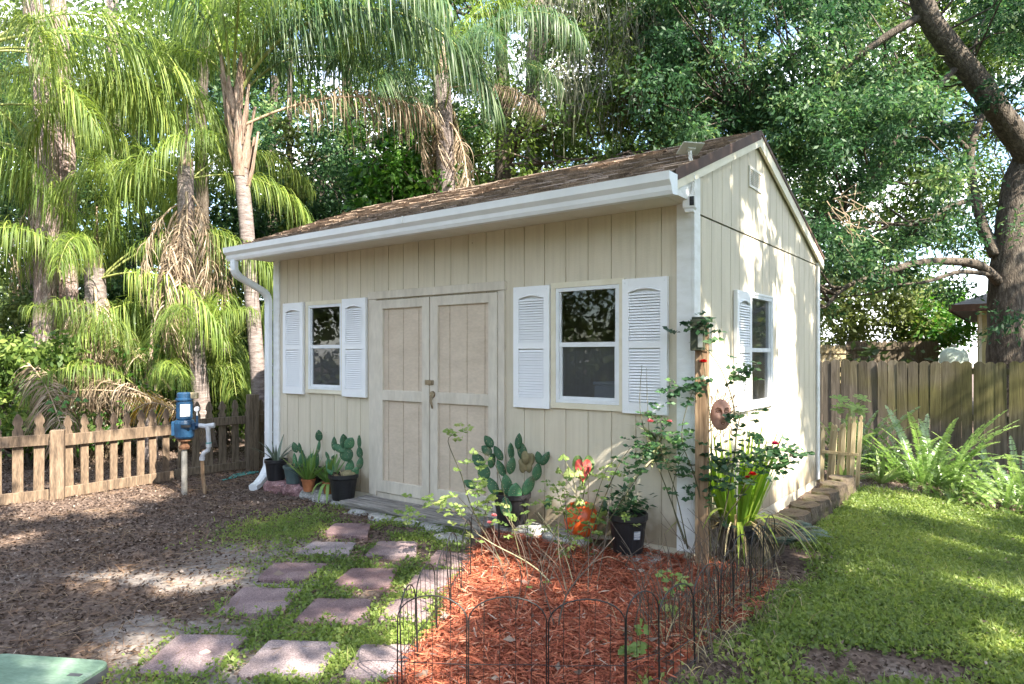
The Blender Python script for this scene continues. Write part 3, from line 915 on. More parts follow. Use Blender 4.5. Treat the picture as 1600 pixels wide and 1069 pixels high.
M['picketdark'] = pmat('dark_weathered_picket', [(0.3, (0.055, 0.042, 0.028)), (0.5, (0.13, 0.10, 0.07)), (0.75, (0.21, 0.17, 0.12))], 5, 0.85, 0.5, 30, (9, 9, 0.7), fine=(20, 0.15))
M['postwood'] = pmat('orange_brown_post', [(0.3, (0.14, 0.085, 0.048)), (0.5, (0.25, 0.16, 0.095)), (0.75, (0.40, 0.29, 0.18))], 4, 0.8, 0.5, 30, (10, 10, 0.5), fine=(16, 0.2))
def board_mat():
    m, n, b = new_mat('weathered_fence_board')
    t = n.nodes.new("ShaderNodeTexCoord"); oi = n.nodes.new("ShaderNodeObjectInfo")
    mp = node(n, "ShaderNodeMapping"); mp.inputs['Scale'].default_value = (10, 10, 0.5)
    cb = n.nodes.new("ShaderNodeCombineXYZ"); mu = n.nodes.new("ShaderNodeMath"); mu.operation = 'MULTIPLY'; mu.inputs[1].default_value = 37
    n.links.new(oi.outputs['Random'], mu.inputs[0])
    for k in range(3): n.links.new(mu.outputs[0], cb.inputs[k])
    n.links.new(cb.outputs[0], mp.inputs['Location']); n.links.new(t.outputs['Object'], mp.inputs['Vector'])
    nz = node(n, "ShaderNodeTexNoise", Scale=3.0, Detail=8.0, Roughness=0.7, Distortion=0.8); n.links.new(mp.outputs[0], nz.inputs['Vector'])
    r = ramp(n, [(0.28, (0.042, 0.034, 0.026)), (0.45, (0.095, 0.079, 0.062)), (0.62, (0.15, 0.127, 0.10)), (0.8, (0.22, 0.192, 0.158))])
    n.links.new(nz.outputs['Fac'], r.inputs[0])
    # algae grows in patches on the damp boards
    geo = n.nodes.new("ShaderNodeNewGeometry")
    n2 = node(n, "ShaderNodeTexNoise", Scale=0.75, Detail=4.0); n.links.new(geo.outputs['Position'], n2.inputs['Vector'])
    r2 = ramp(n, [(0.50, (0, 0, 0)), (0.68, (1, 1, 1))]); n.links.new(n2.outputs['Fac'], r2.inputs[0])
    mx = n.nodes.new("ShaderNodeMixRGB"); mx.blend_type = 'MULTIPLY'; mx.inputs[2].default_value = (0.95, 1.0, 0.50, 1)
    n.links.new(r2.outputs[0], mx.inputs[0]); n.links.new(r.outputs[0], mx.inputs[1])
    hs = n.nodes.new("ShaderNodeHueSaturation"); ma = n.nodes.new("ShaderNodeMath"); ma.operation = 'MULTIPLY_ADD'; ma.inputs[1].default_value = 0.5; ma.inputs[2].default_value = 0.75
    n.links.new(oi.outputs['Random'], ma.inputs[0]); n.links.new(ma.outputs[0], hs.inputs['Value']); n.links.new(mx.outputs[0], hs.inputs['Color'])
    n.links.new(hs.outputs[0], b.inputs['Base Color']); b.inputs['Roughness'].default_value = 0.85; b.inputs['Specular IOR Level'].default_value = 0.2
    bp = node(n, "ShaderNodeBump", Strength=0.5, Distance=0.006); n.links.new(nz.outputs['Fac'], bp.inputs['Height']); n.links.new(bp.outputs[0], b.inputs['Normal'])
    return m
M['board'] = board_mat()
M['palewood'] = pmat('pale_stake_wood', [(0.3, (0.22, 0.16, 0.08)), (0.5, (0.42, 0.34, 0.20)), (0.75, (0.58, 0.50, 0.34))], 5, 0.8, 0.4, 30, (9, 9, 0.8))
M['bluepaint'] = pmat('blue_pump_paint', [(0.3, (0.006, 0.026, 0.062)), (0.55, (0.010, 0.046, 0.105)), (0.72, (0.017, 0.062, 0.13)), (0.85, (0.06, 0.085, 0.11))], 9, 0.4, 0.15, 50, spec=0.5)
M['pvc'] = pmat('white_pvc', [(0.3, (0.36, 0.36, 0.37)), (0.5, (0.50, 0.50, 0.52)), (0.7, (0.58, 0.58, 0.60))], 12, 0.4, 0.05, 50)
M['galv'] = pmat('grey_pipe', [(0.3, (0.17, 0.155, 0.135)), (0.55, (0.28, 0.265, 0.24)), (0.7, (0.33, 0.30, 0.26))], 12, 0.6, 0.3, 60)
M['rust'] = pmat('rusty_iron', [(0.3, (0.08, 0.035, 0.02)), (0.6, (0.20, 0.10, 0.055)), (0.8, (0.32, 0.2, 0.12))], 20, 0.85, 0.5, 70)
M['paper'] = pmat('printed_label', [(0.42, (0.16, 0.19, 0.25)), (0.50, (0.42, 0.43, 0.45)), (0.7, (0.52, 0.52, 0.52))], 42, 0.6, 0, stretch=(0.5, 0.5, 3.5))
M['greenlid'] = pmat('green_valve_lid', [(0.3, (0.10, 0.165, 0.115)), (0.55, (0.165, 0.25, 0.18)), (0.8, (0.28, 0.35, 0.28))], 6, 0.55, 0.3, 60, (1, 3, 1), fine=(60, 0.12))
M['darkplastic'] = pmat('dark_box_side', [(0.3, (0.04, 0.045, 0.045)), (0.7, (0.09, 0.09, 0.10))], 8, 0.6, 0.2, 40)
M['terracotta'] = pmat('terracotta', [(0.3, (0.22, 0.075, 0.03)), (0.6, (0.36, 0.14, 0.06)), (0.85, (0.46, 0.24, 0.13))], 12, 0.8, 0.2, 60)
M['greypot'] = pmat('grey_green_plastic_pot', [(0.3, (0.055, 0.085, 0.085)), (0.7, (0.10, 0.14, 0.14))], 8, 0.5, 0.1, 50)
M['soil'] = pmat('potting_soil', [(0.3, (0.03, 0.02, 0.014)), (0.6, (0.09, 0.065, 0.045)), (0.8, (0.2, 0.15, 0.11))], 40, 0.95, 0.9, 60)
M['orange'] = pmat('orange_plastic', [(0.3, (0.62, 0.085, 0.015)), (0.7, (0.75, 0.13, 0.025))], 5, 0.35, 0.05, 40, spec=0.5)
M['cactus'] = pmat('cactus_pad', [(0.3, (0.03, 0.085, 0.042)), (0.55, (0.05, 0.135, 0.062)), (0.8, (0.10, 0.19, 0.085))], 9, 0.5, 0.25, 90, tint=0.45, fine=(90, 0.12))
M['cactusold'] = pmat('woody_cactus_stem', [(0.3, (0.14, 0.12, 0.06)), (0.6, (0.28, 0.24, 0.13)), (0.8, (0.40, 0.33, 0.2))], 14, 0.8, 0.5, 60)
M['clay'] = pmat('terracotta_plaque', [(0.3, (0.30, 0.155, 0.115)), (0.6, (0.46, 0.27, 0.21)), (0.85, (0.6, 0.42, 0.34))], 10, 0.65, 0.2, 60)
M['steel'] = pmat('bare_steel', [(0.3, (0.35, 0.35, 0.34)), (0.7, (0.6, 0.6, 0.58))], 12, 0.3, 0.05, 60, metallic=0.8)
M['greenbox'] = pmat('dark_green_box', [(0.3, (0.025, 0.035, 0.02)), (0.6, (0.06, 0.065, 0.04)), (0.8, (0.12, 0.10, 0.06))], 12, 0.7, 0.4, 60)
M['solar'] = pmat('solar_cells', [(0.4, (0.01, 0.012, 0.03)), (0.6, (0.02, 0.025, 0.06))], 12, 0.2, 0, spec=0.6)
M['panelback'] = pmat('grey_panel_back', [(0.3, (0.42, 0.41, 0.36)), (0.7, (0.55, 0.54, 0.48))], 6, 0.5, 0.05, 60)
M['hose'] = pmat('teal_hose', [(0.3, (0.04, 0.20, 0.19)), (0.7, (0.10, 0.33, 0.30))], 10, 0.5, 0.1, 60)
M['stucco'] = pmat('yellow_stucco', [(0.3, (0.42, 0.36, 0.19)), (0.6, (0.52, 0.45, 0.25))], 4, 0.8, 0.4, 60)
M['greyroof'] = pmat('grey_roof_shingle', [(0.3, (0.13, 0.12, 0.13)), (0.6, (0.22, 0.21, 0.22))], 6, 0.9, 0.5, 40, (1, 1, 8))
M['tank'] = pmat('pale_green_tank', [(0.3, (0.42, 0.50, 0.42)), (0.7, (0.55, 0.62, 0.54))], 4, 0.45, 0.05, 40)
M['bluebin'] = pmat('pale_blue_plastic', [(0.3, (0.55, 0.62, 0.74)), (0.7, (0.66, 0.72, 0.82))], 4, 0.5, 0, 40)

# prickly pear pads carry rows of pale spine spots and corky scars
def dots(m):
    n = m.node_tree; b = n.nodes['Principled BSDF']; src = b.inputs['Base Color'].links[0].from_socket
    t = n.nodes.new("ShaderNodeTexCoord"); v = node(n, "ShaderNodeTexVoronoi", Scale=52.0); n.links.new(t.outputs['Object'], v.inputs['Vector'])
    r = ramp(n, [(0.13, (1, 1, 1)), (0.24, (0, 0, 0))]); n.links.new(v.outputs['Distance'], r.inputs[0])
    z = node(n, "ShaderNodeTexNoise", Scale=7.0, Detail=6.0); n.links.new(t.outputs['Object'], z.inputs['Vector'])
    r2 = ramp(n, [(0.60, (0, 0, 0)), (0.72, (0.8, 0.8, 0.8))]); n.links.new(z.outputs['Fac'], r2.inputs[0])
    x1 = n.nodes.new("ShaderNodeMixRGB"); x1.inputs[2].default_value = (0.17, 0.15, 0.085, 1); n.links.new(r2.outputs[0], x1.inputs[0]); n.links.new(src, x1.inputs[1])
    x2 = n.nodes.new("ShaderNodeMixRGB"); x2.inputs[2].default_value = (0.34, 0.30, 0.18, 1); n.links.new(r.outputs[0], x2.inputs[0]); n.links.new(x1.outputs[0], x2.inputs[1]); n.links.new(x2.outputs[0], b.inputs['Base Color'])
dots(M['cactus'])
# ------------------------------------------------------------------ stepping stones
where = ['stepping stone at the bottom edge beside the green lid', 'sunlit stepping stone at the bottom edge, second from the green lid', 'stepping stone at the bottom edge half behind the wire border',
 'thick-edged stepping stone at the left end of the second row', 'middle stepping stone of the second row, leaf shadows on it', 'stepping stone of the second row against the wire border',
 'stepping stone at the left end of the third row, beside the sand', 'middle stepping stone of the third row with a sunlit front edge', 'stepping stone of the third row against the wire border',
 'cracked stepping stone beside the grass tuft', 'stepping stone in the middle of the fourth row, weeds all round it', 'stepping stone of the fourth row against the wire border near the step', 'weathered tan stepping stone nearest the pots and the wooden step']
for q, w in zip(PV, where):
    c = sum(q, Vector()) / 4
    mb = MB()
    loc = [v - c for v in q]
    tilt = random.uniform(-0.012, 0.012)
    rings = []
    for k, (z, s) in enumerate(((-0.05, 1.0), (0.022, 1.0), (0.030, 0.975))):
        ring = []
        for i in range(4):
            a, b_ = loc[i], loc[(i + 1) % 4]
            for t in (0.05, 0.35, 0.65, 0.95):
                p = a.lerp(b_, t); j = 1 + random.uniform(-0.012, 0.012) * (k > 0)
                ring.append((p.x * s * j, p.y * s * j, z + p.x * tilt))
        rings.append(ring)
    vs = [p for r_ in rings for p in r_]; n = 16
    vs.append((0, 0, 0.031)); 
    fs = [tuple((b_ * n + k, b_ * n + (k + 1) % n, (b_ + 1) * n + (k + 1) % n, (b_ + 1) * n + k)) for b_ in range(2) for k in range(n)]
    fs += [(2 * n + k, 2 * n + (k + 1) % n, 3 * n) for k in range(n)]
    mb.add(vs, fs)
    o = mb.build('stepping_stone', M['paver'], None, loc=(c.x, c.y, float(tz(c.x, c.y))))
    tag(o, w, 'paver', 'stepping stones in front of the shed')

def rock(name, c, size, rz, mat, label, cat, group=None, parent=None, seed=0, blocky=0.5):
    n, m_ = 14, 8
    rr = np.random.default_rng(seed)
    ph = rr.uniform(0, 6.28, 6)
    vs = []; fs = []
    for i in range(m_ + 1):
        v = -math.pi / 2 + math.pi * i / m_
        for k in range(n):
            u = 2 * math.pi * k / n
            d = Vector((math.cos(v) * math.cos(u), math.cos(v) * math.sin(u), math.sin(v)))
            p = max(abs(d.x), abs(d.y), abs(d.z))
            d = d * ((1 - blocky) + blocky / p)
            w = 1 + 0.05 * math.sin(3 * u + ph[0]) + 0.05 * math.sin(5 * u + 2 * v + ph[1]) + 0.04 * math.sin(7 * v + ph[2] + 2 * u) + rr.normal() * 0.018
            vs.append((d.x * size[0] * w, d.y * size[1] * w, d.z * size[2] * (w if d.z < 0.7 else 1 + (w - 1) * 0.3)))
    for i in range(m_):
        for k in range(n):
            a = i * n + k; b_ = i * n + (k + 1) % n
            fs.append((a, b_, b_ + n, a + n))
    o = MB().add(vs, fs).build(name, mat, parent)
    o.location = c; o.rotation_euler = (0, 0, rz)
    return tag(o, label, cat, group)

def at_px(px, py): return G(px, py)
# split-face blocks under the left pots
def lw(lx, ly, z=0.0):
    x, y = W2(lx, ly); return Vector((x, y, z))
rock('edging_block', lw(-4.60, -0.17, 0.045), (0.15, 0.115, 0.075), -TH, M['redblock'], 'rough dark red split-face block under the leftmost black pot', 'block', 'blocks under the potted plants', seed=1, blocky=0.8)
rock('edging_block', lw(-4.28, -0.16, 0.045), (0.15, 0.115, 0.075), -TH, M['redblock'], 'rough dark red split-face block under the grey pot', 'block', 'blocks under the potted plants', seed=2, blocky=0.8)
rock('edging_block', lw(-3.99, -0.17, 0.03), (0.14, 0.115, 0.075), -TH, M['greystone'], 'grey split-face block beside the red blocks under the terracotta pot', 'block', 'blocks under the potted plants', seed=3, blocky=0.75)
rock('edging_block', lw(-3.74, -0.22, 0.02), (0.14, 0.11, 0.075), -TH + 0.15, M['greystone'], 'chipped pale grey block just left of the big cactus pot', 'block', 'blocks under the potted plants', seed=4, blocky=0.75)
rock('edging_block', lw(-3.44, -0.20, 0.0), (0.17, 0.12, 0.06), -TH - 0.05, M['greystone'], 'pale grey slab block at the left end of the wooden step', 'block', 'blocks under the potted plants', seed=5, blocky=0.75)
for i, (px, py, sx, sy, lab) in enumerate([(560, 803, 0.10, 0.06, 'flat grey stone below the big cactus pot'), (597, 812, 0.15, 0.10, 'mossy flat stone against the left half of the step'), (640, 818, 0.15, 0.09, 'mossy flat stone in front of the middle of the step'), (676, 828, 0.16, 0.09, 'flat grey stone in front of the right half of the step'), (705, 845, 0.16, 0.10, 'flat stone at the right end of the step beside the wire border')]):
    g = at_px(px, py)
    rock('flat_stone', g + Vector((0, 0, 0.012)), (sx, sy, 0.03), -TH + random.uniform(-.3, .3), M['greystone'], lab, 'stone', 'flat stones along the step', seed=20 + i, blocky=0.5)
# concrete blocks behind the red bed
rock('edging_block', lw(-1.38, -0.16, 0.06), (0.24, 0.10, 0.075), -TH, M['greystone'], 'grey block under the prickly pear pot by the right window', 'block', 'blocks along the right part of the wall', seed=31, blocky=0.8)
rock('edging_block', lw(-0.93, -0.17, 0.05), (0.20, 0.10, 0.075), -TH + .05, M['greystone'], 'grey block just left of the orange pot', 'block', 'blocks along the right part of the wall', seed=32, blocky=0.8)
rock('edging_block', lw(-0.58, -0.10, 0.025), (0.20, 0.085, 0.055), -TH, M['mossblock'], 'brown block between the orange pot and the black pot', 'block', 'blocks along the right part of the wall', seed=33, blocky=0.8)
rock('edging_block', lw(-0.33, -0.16, 0.01), (0.18, 0.12, 0.05), -TH, M['greystone'], 'pale stone slab under the black pot beside the corner board', 'block', 'blocks along the right part of the wall', seed=34, blocky=0.7)

# border blocks along the side wall
for k in range(9):
    ly = 0.35 + k * 0.37
    x, y = W2(0.30, ly); z = float(tz(x, y))
    h = 0.085 + 0.035 * (k / 8)
    rock('border_block', Vector((x, y, z + h * 0.5)), (0.12, 0.178, h), -TH + math.pi + random.uniform(-.02, .02), M['mossblock'],
         'mossy border block at the far end of the row by the stake panel' if k == 8 else ('mossy border block %s along the side wall' % ['nearest the corner post', 'behind the iris clump', 'hidden by the iris leaves', 'half under the dark fern', 'behind the dark fern', 'with a clean brown top', 'third from the far end', 'second from the far end'][k]), 'block', 'border blocks along the side wall', seed=40 + k, blocky=0.96)
# ------------------------------------------------------------------ wooden step
st = thing('wooden_step', (*W2(-2.55, -0.2), 0.0), 'low weathered grey plank step in front of the double doors', 'step', -TH)
for (ya, yb, dz) in ((-0.165, -0.06, 0.0), (-0.055, 0.045, -0.004), (0.050, 0.165, 0.002)):
    mb = MB(); mb.box(-0.80, 0.93, ya, yb, 0.055 + dz, 0.090 + dz, c=0.004); mb.build('plank', M['oldwood'], st)
mb = MB(); mb.box(-0.79, 0.92, -0.150, -0.11, -0.06, 0.0545, c=0.003); mb.build('front_board', M['oldwood'], st)
mb = MB(); mb.box(-0.79, 0.92, 0.10, 0.14, -0.06, 0.0545, c=0.003); mb.build('rear_board', M['oldwood'], st)

# ------------------------------------------------------------------ pots (pot > rim, soil built as parts of the plant things)
def pot_parts(parent, r0, r1, h, mat, label=False, n=26, rim=True):
    mb = MB()
    t = 0.006
    mb.lathe([(0, 0), (r0 * 0.97, 0), (r0, 0.006), (r0 + (r1 - r0) * 0.82, h * 0.82)] + ([(r1 * 1.0, h * 0.83), (r1 * 1.05, h * 0.86), (r1 * 1.05, h)] if rim else [(r1, h)]) + [(r1 - t, h), (r1 - t, h * 0.9), (r0, h * 0.8)], n)
    mb.build('pot', mat, parent, smooth=False)
    mb = MB(); mb.lathe([(r1 * 0.95, h * 0.86), (r1 * 0.6, h * 0.89), (0.0, h * 0.90)], 16, wob=0.03); mb.build('soil', M['soil'], parent, smooth=True)
    if label:
        mb = MB(); a0 = R(-80); vs = []
        for k in range(5):
            a = a0 + k * R(6)
            for z in (h * 0.40, h * 0.62):
                rr = r0 + (r1 - r0) * (z / h) + 0.0025
                vs.append((rr * math.cos(a), rr * math.sin(a), z))
        mb.add(vs, [(2 * k, 2 * k + 2, 2 * k + 3, 2 * k + 1) for k in range(4)]); mb.build('label', M['paper'], parent)

def pad(mb, base, d, L, w, normal, th=0.011):
    """one cactus pad growing from base along d"""
    d = Vector(d).normalized(); nn = Vector(normal); nn = (nn - d * nn.dot(d)).normalized(); s_ = d.cross(nn)
    Mx = Matrix((s_, nn, d)).transposed()
    c = Vector(base) + d * L * 0.5
    n, m_ = 14, 9
    vs = []; fs = []
    for i in range(m_ + 1):
        v = i / m_; z = (v - 0.5) * L
        w_ = w * 0.5 * max(0.02, math.sin(math.pi * v ** 0.85)) ** 0.62
        for k in range(n):
            u = 2 * math.pi * k / n
            vs.append(c + Mx @ Vector((w_ * math.cos(u), min(th, w_ * 0.7) * math.sin(u), z)))
    for i in range(m_):
        for k in range(n):
            a = i * n + k; b_ = i * n + (k + 1) % n
            fs.append((a, b_, b_ + n, a + n))
    mb.add(vs, fs)
    return Vector(base) + d * L * 0.97

def cactus_obj(parent, pads, name='cactus_pad'):
    """pads: list of (x, z, angle deg from up in the view plane, L, w, yaw, y)"""
    for (x, z, ang, L, w, yaw, y, t) in pads:
        mb = MB(); mb.ct = t
        d = Vector((math.sin(R(ang)), 0.12 * math.sin(yaw * 3), math.cos(R(ang))))
        pad(mb, (x, y, z), d, L, w, (math.sin(yaw), -math.cos(yaw), 0.1))
        mb.build(name, M['cactus'], parent, smooth=True)

def pot_at(lx, ly, z): return (*W2(lx, ly), z)
L_ROT = 0.0
# blade plants helper
def blade_obj(name, mat, parent, n, L, Wd, spread, droop, r=0.02, z=0.0, seg=5, tint=(0.2, 0.9), wprof=None, lean=(0, 0), seed=1):
    rg = np.random.default_rng(seed)
    a = rg.uniform(0, 2 * math.pi, n); e = rg.uniform(*spread, n)
    D = np.stack([np.cos(a) * np.cos(e) + lean[0], np.sin(a) * np.cos(e) + lean[1], np.sin(e)], 1)
    B = np.stack([r * np.cos(a), r * np.sin(a), np.full(n, z)], 1)
    V, F, idx = blades_arr(B, D, rg.uniform(L[0], L[1], n), rg.uniform(Wd[0], Wd[1], n), rg.uniform(*droop, n), seg, 0.15, wprof)
    return mesh_np(name, V, F, rg.uniform(tint[0], tint[1], n)[idx], mat, parent, smooth=True)

LM = {}
LM['agave'] = leaf_mat('grey_agave_leaf', [(0, (0.05, 0.075, 0.05)), (1, (0.14, 0.18, 0.12))], transl=0.1)
LM['aloe'] = leaf_mat('aloe_leaf', [(0, (0.07, 0.15, 0.03)), (0.6, (0.14, 0.25, 0.05)), (1, (0.24, 0.36, 0.09))], transl=0.2)
LM['straw'] = leaf_mat('dry_straw_leaf', [(0, (0.22, 0.15, 0.08)), (1, (0.48, 0.38, 0.24))], transl=0.2, spec=0.2)
p = thing('potted_agave', pot_at(-4.66, -0.17, 0.118), 'black pot of thin grey agave leaves beside the downspout', 'potted plant')
pot_parts(p, 0.092, 0.118, 0.225, M['black'])
blade_obj('agave_leaf', LM['agave'], p, 13, (0.22, 0.38), (0.03, 0.045), (0.5, 1.3), (0.3, 1.0), 0.02, 0.2, wprof=[0.8, 1, 0.85, 0.6, 0.35, 0.04], seed=3)
p = thing('potted_cactus', pot_at(-4.34, -0.17, 0.118), 'small cactus with one dark upper pad in a grey pot', 'potted plant')
pot_parts(p, 0.078, 0.108, 0.185, M['greypot'])
cactus_obj(p, [(0.02, 0.15, -8, 0.17, 0.05, 0.3, 0, 0.95), (0.05, 0.15, 10, 0.20, 0.055, 0.6, 0.01, 0.8), (0.03, 0.32, -20, 0.12, 0.068, 0.2, 0, 0.25)])
blade_obj('dry_leaf', LM['straw'], p, 12, (0.06, 0.14), (0.008, 0.02), (0.2, 1.2), (0.8, 2.0), 0.02, 0.16, seed=5)
p = thing('potted_cactus', pot_at(-4.10, -0.15, 0.115), 'tall thin cactus with a round top pad in a low black pot', 'potted plant')
pot_parts(p, 0.095, 0.130, 0.185, M['black'])
cactus_obj(p, [(-0.03, 0.15, -15, 0.22, 0.05, 0.5, 0, 0.4), (-0.09, 0.33, -12, 0.12, 0.045, 0.9, 0, 0.35), (0.06, 0.15, 5, 0.22, 0.07, 0.5, -0.03, 0.5), (0.09, 0.34, 4, 0.14, 0.035, 0.4, 0, 0.85), (0.10, 0.46, -4, 0.12, 0.078, 0.1, 0, 0.2), (0.0, 0.22, 20, 0.13, 0.07, 0.3, -0.05, 0.6)])
p = thing('potted_aloe', pot_at(-3.93, -0.29, 0.10), 'bright green spiky aloe in a small terracotta pot', 'potted plant')
pot_parts(p, 0.050, 0.068, 0.125, M['terracotta'])
blade_obj('aloe_leaf', LM['aloe'], p, 42, (0.20, 0.38), (0.020, 0.032), (0.55, 1.45), (0.0, 0.5), 0.03, 0.11, wprof=[1, 1, 0.85, 0.6, 0.35, 0.03], tint=(0.3, 1), seed=7)
p = thing('potted_aloe', pot_at(-3.70, -0.22, 0.09), 'broad-leaved aloe squeezed between the terracotta pot and the big black pot', 'potted plant')
pot_parts(p, 0.045, 0.060, 0.12, M['terracotta'])
blade_obj('aloe_leaf', LM['aloe'], p, 16, (0.24, 0.40), (0.045, 0.06), (0.5, 1.35), (0.1, 0.7), 0.02, 0.11, wprof=[1, 1, 0.85, 0.6, 0.35, 0.03], tint=(0.2, 0.7), seed=8)
blade_obj('dry_leaf', LM['aloe'], p, 5, (0.2, 0.28), (0.03, 0.04), (-0.2, 0.3), (2.0, 3.0), 0.04, 0.11, tint=(0.8, 1), seed=9)
p = thing('potted_cactus', pot_at(-3.50, -0.20, 0.056), 'big prickly pear of round blue-green pads in a black pot left of the doors', 'potted plant'); p.scale = (0.88,) * 3
pot_parts(p, 0.120, 0.158, 0.285, M['black'])
cactus_obj(p, [(-0.13, 0.27, -14, 0.20, 0.09, 0.4, 0.0, 0.75), (-0.16, 0.44, -22, 0.10, 0.045, 1.0, 0, 0.4), (-0.13, 0.45, 30, 0.05, 0.03, 0.8, 0, 0.4), (0.05, 0.27, 10, 0.17, 0.10, 0.2, 0.03, 0.9), (0.10, 0.25, 30, 0.13, 0.09, 0.5, -0.02, 0.8),
   (0.06, 0.42, -18, 0.19, 0.15, 0.1, 0.0, 0.35), (0.02, 0.53, -60, 0.17, 0.085, 0.3, -0.01, 0.45), (0.02, 0.56, -10, 0.17, 0.11, 0.7, 0.01, 0.2), (0.04, 0.57, 30, 0.14, 0.12, 0.1, -0.03, 0.55), (-0.10, 0.54, -3, 0.16, 0.065, 0.5, 0, 0.3),
   (0.17, 0.33, 12, 0.15, 0.075, 0.4, 0.0, 0.5), (0.19, 0.46, -8, 0.13, 0.075, 0.5, 0.0, 0.4), (0.18, 0.57, -3, 0.15, 0.05, 0.6, 0.0, 0.35)])
mb = MB(); mb.ell((0.06, 0.0, 0.28), (0.09, 0.07, 0.05)); mb.build('stem_base', M['cactusold'], p, smooth=True)
blade_obj('dry_leaf', LM['straw'], p, 30, (0.06, 0.16), (0.006, 0.014), (0.1, 1.2), (1.0, 2.5), 0.06, 0.27, seed=11)

# prickly pear by the right window
p = thing('potted_cactus', pot_at(-1.42, -0.21, 0.125), 'wide prickly pear in a black pot beneath the shutter right of the doors', 'potted plant'); p.scale = (0.95,) * 3
pot_parts(p, 0.12, 0.155, 0.26, M['black'])
cactus_obj(p, [(-0.12, 0.24, -30, 0.17, 0.09, 0.3, 0, 0.5), (-0.22, 0.36, -12, 0.15, 0.11, 0.2, 0, 0.35), (-0.24, 0.48, -40, 0.14, 0.10, 0.5, 0, 0.3), (-0.18, 0.46, 10, 0.13, 0.08, 0.6, 0.02, 0.45), (-0.17, 0.58, -50, 0.11, 0.08, 0.3, 0, 0.3),
  (-0.03, 0.24, -8, 0.18, 0.10, 0.1, -0.03, 0.6), (-0.06, 0.40, -25, 0.15, 0.08, 0.6, -0.02, 0.35), (-0.02, 0.42, 12, 0.15, 0.085, 0.4, -0.04, 0.4), (-0.08, 0.53, -30, 0.14, 0.07, 0.3, 0, 0.25), (-0.16, 0.64, -35, 0.12, 0.075, 0.2, 0, 0.2), (0.0, 0.54, -5, 0.14, 0.07, 0.7, 0, 0.3),
  (0.10, 0.24, 28, 0.18, 0.10, 0.3, 0, 0.9), (0.20, 0.36, 10, 0.15, 0.09, 0.4, 0, 0.7), (0.24, 0.50, -14, 0.11, 0.07, 0.2, 0, 0.3), (0.25, 0.49, 30, 0.13, 0.07, 0.3, 0, 0.25), (0.11, 0.52, -15, 0.18, 0.085, 0.1, 0.02, 0.2), (0.05, 0.62, 6, 0.14, 0.07, 0.4, 0.0, 0.3),
  (0.30, 0.12, 5, 0.10, 0.07, 0.3, 0, 0.4), (-0.30, 0.30, -60, 0.12, 0.07, 0.4, 0, 0.4), (0.02, 0.2, 5, 0.16, 0.12, 0.2, -0.1, 0.95), (-0.04, 0.10, -5, 0.16, 0.10, 0.2, -0.17, 0.9)])
mb = MB()
for k in range(7):
    a = Vector((0.10 + random.uniform(-.03, .06), 0.02, 0.40 + random.uniform(-.05, .12))); b_ = a + Vector((random.uniform(-.02, .12), random.uniform(-.05, .05), random.uniform(0.02, .14)))
    mb.ell(a.lerp(b_, .5), (0.035, 0.02, 0.06), Matrix.Rotation(random.uniform(-.8, .8), 3, 'Y'), 9, 6)
mb.build('dead_pad', M['cactusold'], p, smooth=True)
p = thing('potted_plant', pot_at(-0.40, -0.19, 0.075), 'black nursery pot with a white label beside the corner board', 'potted plant')
pot_parts(p, 0.105, 0.135, 0.27, M['black'], label=True)
NURSERY = p
p = thing('potted_caladium', pot_at(-0.80, -0.17, 0.12), 'orange pumpkin-shaped pot with a red caladium leaf and yellow-green leaves', 'potted plant')
mb = MB(); n = 40; prof_ = [(0.03, 0.0), (0.085, 0.005), (0.115, 0.04), (0.13, 0.11), (0.122, 0.18), (0.10, 0.225), (0.09, 0.235), (0.085, 0.22), (0.10, 0.17)]
vs = []; fs = []
for i, (r_, z) in enumerate(prof_):
    for k in range(n):
        t = 2 * math.pi * k / n; q = r_ * (1 - 0.09 * abs(math.sin(4.0 * t)) ** 0.35 * 0 - 0.07 * (1 - abs(math.sin(4.0 * t))) ** 3)
        vs.append((q * math.cos(t), q * math.sin(t), z))
for i in range(len(prof_) - 1):
    for k in range(n):
        a = i * n + k; b_ = i * n + (k + 1) % n; fs.append((a, b_, b_ + n, a + n))
mb.add(vs, fs); mb.build('pot', M['orange'], p, smooth=True)
mb = MB(); mb.lathe([(0.092, 0.205), (0.0, 0.21)], 14); mb.build('soil', M['soil'], p)
CALAD = p

# ------------------------------------------------------------------ wooden post with box and sun face
pw = P(1097, 800, 4.70)
post = thing('wooden_post', (pw.x, pw.y, 0.0), 'square wooden post standing in front of the shed corner', 'post', R(-24))
mb = MB(); mb.box(-0.041, 0.041, -0.041, 0.041, -0.2, 1.70, c=0.006); mb.build('shaft', M['postwood'], post)
mb = MB(); mb.box(-0.060, 0.062, -0.060, 0.055, 1.70, 1.73, c=0.003); mb.build('cap', M['greenbox'], post)
bx_ = thing('post_metal_box', (pw.x - 0.045, pw.y - 0.06, 1.50), 'dark metal box with a shiny plate on the side of the wooden post top', 'box', R(-24))  # plain metal box on the post, not a lamp
mb = MB(); mb.box(-0.045, 0.045, -0.035, 0.02, 0.0, 0.21, c=0.004); mb.build('housing', M['greenbox'], bx_)
mb = MB(); mb.box(0.006, 0.038, -0.042, -0.0355, 0.02, 0.13, c=0.002); mb.build('plate', M['steel'], bx_)

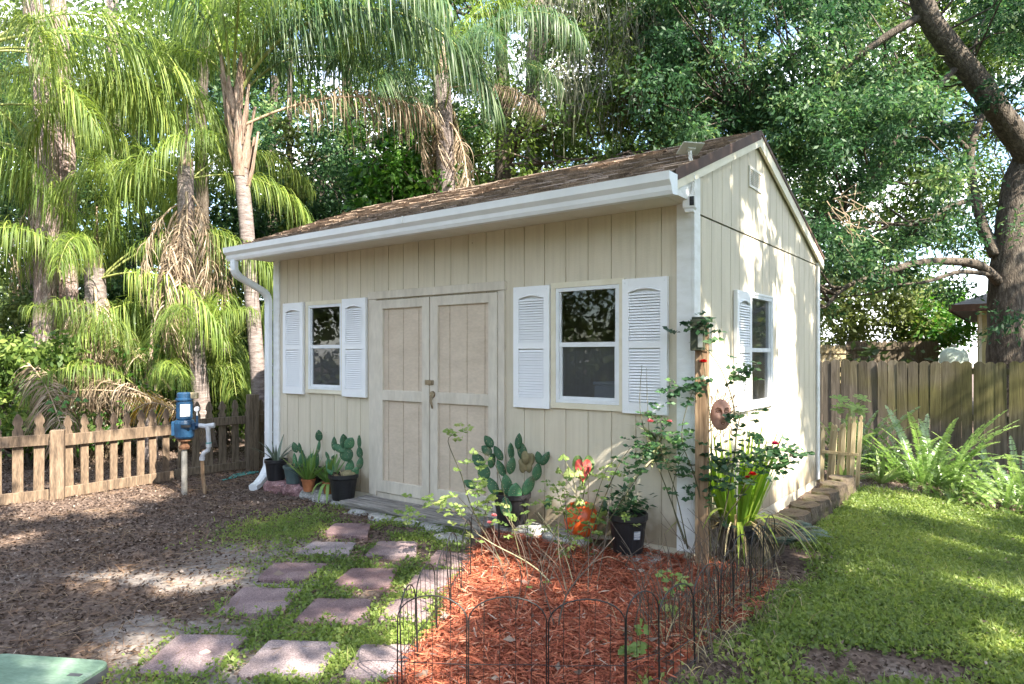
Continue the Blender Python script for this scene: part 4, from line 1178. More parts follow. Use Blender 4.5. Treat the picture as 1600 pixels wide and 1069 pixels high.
sf = P(1126, 648, 4.72)
sun_f = thing('sun_face_plaque', sf, 'brown terracotta sun face with thin wavy wire rays hanging on the post', 'plaque', R(3))
mb = MB(); n, m_ = 28, 12
vs = [(0, -0.042, 0.0)]; fs = []
for i in range(1, m_ + 1):
    q = i / m_
    for k in range(n):
        t = 2 * math.pi * k / n
        x, z = 0.074 * q * math.cos(t), 0.108 * q * math.sin(t)
        y = -0.042 * math.sqrt(max(0, 1 - q * q * 0.98))
        # brow, eyes, nose, cheeks and mouth pressed into the clay
        y -= 0.024 * math.exp(-((x / 0.010) ** 2 + ((z + 0.002) / 0.028) ** 2)) + 0.006 * math.exp(-((x / 0.015) ** 2 + ((z + 0.022) / 0.010) ** 2))
        for sx in (-1, 1):
            y += 0.022 * math.exp(-(((x - sx * 0.027) / 0.015) ** 2 + ((z - 0.026) / 0.008) ** 2))
            y -= 0.006 * math.exp(-(((x - sx * 0.027) / 0.008) ** 2 + ((z - 0.026) / 0.005) ** 2))
            y -= 0.011 * math.exp(-(((x - sx * 0.034) / 0.016) ** 2 + ((z + 0.018) / 0.016) ** 2))
        y += 0.016 * math.exp(-((x / 0.018) ** 2 + ((z + 0.052) / 0.004) ** 2))
        y -= 0.006 * math.exp(-((x / 0.015) ** 2 + ((z + 0.044) / 0.005) ** 2)) + 0.007 * math.exp(-((x / 0.014) ** 2 + ((z + 0.061) / 0.006) ** 2))
        vs.append((x, y, z))
for k in range(n): fs.append((0, 1 + (k + 1) % n, 1 + k))
for i in range(m_ - 1):
    for k in range(n):
        a = 1 + i * n + k; b_ = 1 + i * n + (k + 1) % n; fs.append((a, b_, b_ + n, a + n))
mb.add(vs, fs); mb.build('face', M['clay'], sun_f, smooth=True)
mb = MB(); mb.tube([(0.011 * math.cos(t), -0.047 , -0.055 + 0.007 * math.sin(t)) for t in np.linspace(0, 6.28, 10)], 0.003, 5, cap=False); mb.build('mouth', M['rust'], sun_f)
for sx in (-1, 1):
    mb = MB(); mb.tube([(sx * 0.046, -0.030, 0.040), (sx * 0.034, -0.038, 0.050), (sx * 0.018, -0.042, 0.047), (sx * 0.010, -0.046, 0.030), (sx * 0.009, -0.052, 0.0)], 0.0026, 5); mb.build('brow', M['rust'], sun_f)
    mb = MB(); mb.tube([(sx * 0.027 + 0.016 * math.cos(t), -0.037, 0.027 + 0.009 * math.sin(t)) for t in np.linspace(0, 6.28, 12)], 0.0028, 5, cap=False); mb.build('eye_ring', M['rust'], sun_f)
for k in range(14):
    t = 2 * math.pi * k / 14; c, s_ = math.cos(t), math.sin(t)
    pts = []
    L_ = 0.085 if k % 2 == 0 else 0.06
    for side in (1, -1):
        rngq = np.linspace(0, 1, 7) if side == 1 else np.linspace(1, 0, 7)[1:]
        for q in rngq:
            w_ = side * 0.013 * (1 - q) + 0.010 * math.sin(q * 6.0)
            pts.append(((0.068 + q * L_) * c - w_ * s_, -0.004, (0.100 + q * L_) * s_ + w_ * c))
    mb = MB(); mb.tube(pts, 0.0028, 6); mb.build('ray', M['rust'], sun_f)

# ------------------------------------------------------------------ security camera and its solar panel
c0 = P(1078, 318, 4.70)
sc = thing('security_camera', c0, 'white security camera with a black lens strip under the gutter end', 'camera', R(-25))
mb = MB(); mb.box(-0.042, 0.042, -0.035, 0.035, -0.045, 0.055, c=0.012); mb.prism([(-0.042 + 0.012, -0.03), (0.03, -0.03), (0.03, 0.03), (-0.03, 0.03)], -0.064, -0.0455); mb.build('body', M['white'], sc)
mb = MB(); mb.box(0.004, 0.034, -0.039, -0.0355, -0.022, 0.040, c=0.0015); mb.ell((0.019, -0.040, 0.018), (0.010, 0.004, 0.010)); mb.build('lens', M['black'], sc)
mb = MB(); mb.tube([(-0.03, 0.036, 0.02), (-0.06, 0.06, 0.03), (-0.065, 0.12, 0.05)], 0.012, 8); mb.build('mount', M['white'], sc)
c1 = P(1079, 233, 4.72)
sp = thing('solar_panel', c1, 'small grey solar panel tilted above the roof corner', 'solar panel', R(12))
Mx = Matrix.Rotation(R(-24), 4, 'X')
mb = MB(); mb.box(-0.078, 0.078, -0.062, 0.062, 0, 0.010, Mx, c=0.002); mb.build('frame', M['panelback'], sp)
mb = MB(); mb.box(-0.072, 0.072, -0.056, 0.056, 0.0105, 0.0125, Mx); mb.build('cells', M['solar'], sp)
mb = MB(); mb.box(-0.03, 0.03, -0.022, 0.022, -0.014, -0.0005, Mx, c=0.003); mb.build('junction_box', M['panelback'], sp)
mb = MB(); mb.tube([(0, 0, -0.012), (0.0, 0.0, -0.05), (0.01, 0.01, -0.18)], 0.009, 8); mb.build('bracket', M['white'], sp)
mb = MB()
ct = [P(1078, 236, 4.72), P(1080, 262, 4.71), P(1084, 280, 4.70), P(1082, 296, 4.70), P(1080, 306, 4.70)]
for ph in (0, 2.1, 4.2):
    pts = []
    for i in range(41):
        q = i / 40 * (len(ct) - 1); a = int(min(q, len(ct) - 2)); c_ = ct[a].lerp(ct[a + 1], q - a)
        pts.append(c_ + Vector((0.009 * math.cos(i * 0.7 + ph), 0.009 * math.sin(i * 0.7 + ph), 0)))
    mb.tube(pts, 0.0055, 6)
tag(mb.build('cable', M['white']), 'white twisted cable hanging from the solar panel to the camera', 'cable')

# ------------------------------------------------------------------ well pump
pp = G(288, 773)
pump = thing('well_pump', pp, 'blue well pump with a white spec label on a grey standpipe', 'pump', R(6))
mb = MB(); mb.tube([(0, 0, -0.1), (0, 0, 0.50)], 0.030, 14); mb.build('standpipe', M['galv'], pump)
mb = MB(); mb.lathe([(0.02, 0.48), (0.05, 0.485), (0.055, 0.51), (0.04, 0.53), (0.035, 0.56), (0.07, 0.575), (0.07, 0.60), (0.02, 0.605)], 14); mb.build('flange', M['rust'], pump)
mb = MB(); mb.lathe([(0.0, 0.60), (0.085, 0.60), (0.098, 0.62), (0.102, 0.76), (0.092, 0.795), (0.0, 0.80)], 20); mb.box(-0.112, -0.07, -0.06, 0.06, 0.63, 0.785, c=0.006); mb.box(0.06, 0.12, -0.045, 0.045, 0.69, 0.77, c=0.006); mb.build('casing', M['bluepaint'], pump, bevel=0.003)
mb = MB(); mb.box(0.005, 0.095, -0.111, -0.085, 0.725, 0.75); mb.build('vent_slot', M['black'], pump)
mb = MB(); mb.lathe([(0.0, 0.80), (0.072, 0.80), (0.076, 0.81), (0.076, 1.0), (0.07, 1.005)], 24)
for k in range(24):
    t = 2 * math.pi * k / 24
    mb.box(-0.002, 0.002, 0.0, 0.004, 0.815, 0.99, Matrix.Rotation(t, 4, 'Z') @ Matrix.Translation((0, 0.0755, 0)))
mo = mb.build('motor', M['bluepaint'], pump)
mb = MB(); vs = []
for k in range(7):
    a = R(-100) + k * R(12)
    for z in (0.835, 0.965): vs.append((0.0815 * math.cos(a), 0.0815 * math.sin(a), z))
mb.add(vs, [(2 * k, 2 * k + 2, 2 * k + 3, 2 * k + 1) for k in range(6)]); mb.build('label', M['paper'], mo)
mb = MB(); mb.lathe([(0.07, 1.0), (0.088, 1.005), (0.088, 1.02), (0.075, 1.028), (0.074, 1.075), (0.062, 1.088), (0.0, 1.09)], 22); mb.build('motor_cap', M['bluepaint'], pump)
mb = MB(); mb.box(0.05, 0.13, -0.02, 0.05, 1.02, 1.085, c=0.006); mb.build('junction_cover', M['palewood'], pump)
mb = MB(); mb.tube([(0.13, 0, 0.83), (0.13, 0, 0.89)], 0.008, 8); mb.lathe([(0.0, 0.012), (0.026, 0.012), (0.028, 0.0), (0.028, -0.012), (0, -0.012)], 16, Matrix.Translation((0.13, -0.005, 0.91)) @ Matrix.Rotation(R(90), 4, 'X')); mb.build('pressure_gauge', M['pvc'], pump)
mb = MB(); mb.tube([(0.09, 0, 0.735), (0.15, 0, 0.735)], 0.030, 10); mb.tube([(0.13, 0, 0.74), (0.13, 0, 0.84)], 0.012, 8); mb.build('outlet', M['bluepaint'], pump)
mb = MB(); mb.tube([(0.145, 0, 0.735), (0.22, -0.01, 0.728), (0.30, -0.02, 0.735), (0.315, -0.02, 0.735)], [0.024, 0.024, 0.028, 0.028], 12)
mb.tube([(0.245, -0.012, 0.72), (0.250, -0.01, 0.60), (0.255, -0.01, 0.52), (0.245, -0.01, 0.47), (0.20, -0.01, 0.44), (0.185, -0.01, 0.40)], 0.023, 12)
mb.tube([(0.24, -0.012, 0.735), (0.25, -0.012, 0.69)], 0.029, 12)
for z in (0.54, 0.40): mb.tube([(0.253 if z > .5 else 0.187, -0.01, z), (0.253 if z > .5 else 0.185, -0.01, z - 0.035)], 0.029, 12)
mb.build('white_pipe', M['pvc'], pump)
mb = MB(); mb.tube([(0.253, -0.01, 0.555), (0.2535, -0.01, 0.542)], 0.0295, 12); mb.build('blue_band', M['hose'], pump)
g2 = G(320, 771) - pp
mb = MB(); mb.tube([(0.186, -0.01, 0.385), (0.19, -0.01, 0.2), (0.21, -0.01, 0.06), (0.215, -0.01, -0.1)], 0.020, 10); mb.build('drop_pipe', M['postwood'], pump)

# ------------------------------------------------------------------ picket fences on the left
def picket_mesh(w, h, th=0.018):
    mb = MB()
    poly = [(-w / 2, 0), (w / 2, 0), (w / 2, h - 0.17), (w * 0.32, h - 0.145), (w * 0.30, h - 0.125), (w * 0.48, h - 0.10), (w * 0.46, h - 0.07), (w * 0.28, h - 0.03), (w * 0.10, h - 0.004), (0, h),
            (-w * 0.10, h - 0.004), (-w * 0.28, h - 0.03), (-w * 0.46, h - 0.07), (-w * 0.48, h - 0.10), (-w * 0.30, h - 0.125), (-w * 0.32, h - 0.145), (-w / 2, h - 0.17)]
    return mb.prism(poly, -th / 2, th / 2, Matrix.Rotation(R(90), 4, 'X'))
def picket_fence(a, b_, n, rails, h, w, mat, label, front=True, jit=0.01, lean=0.0, posts=()):
    a, b_ = Vector(a), Vector(b_); d = b_ - a; L_ = d.length; ang = math.atan2(d.y, d.x)
    t = thing('picket_fence', a, label, 'fence', ang, 'picket fences behind the pump')
    s_ = -1 if front else 1
    for (z0, z1) in rails:
        mb = MB(); mb.box(0, L_, s_ * 0.045, s_ * 0.010, z0, z1, c=0.003) if front else mb.box(0, L_, 0.010, 0.045, z0, z1, c=0.003)
        mb.build('rail', mat, t)
    for k in range(n):
        o = picket_mesh(w * random.uniform(0.95, 1.05), h + random.uniform(-jit, jit)).build('picket', mat, t)
        o.location = (L_ * (k + 0.5) / n, 0, 0.03); o.rotation_euler = (0, lean + random.gauss(0, 0.012), 0)
    return t
gl, gr = Vector((-4.615, 7.02, 0)), Vector((-3.99, 8.03, 0))
picket_fence(gl, gr, 8, ((0.015, 0.125), (0.545, 0.665)), 0.82, 0.078, M['picket'], 'sunlit cedar picket gate panel between the front post and the pump')
pl = G(85, 783)
fpost = MB(); fpost.box(-0.06, 0.06, -0.055, 0.055, -0.2, 0.715, c=0.008)
o = fpost.build('fence_post', M['picket'], None, loc=(pl.x, pl.y + 0.05, 0)); o.rotation_euler = (0, 0, R(25)); tag(o, 'square cedar post at the left end of the sunlit picket panel', 'post')
picket_fence(Vector((-6.3, 5.65, 0)), Vector((-4.72, 6.98, 0)), 12, ((0.0, 0.11), (0.56, 0.67)), 0.86, 0.088, M['picket'], 'cedar picket fence running out of the left edge of the picture')
rp = Vector((-3.27, 8.78, 0))
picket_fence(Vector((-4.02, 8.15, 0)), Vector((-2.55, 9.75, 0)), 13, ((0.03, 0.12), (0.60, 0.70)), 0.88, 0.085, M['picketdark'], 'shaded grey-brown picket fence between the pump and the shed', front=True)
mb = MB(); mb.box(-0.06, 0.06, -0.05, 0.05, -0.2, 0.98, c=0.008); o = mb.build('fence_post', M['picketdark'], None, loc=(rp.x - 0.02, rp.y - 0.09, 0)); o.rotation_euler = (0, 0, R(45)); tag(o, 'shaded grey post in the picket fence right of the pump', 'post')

# teal hose on the ground
g = G(352, 748); mb = MB()
for k in range(3):
    mb.tube([G(348 + 6 * k, 752 - 2 * k) + Vector((0, 0, 0.012)), G(362, 749 - 2 * k) + Vector((0, 0.02 * k, 0.014)), G(380, 744 - 2 * k) + Vector((0, 0, 0.012)), G(396 + 4 * k, 741 - k) + Vector((0, 0, 0.012))], 0.0085, 8)
tag(mb.build('garden_hose', M['hose']), 'short coil of teal hose lying by the picket fence', 'hose')

# ------------------------------------------------------------------ green valve box lid
vq = [G(-90, 1085), G(128, 1066), G(157, 1036), G(30, 1020)]
c = Vector((-2.13, 3.00, 0.0))
vb = thing('valve_box', (c.x, c.y, -0.012), 'pale green plastic valve box lid in the bottom left corner', 'valve box', R(-8))
mb = MB()
def rrect(w, h, r_, z, k=6):
    o = []
    for cx, cy, a0 in ((w - r_, h - r_, 0), (-w + r_, h - r_, 90), (-w + r_, -h + r_, 180), (w - r_, -h + r_, 270)):
        for t in np.linspace(0, 90, k): o.append((cx + r_ * math.cos(R(a0 + t)), cy + r_ * math.sin(R(a0 + t)), z))
    return o
def loft(mb, rings):
    n = len(rings[0]); vs = [p for r_ in rings for p in r_]
    mb.add(vs, [(i * n + k, i * n + (k + 1) % n, (i + 1) * n + (k + 1) % n, (i + 1) * n + k) for i in range(len(rings) - 1) for k in range(n)] + [tuple(range((len(rings) - 1) * n, len(rings) * n))])
loft(mb, [rrect(0.30, 0.155, 0.06, 0.075), rrect(0.30, 0.155, 0.06, 0.088), rrect(0.292, 0.147, 0.055, 0.094)]); mb.build('lid', M['greenlid'], vb)
mb = MB(); loft(mb, [rrect(0.315, 0.17, 0.06, -0.05), rrect(0.302, 0.157, 0.06, 0.0745)]); mb.build('collar', M['darkplastic'], vb)
for sx in (-1, 1):
    mb = MB(); mb.box(sx * 0.24 - 0.03, sx * 0.24 + 0.03, -0.012, 0.012, 0.0942, 0.0955); mb.build('finger_slot', M['darkplastic'], vb)

# ------------------------------------------------------------------ wire border around the bed
def wire_panel(a, b_, h, label, lean=(0, 0)):
    a, b_ = Vector(a), Vector(b_); d = b_ - a; L_ = d.length
    t = thing('wire_border', (a.x, a.y, float(tz(a.x, a.y))), label, 'garden edging', math.atan2(d.y, d.x), 'black wire border panels round the red mulch')
    mb = MB(); r_ = 0.0031; hs = h - 0.10
    arch = [(0.004, 0, -0.06), (0.004, 0, hs * 0.6), (0.004, 0, hs)] + [(L_ / 2 - (L_ / 2 - 0.004) * math.cos(q), 0, hs + 0.10 * math.sin(q)) for q in np.linspace(0.2, math.pi - 0.2, 11)] + [(L_ - 0.004, 0, hs), (L_ - 0.004, 0, -0.06)]
    mb.tube(arch, r_, 6); mb.build('frame', M['wire'], t)
    mb = MB()
    k_ = max(3, int(L_ / 0.062))
    for k in range(1, k_):
        x = L_ * k / k_; zt_ = hs + 0.10 * math.sqrt(max(0, 1 - ((x - L_ / 2) / (L_ / 2)) ** 2)) - 0.004
        mb.tube([(x, 0.003, -0.03), (x + 0.002, 0.003, zt_)], 0.0014, 5)
    for z in (h * 0.33, 0.03): mb.tube([(0, -0.003, z), (L_, -0.003, z)], 0.0019, 5)
    mb.build('bars', M['wire'], t)
    t.rotation_euler[0] = lean[0]
    return t
bpts = [(-0.49, 2.90), (-0.186, 2.87), (0.148, 2.865), (0.476, 2.87), (0.64, 2.97), (0.86, 3.22), (1.077, 3.55), (1.227, 3.80), (1.39, 3.99), (1.561, 4.26), (1.711, 4.47)]
bl = ['wire border panel at the left front corner of the bed', 'rusty wire border panel second from the left front corner', 'wire border panel in the middle of the bed front', 'short wire border panel at the right front corner', 'wire border panel just round the right front corner', 'wire border panel beside the curled green leaf', 'wire border panel midway along the lawn side', 'wire border panel over dead grass on the lawn side', 'wire border panel third from the back on the lawn side', 'wire border panel at the back of the lawn side by the iris clump']
for k in range(len(bpts) - 1):
    wire_panel(bpts[k], bpts[k + 1], 0.42, bl[k], (random.uniform(-.04, .06), 0))
lpts = [(-0.47, 2.93), (-0.44, 3.20), (-0.385, 3.50), (-0.34, 3.80), (-0.305, 4.12), (-0.27, 4.45)]
ll = ['wire border panel leading back from the left front corner', 'pale rusted wire border panel beside the stepping stone', 'wire border panel midway along the stepping stones', 'wire border panel beside the third row of stepping stones', 'wire border panel at the far end of the stepping stone side']
for k in range(len(lpts) - 1): wire_panel(lpts[k], lpts[k + 1], 0.40, ll[k], (random.uniform(-.08, .02), 0))
for (a, b_, lab) in (((-0.30, 5.02), (-0.10, 5.20), 'wire border panel in front of the prickly pear pot'), ((-0.10, 5.22), (0.12, 5.15), 'wire border panel leaning by the right end of the step')):
    wire_panel(a, b_, 0.36, lab)

# ------------------------------------------------------------------ board fence on the right
fa = Vector((5.10, 11.6)); fd = Vector(AX)
def board_mesh(w, h, th=0.016):
    mb = MB(); e = 0.035
    mb.prism([(-w / 2, 0), (w / 2, 0), (w / 2, h - e), (w / 2 - e, h - 0.004), (w / 2 - e * 1.4, h), (-w / 2 + e * 1.4, h), (-w / 2 + e, h - 0.004), (-w / 2, h - e)], -th / 2, th / 2, Matrix.Rotation(R(90), 4, 'X'))
    return mb
variants = [board_mesh(w, 1.86) for w in (0.137, 0.132, 0.139)]
vm = []
for v in variants:
    o = v.build('board', M['board']); vm.append(o.data); bpy.data.objects.remove(o)
pitch = 0.1405
for sec, (i0, i1, lab) in enumerate(((-2, 10, 'weathered brown board fence section nearest the shed'), (10, 27, 'green-stained board fence section behind the ferns'))):
    o_ = fa + fd * (i0 * pitch)
    t = thing('board_fence', (o_.x, o_.y, -0.46), lab, 'fence', -TH, 'board fence sections along the lawn')
    for i in range(i0, i1):
        b_ = bpy.data.objects.new('board', random.choice(vm)); col.objects.link(b_); b_.parent = t
        b_.location = ((i - i0 + 0.5) * pitch + random.uniform(-.003, .003), random.uniform(-.004, .004), 0.0 + random.uniform(-.012, .012) - 0.02 * i / 22)
        b_.rotation_euler = (random.gauss(0, .006), random.gauss(0, .006), random.gauss(0, .02))
    for z in (0.25, 0.95, 1.65):
        mb = MB(); mb.box(0, (i1 - i0) * pitch, 0.012, 0.05, z, z + 0.09, c=0.003); mb.build('rail', M['board'], t)
    mb = MB(); mb.box(-0.045, 0.045, 0.052, 0.142, -0.3, 1.80, c=0.006); o = mb.build('post', M['board'], t); o.location = (0.0, 0, 0)

# stake panel leaning beside the shed
sa, sb = G(1286, 752), G(1337, 772)
sa, sb = Vector((3.50, 7.92, -0.27)), Vector((3.84, 7.60, -0.28))
d = sb - sa
tp = thing('stake_panel', sa, 'narrow panel of pale pointed stakes leaning beside the shed rear corner', 'fence panel', math.atan2(d.y, d.x))
for k in range(9):
    h = 0.93 + 0.010 * k + random.uniform(-.01, .01) + (0.06 if k > 5 else 0)
    mb = MB(); w = 0.021
    mb.prism([(-w, 0), (w, 0), (w, h - 0.08), (w * 0.5, h - 0.07), (w * 0.5, h - 0.055), (w * 0.9, h - 0.035), (w * 0.5, h - 0.008), (0, h), (-w * 0.5, h - 0.008), (-w * 0.9, h - 0.035), (-w * 0.5, h - 0.055), (-w * 0.5, h - 0.07), (-w, h - 0.08)], -0.008, 0.008, Matrix.Rotation(R(90), 4, 'X'))
    o = mb.build('stake', M['palewood'], tp); o.location = (d.length * (k + 0.5) / 9, -0.02 * (k % 2), 0.0); o.rotation_euler = (R(-4), R(1.5) + random.gauss(0, .01), random.gauss(0, .1))
for z in (0.22, 0.62):
    mb = MB(); mb.box(0, d.length, 0.010, 0.028, z, z + 0.03); o = mb.build('crosspiece', M['palewood'], tp)

# ------------------------------------------------------------------ beyond the fence: neighbour's house, far fence, tank
hs = thing('neighbour_house', (11.75, 17.3, -0.4), "neighbour's yellow stucco house with a grey hip roof beyond the fence", 'house', R(-37))
mb = MB(); mb.box(0, 9, 0, 7, 0, 3.0); mb.build('wall', M['stucco'], hs)
mb = MB(); e = 0.55
mb.add([(-e, -e, 3.02), (9 + e, -e, 3.02), (9 + e, 7 + e, 3.02), (-e, 7 + e, 3.02), (-e, -e, 3.14), (9 + e, -e, 3.14), (9 + e, 7 + e, 3.14), (-e, 7 + e, 3.14), (3.6, 3.5, 4.9), (5.4, 3.5, 4.9)],
       [(3, 2, 1, 0), (0, 1, 5, 4), (1, 2, 6, 5), (2, 3, 7, 6), (3, 0, 4, 7), (4, 5, 9, 8), (5, 6, 9), (6, 7, 8, 9), (7, 4, 8)]); rf = mb.build('roof', M['greyroof'], hs)
mb = MB(); mb.box(-e - 0.02, 9 + e, -e - 0.022, -e - 0.002, 2.98, 3.15); mb.box(-e - 0.022, -e - 0.002, -e, 7 + e, 2.98, 3.15); mb.build('fascia', M['brown'], hs)
mb = MB(); mb.box(0.03, 0.10, -0.07, -0.003, 0.0, 2.98, c=0.01); mb.build('downpipe', M['cream'], hs)
mb = MB(); mb.box(2.2, 3.6, -0.02, 0.004, 1.1, 2.4); mb.build('window', M['glass_s'], hs)
tk = thing('water_tank', (10.9, 16.9, -0.4), 'pale green round-topped tank beside the neighbour house', 'tank')
mb = MB(); mb.lathe([(0.0, 0.0), (0.30, 0.0), (0.32, 0.05), (0.32, 1.75), (0.29, 1.93), (0.20, 2.05), (0, 2.10)], 24); mb.build('shell', M['tank'], tk, smooth=True)
mb = MB(); mb.lathe([(0.05, 2.09), (0.06, 2.14), (0, 2.15)], 12); mb.build('valve_cap', M['steel'], tk)
for lab, xa, xb, y0, h, m_ in (('far pale board fence in sunlight beyond the near fence', 6.6, 11.6, 21.0, 1.9, 'palewood'), ('far dark board fence beside the tank', 9.75, 12.5, 20.0, 2.0, 'picketdark')):
    t = thing('far_fence', (xa, y0, -0.10), lab, 'fence', 0.0, 'fences behind the neighbouring yard')
    k_ = int((xb - xa) / 0.15)
    src = MB(); src.prism([(-0.07, 0), (0.07, 0), (0.07, h - 0.03), (0.035, h), (-0.035, h), (-0.07, h - 0.03)], -0.01, 0.01, Matrix.Rotation(R(90), 4, 'X'))
    o = src.build('board', M[m_], t)
    for k in range(k_):
        b_ = o if k == 0 else o.copy()
        if k: col.objects.link(b_)
        b_.parent = t; b_.location = ((k + 0.5) * 0.15, 0, random.uniform(-.02, .02))
    mb = MB(); mb.box(0, xb - xa, -0.05, -0.012, h - 0.25, h - 0.17); mb.build('rail', M[m_], t)

# ------------------------------------------------------------------ seen through the right window
wb = thing('workbench', (*W2(-0.85, 0.42), 0.09), 'dark wooden workbench inside the shed behind the right window', 'workbench', -TH)
mb = MB(); mb.box(-0.7, 0.7, -0.28, 0.28, 0.90, 0.94, c=0.004); mb.build('top', M['picketdark'], wb)
for sx in (-0.65, 0.65):
    for sy in (-0.23, 0.23):
        mb = MB(); mb.box(sx - 0.03, sx + 0.03, sy - 0.03, sy + 0.03, 0, 0.899); mb.build('leg', M['picketdark'], wb)
bn = thing('storage_box', (*W2(-0.74, 0.32), 1.031), 'pale blue plastic box seen through the lower pane of the right window', 'box', -TH)
mb = MB(); mb.box(-0.17, 0.15, -0.10, 0.10, 0, 0.20, c=0.01); mb.build('body', M['bluebin'], bn)
mb = MB(); mb.box(-0.18, 0.16, -0.11, 0.11, 0.2005, 0.225, c=0.006); mb.build('lid', M['bluebin'], bn)

# ------------------------------------------------------------------ ground scatter (uncountable: one object each)
LM['lawn'] = leaf_mat('lawn_leaf', [(0, (0.085, 0.13, 0.035)), (0.5, (0.205, 0.275, 0.065)), (0.85, (0.33, 0.375, 0.10)), (1, (0.44, 0.42, 0.18))], rough=0.5, transl=0.4)
LM['mulch'] = leaf_mat('red_mulch_strip', [(0, (0.10, 0.034, 0.024)), (0.35, (0.34, 0.088, 0.050)), (0.75, (0.58, 0.19, 0.10)), (0.92, (0.64, 0.36, 0.24)), (1, (0.52, 0.40, 0.32))], rough=0.8, transl=0.0, spec=0.2)
LM['litter'] = leaf_mat('dead_leaf', [(0, (0.045, 0.03, 0.023)), (0.5, (0.125, 0.086, 0.066)), (0.85, (0.235, 0.175, 0.14)), (1, (0.44, 0.36, 0.30))], rough=0.8, transl=0.0, spec=0.2)
LM['needle'] = leaf_mat('pine_needle', [(0, (0.10, 0.055, 0.032)), (0.6, (0.24, 0.14, 0.08)), (1, (0.40, 0.29, 0.18))], rough=0.7, transl=0.0, spec=0.2)
LM['drygrass'] = leaf_mat('dry_grass', [(0, (0.12, 0.085, 0.045)), (0.6, (0.27, 0.21, 0.11)), (1, (0.42, 0.36, 0.22))], transl=0.2, spec=0.2)

def scatter(n, x0, x1, y0, y1, dens, power=1.0):
    """points by rejection; more of them near the camera (weight ~ 1/y)"""
    u = rng.random(n)
    y = y0 * (y1 / y0) ** u if power else y0 + (y1 - y0) * u
    x = x0 + (x1 - x0) * rng.random(n)
    keep = (rng.random(n) < dens(x, y)) & (np.abs(x) < 0.86 * y + 0.6)
    x, y = x[keep], y[keep]
    return np.stack([x, y, tz(x, y)], 1)
def dirs(n, lo, hi):
    a = rng.uniform(0, 2 * math.pi, n); e = rng.uniform(lo, hi, n)
    return np.stack([np.cos(a) * np.cos(e), np.sin(a) * np.cos(e), np.sin(e)], 1)
def on_paver(x, y, grow=0.0):
    x = np.asarray(x); y = np.asarray(y)
    r_ = np.zeros(x.shape, bool)
    for q in PV:
        c = sum(q, Vector()) / 4; ins = np.ones(x.shape, bool)
        for i in range(4):
            a, b_ = q[i], q[(i + 1) % 4]
            cr = (b_.x - a.x) * (y - a.y) - (b_.y - a.y) * (x - a.x)
            cc = (b_.x - a.x) * (c.y - a.y) - (b_.y - a.y) * (c.x - a.x)
            l_ = math.hypot(b_.x - a.x, b_.y - a.y)
            ins &= (cr * np.sign(cc) / l_ > -grow)
        r_ |= ins
    return r_
def in_shed(x, y):
    lx, ly = LOC(x, y); return (lx > -5.0) & (lx < 0.05) & (ly > -0.02) & (ly < 3.7)
def in_border(x, y):
    lx, ly = LOC(x, y); return (lx > -0.1) & (lx < 0.42) & (ly > 0.15) & (ly < 3.55)

def put(name, Vs, Fs, Ts, mats, label=None, cat=None):
    off = 0; V_ = []; F_ = []
    for v, f in zip(Vs, Fs): V_.append(v); F_.append(f + off); off += len(v)
    o = mesh_np(name, np.concatenate(V_), np.concatenate(F_), np.concatenate(Ts), mats)
    return tag(o, label, cat, kind='stuff')

# lawn
def dl_(x, y): return grass_d(x, y) * ~in_shed(x, y) * ~in_border(x, y)
Pn = scatter(520000, 0.4, 8.5, 2.75, 8.3, dl_)
n = len(Pn); Pn[:, 2] += rng.uniform(0.0, 0.03, n)
tint = np.clip(fbm(Pn[:, 0], Pn[:, 1], 71, 1.6) * 0.8 - 0.05 + rng.normal(0, 0.17, n), 0, 1)
sz = rng.uniform(0.7, 1.25, n)
V1, F1 = leaves_arr(Pn, dirs(n, 0.05, 0.95), 0.026 * sz, 0.019 * sz, 0.12)
m_ = rng.random(n) < 0.10
B = Pn[m_]; nb = len(B)
V2, F2, ix = blades_arr(B, dirs(nb, 0.6, 1.4), rng.uniform(0.04, 0.095, nb), rng.uniform(0.003, 0.005, nb), rng.uniform(0.3, 1.8, nb), 3, 0.2, [0.8, 1, 0.7, 0.05])
Pd = scatter(9000, 0.4, 8.5, 2.75, 8.3, dl_); nd = len(Pd); Pd[:, 2] += rng.uniform(0.01, 0.03, nd)
V3, F3 = leaves_arr(Pd, dirs(nd, -0.1, 0.5), rng.uniform(0.015, 0.05, nd), rng.uniform(0.006, 0.02, nd), 0.2)
o = put('lawn_leaves', [V1, V2, V3], [F1, F2, F3], [tint, np.clip(tint[m_] + 0.1, 0, 1)[ix], rng.uniform(0.4, 1.0, nd)], [LM['lawn'], LM['litter']], 'low leafy green lawn right of the shed', 'grass')
mi = np.zeros(len(F1) + len(F2) + len(F3), 'i'); mi[len(F1) + len(F2):] = 1; o.data.polygons.foreach_set('material_index', mi)

# creeping weeds between the stones
def dw_(x, y): return weed_d(x, y) * ~on_paver(x, y, -0.004 - 0.03 * (fbm(x, y, 33, 9.0) > 0.62)) * ~in_shed(x, y)
Pn = scatter(95000, -2.8, -0.2, 2.75, 6.6, dw_)
n = len(Pn); Pn[:, 2] += rng.uniform(0.0, 0.035, n) + 0.028 * on_paver(Pn[:, 0], Pn[:, 1])
tint = np.clip(fbm(Pn[:, 0], Pn[:, 1], 81, 2.4) * 0.9 - 0.10 + rng.normal(0, 0.15, n), 0, 1)
sz = rng.uniform(0.7, 1.3, n)
V1, F1 = leaves_arr(Pn, dirs(n, 0.05, 1.0), 0.022 * sz, 0.015 * sz, 0.12)
m_ = (rng.random(n) < 0.05) | ((rng.random(n) < 0.35) & (Pn[:, 0] < -1.5) & (Pn[:, 1] > 5.2))
B = Pn[m_]; nb = len(B)
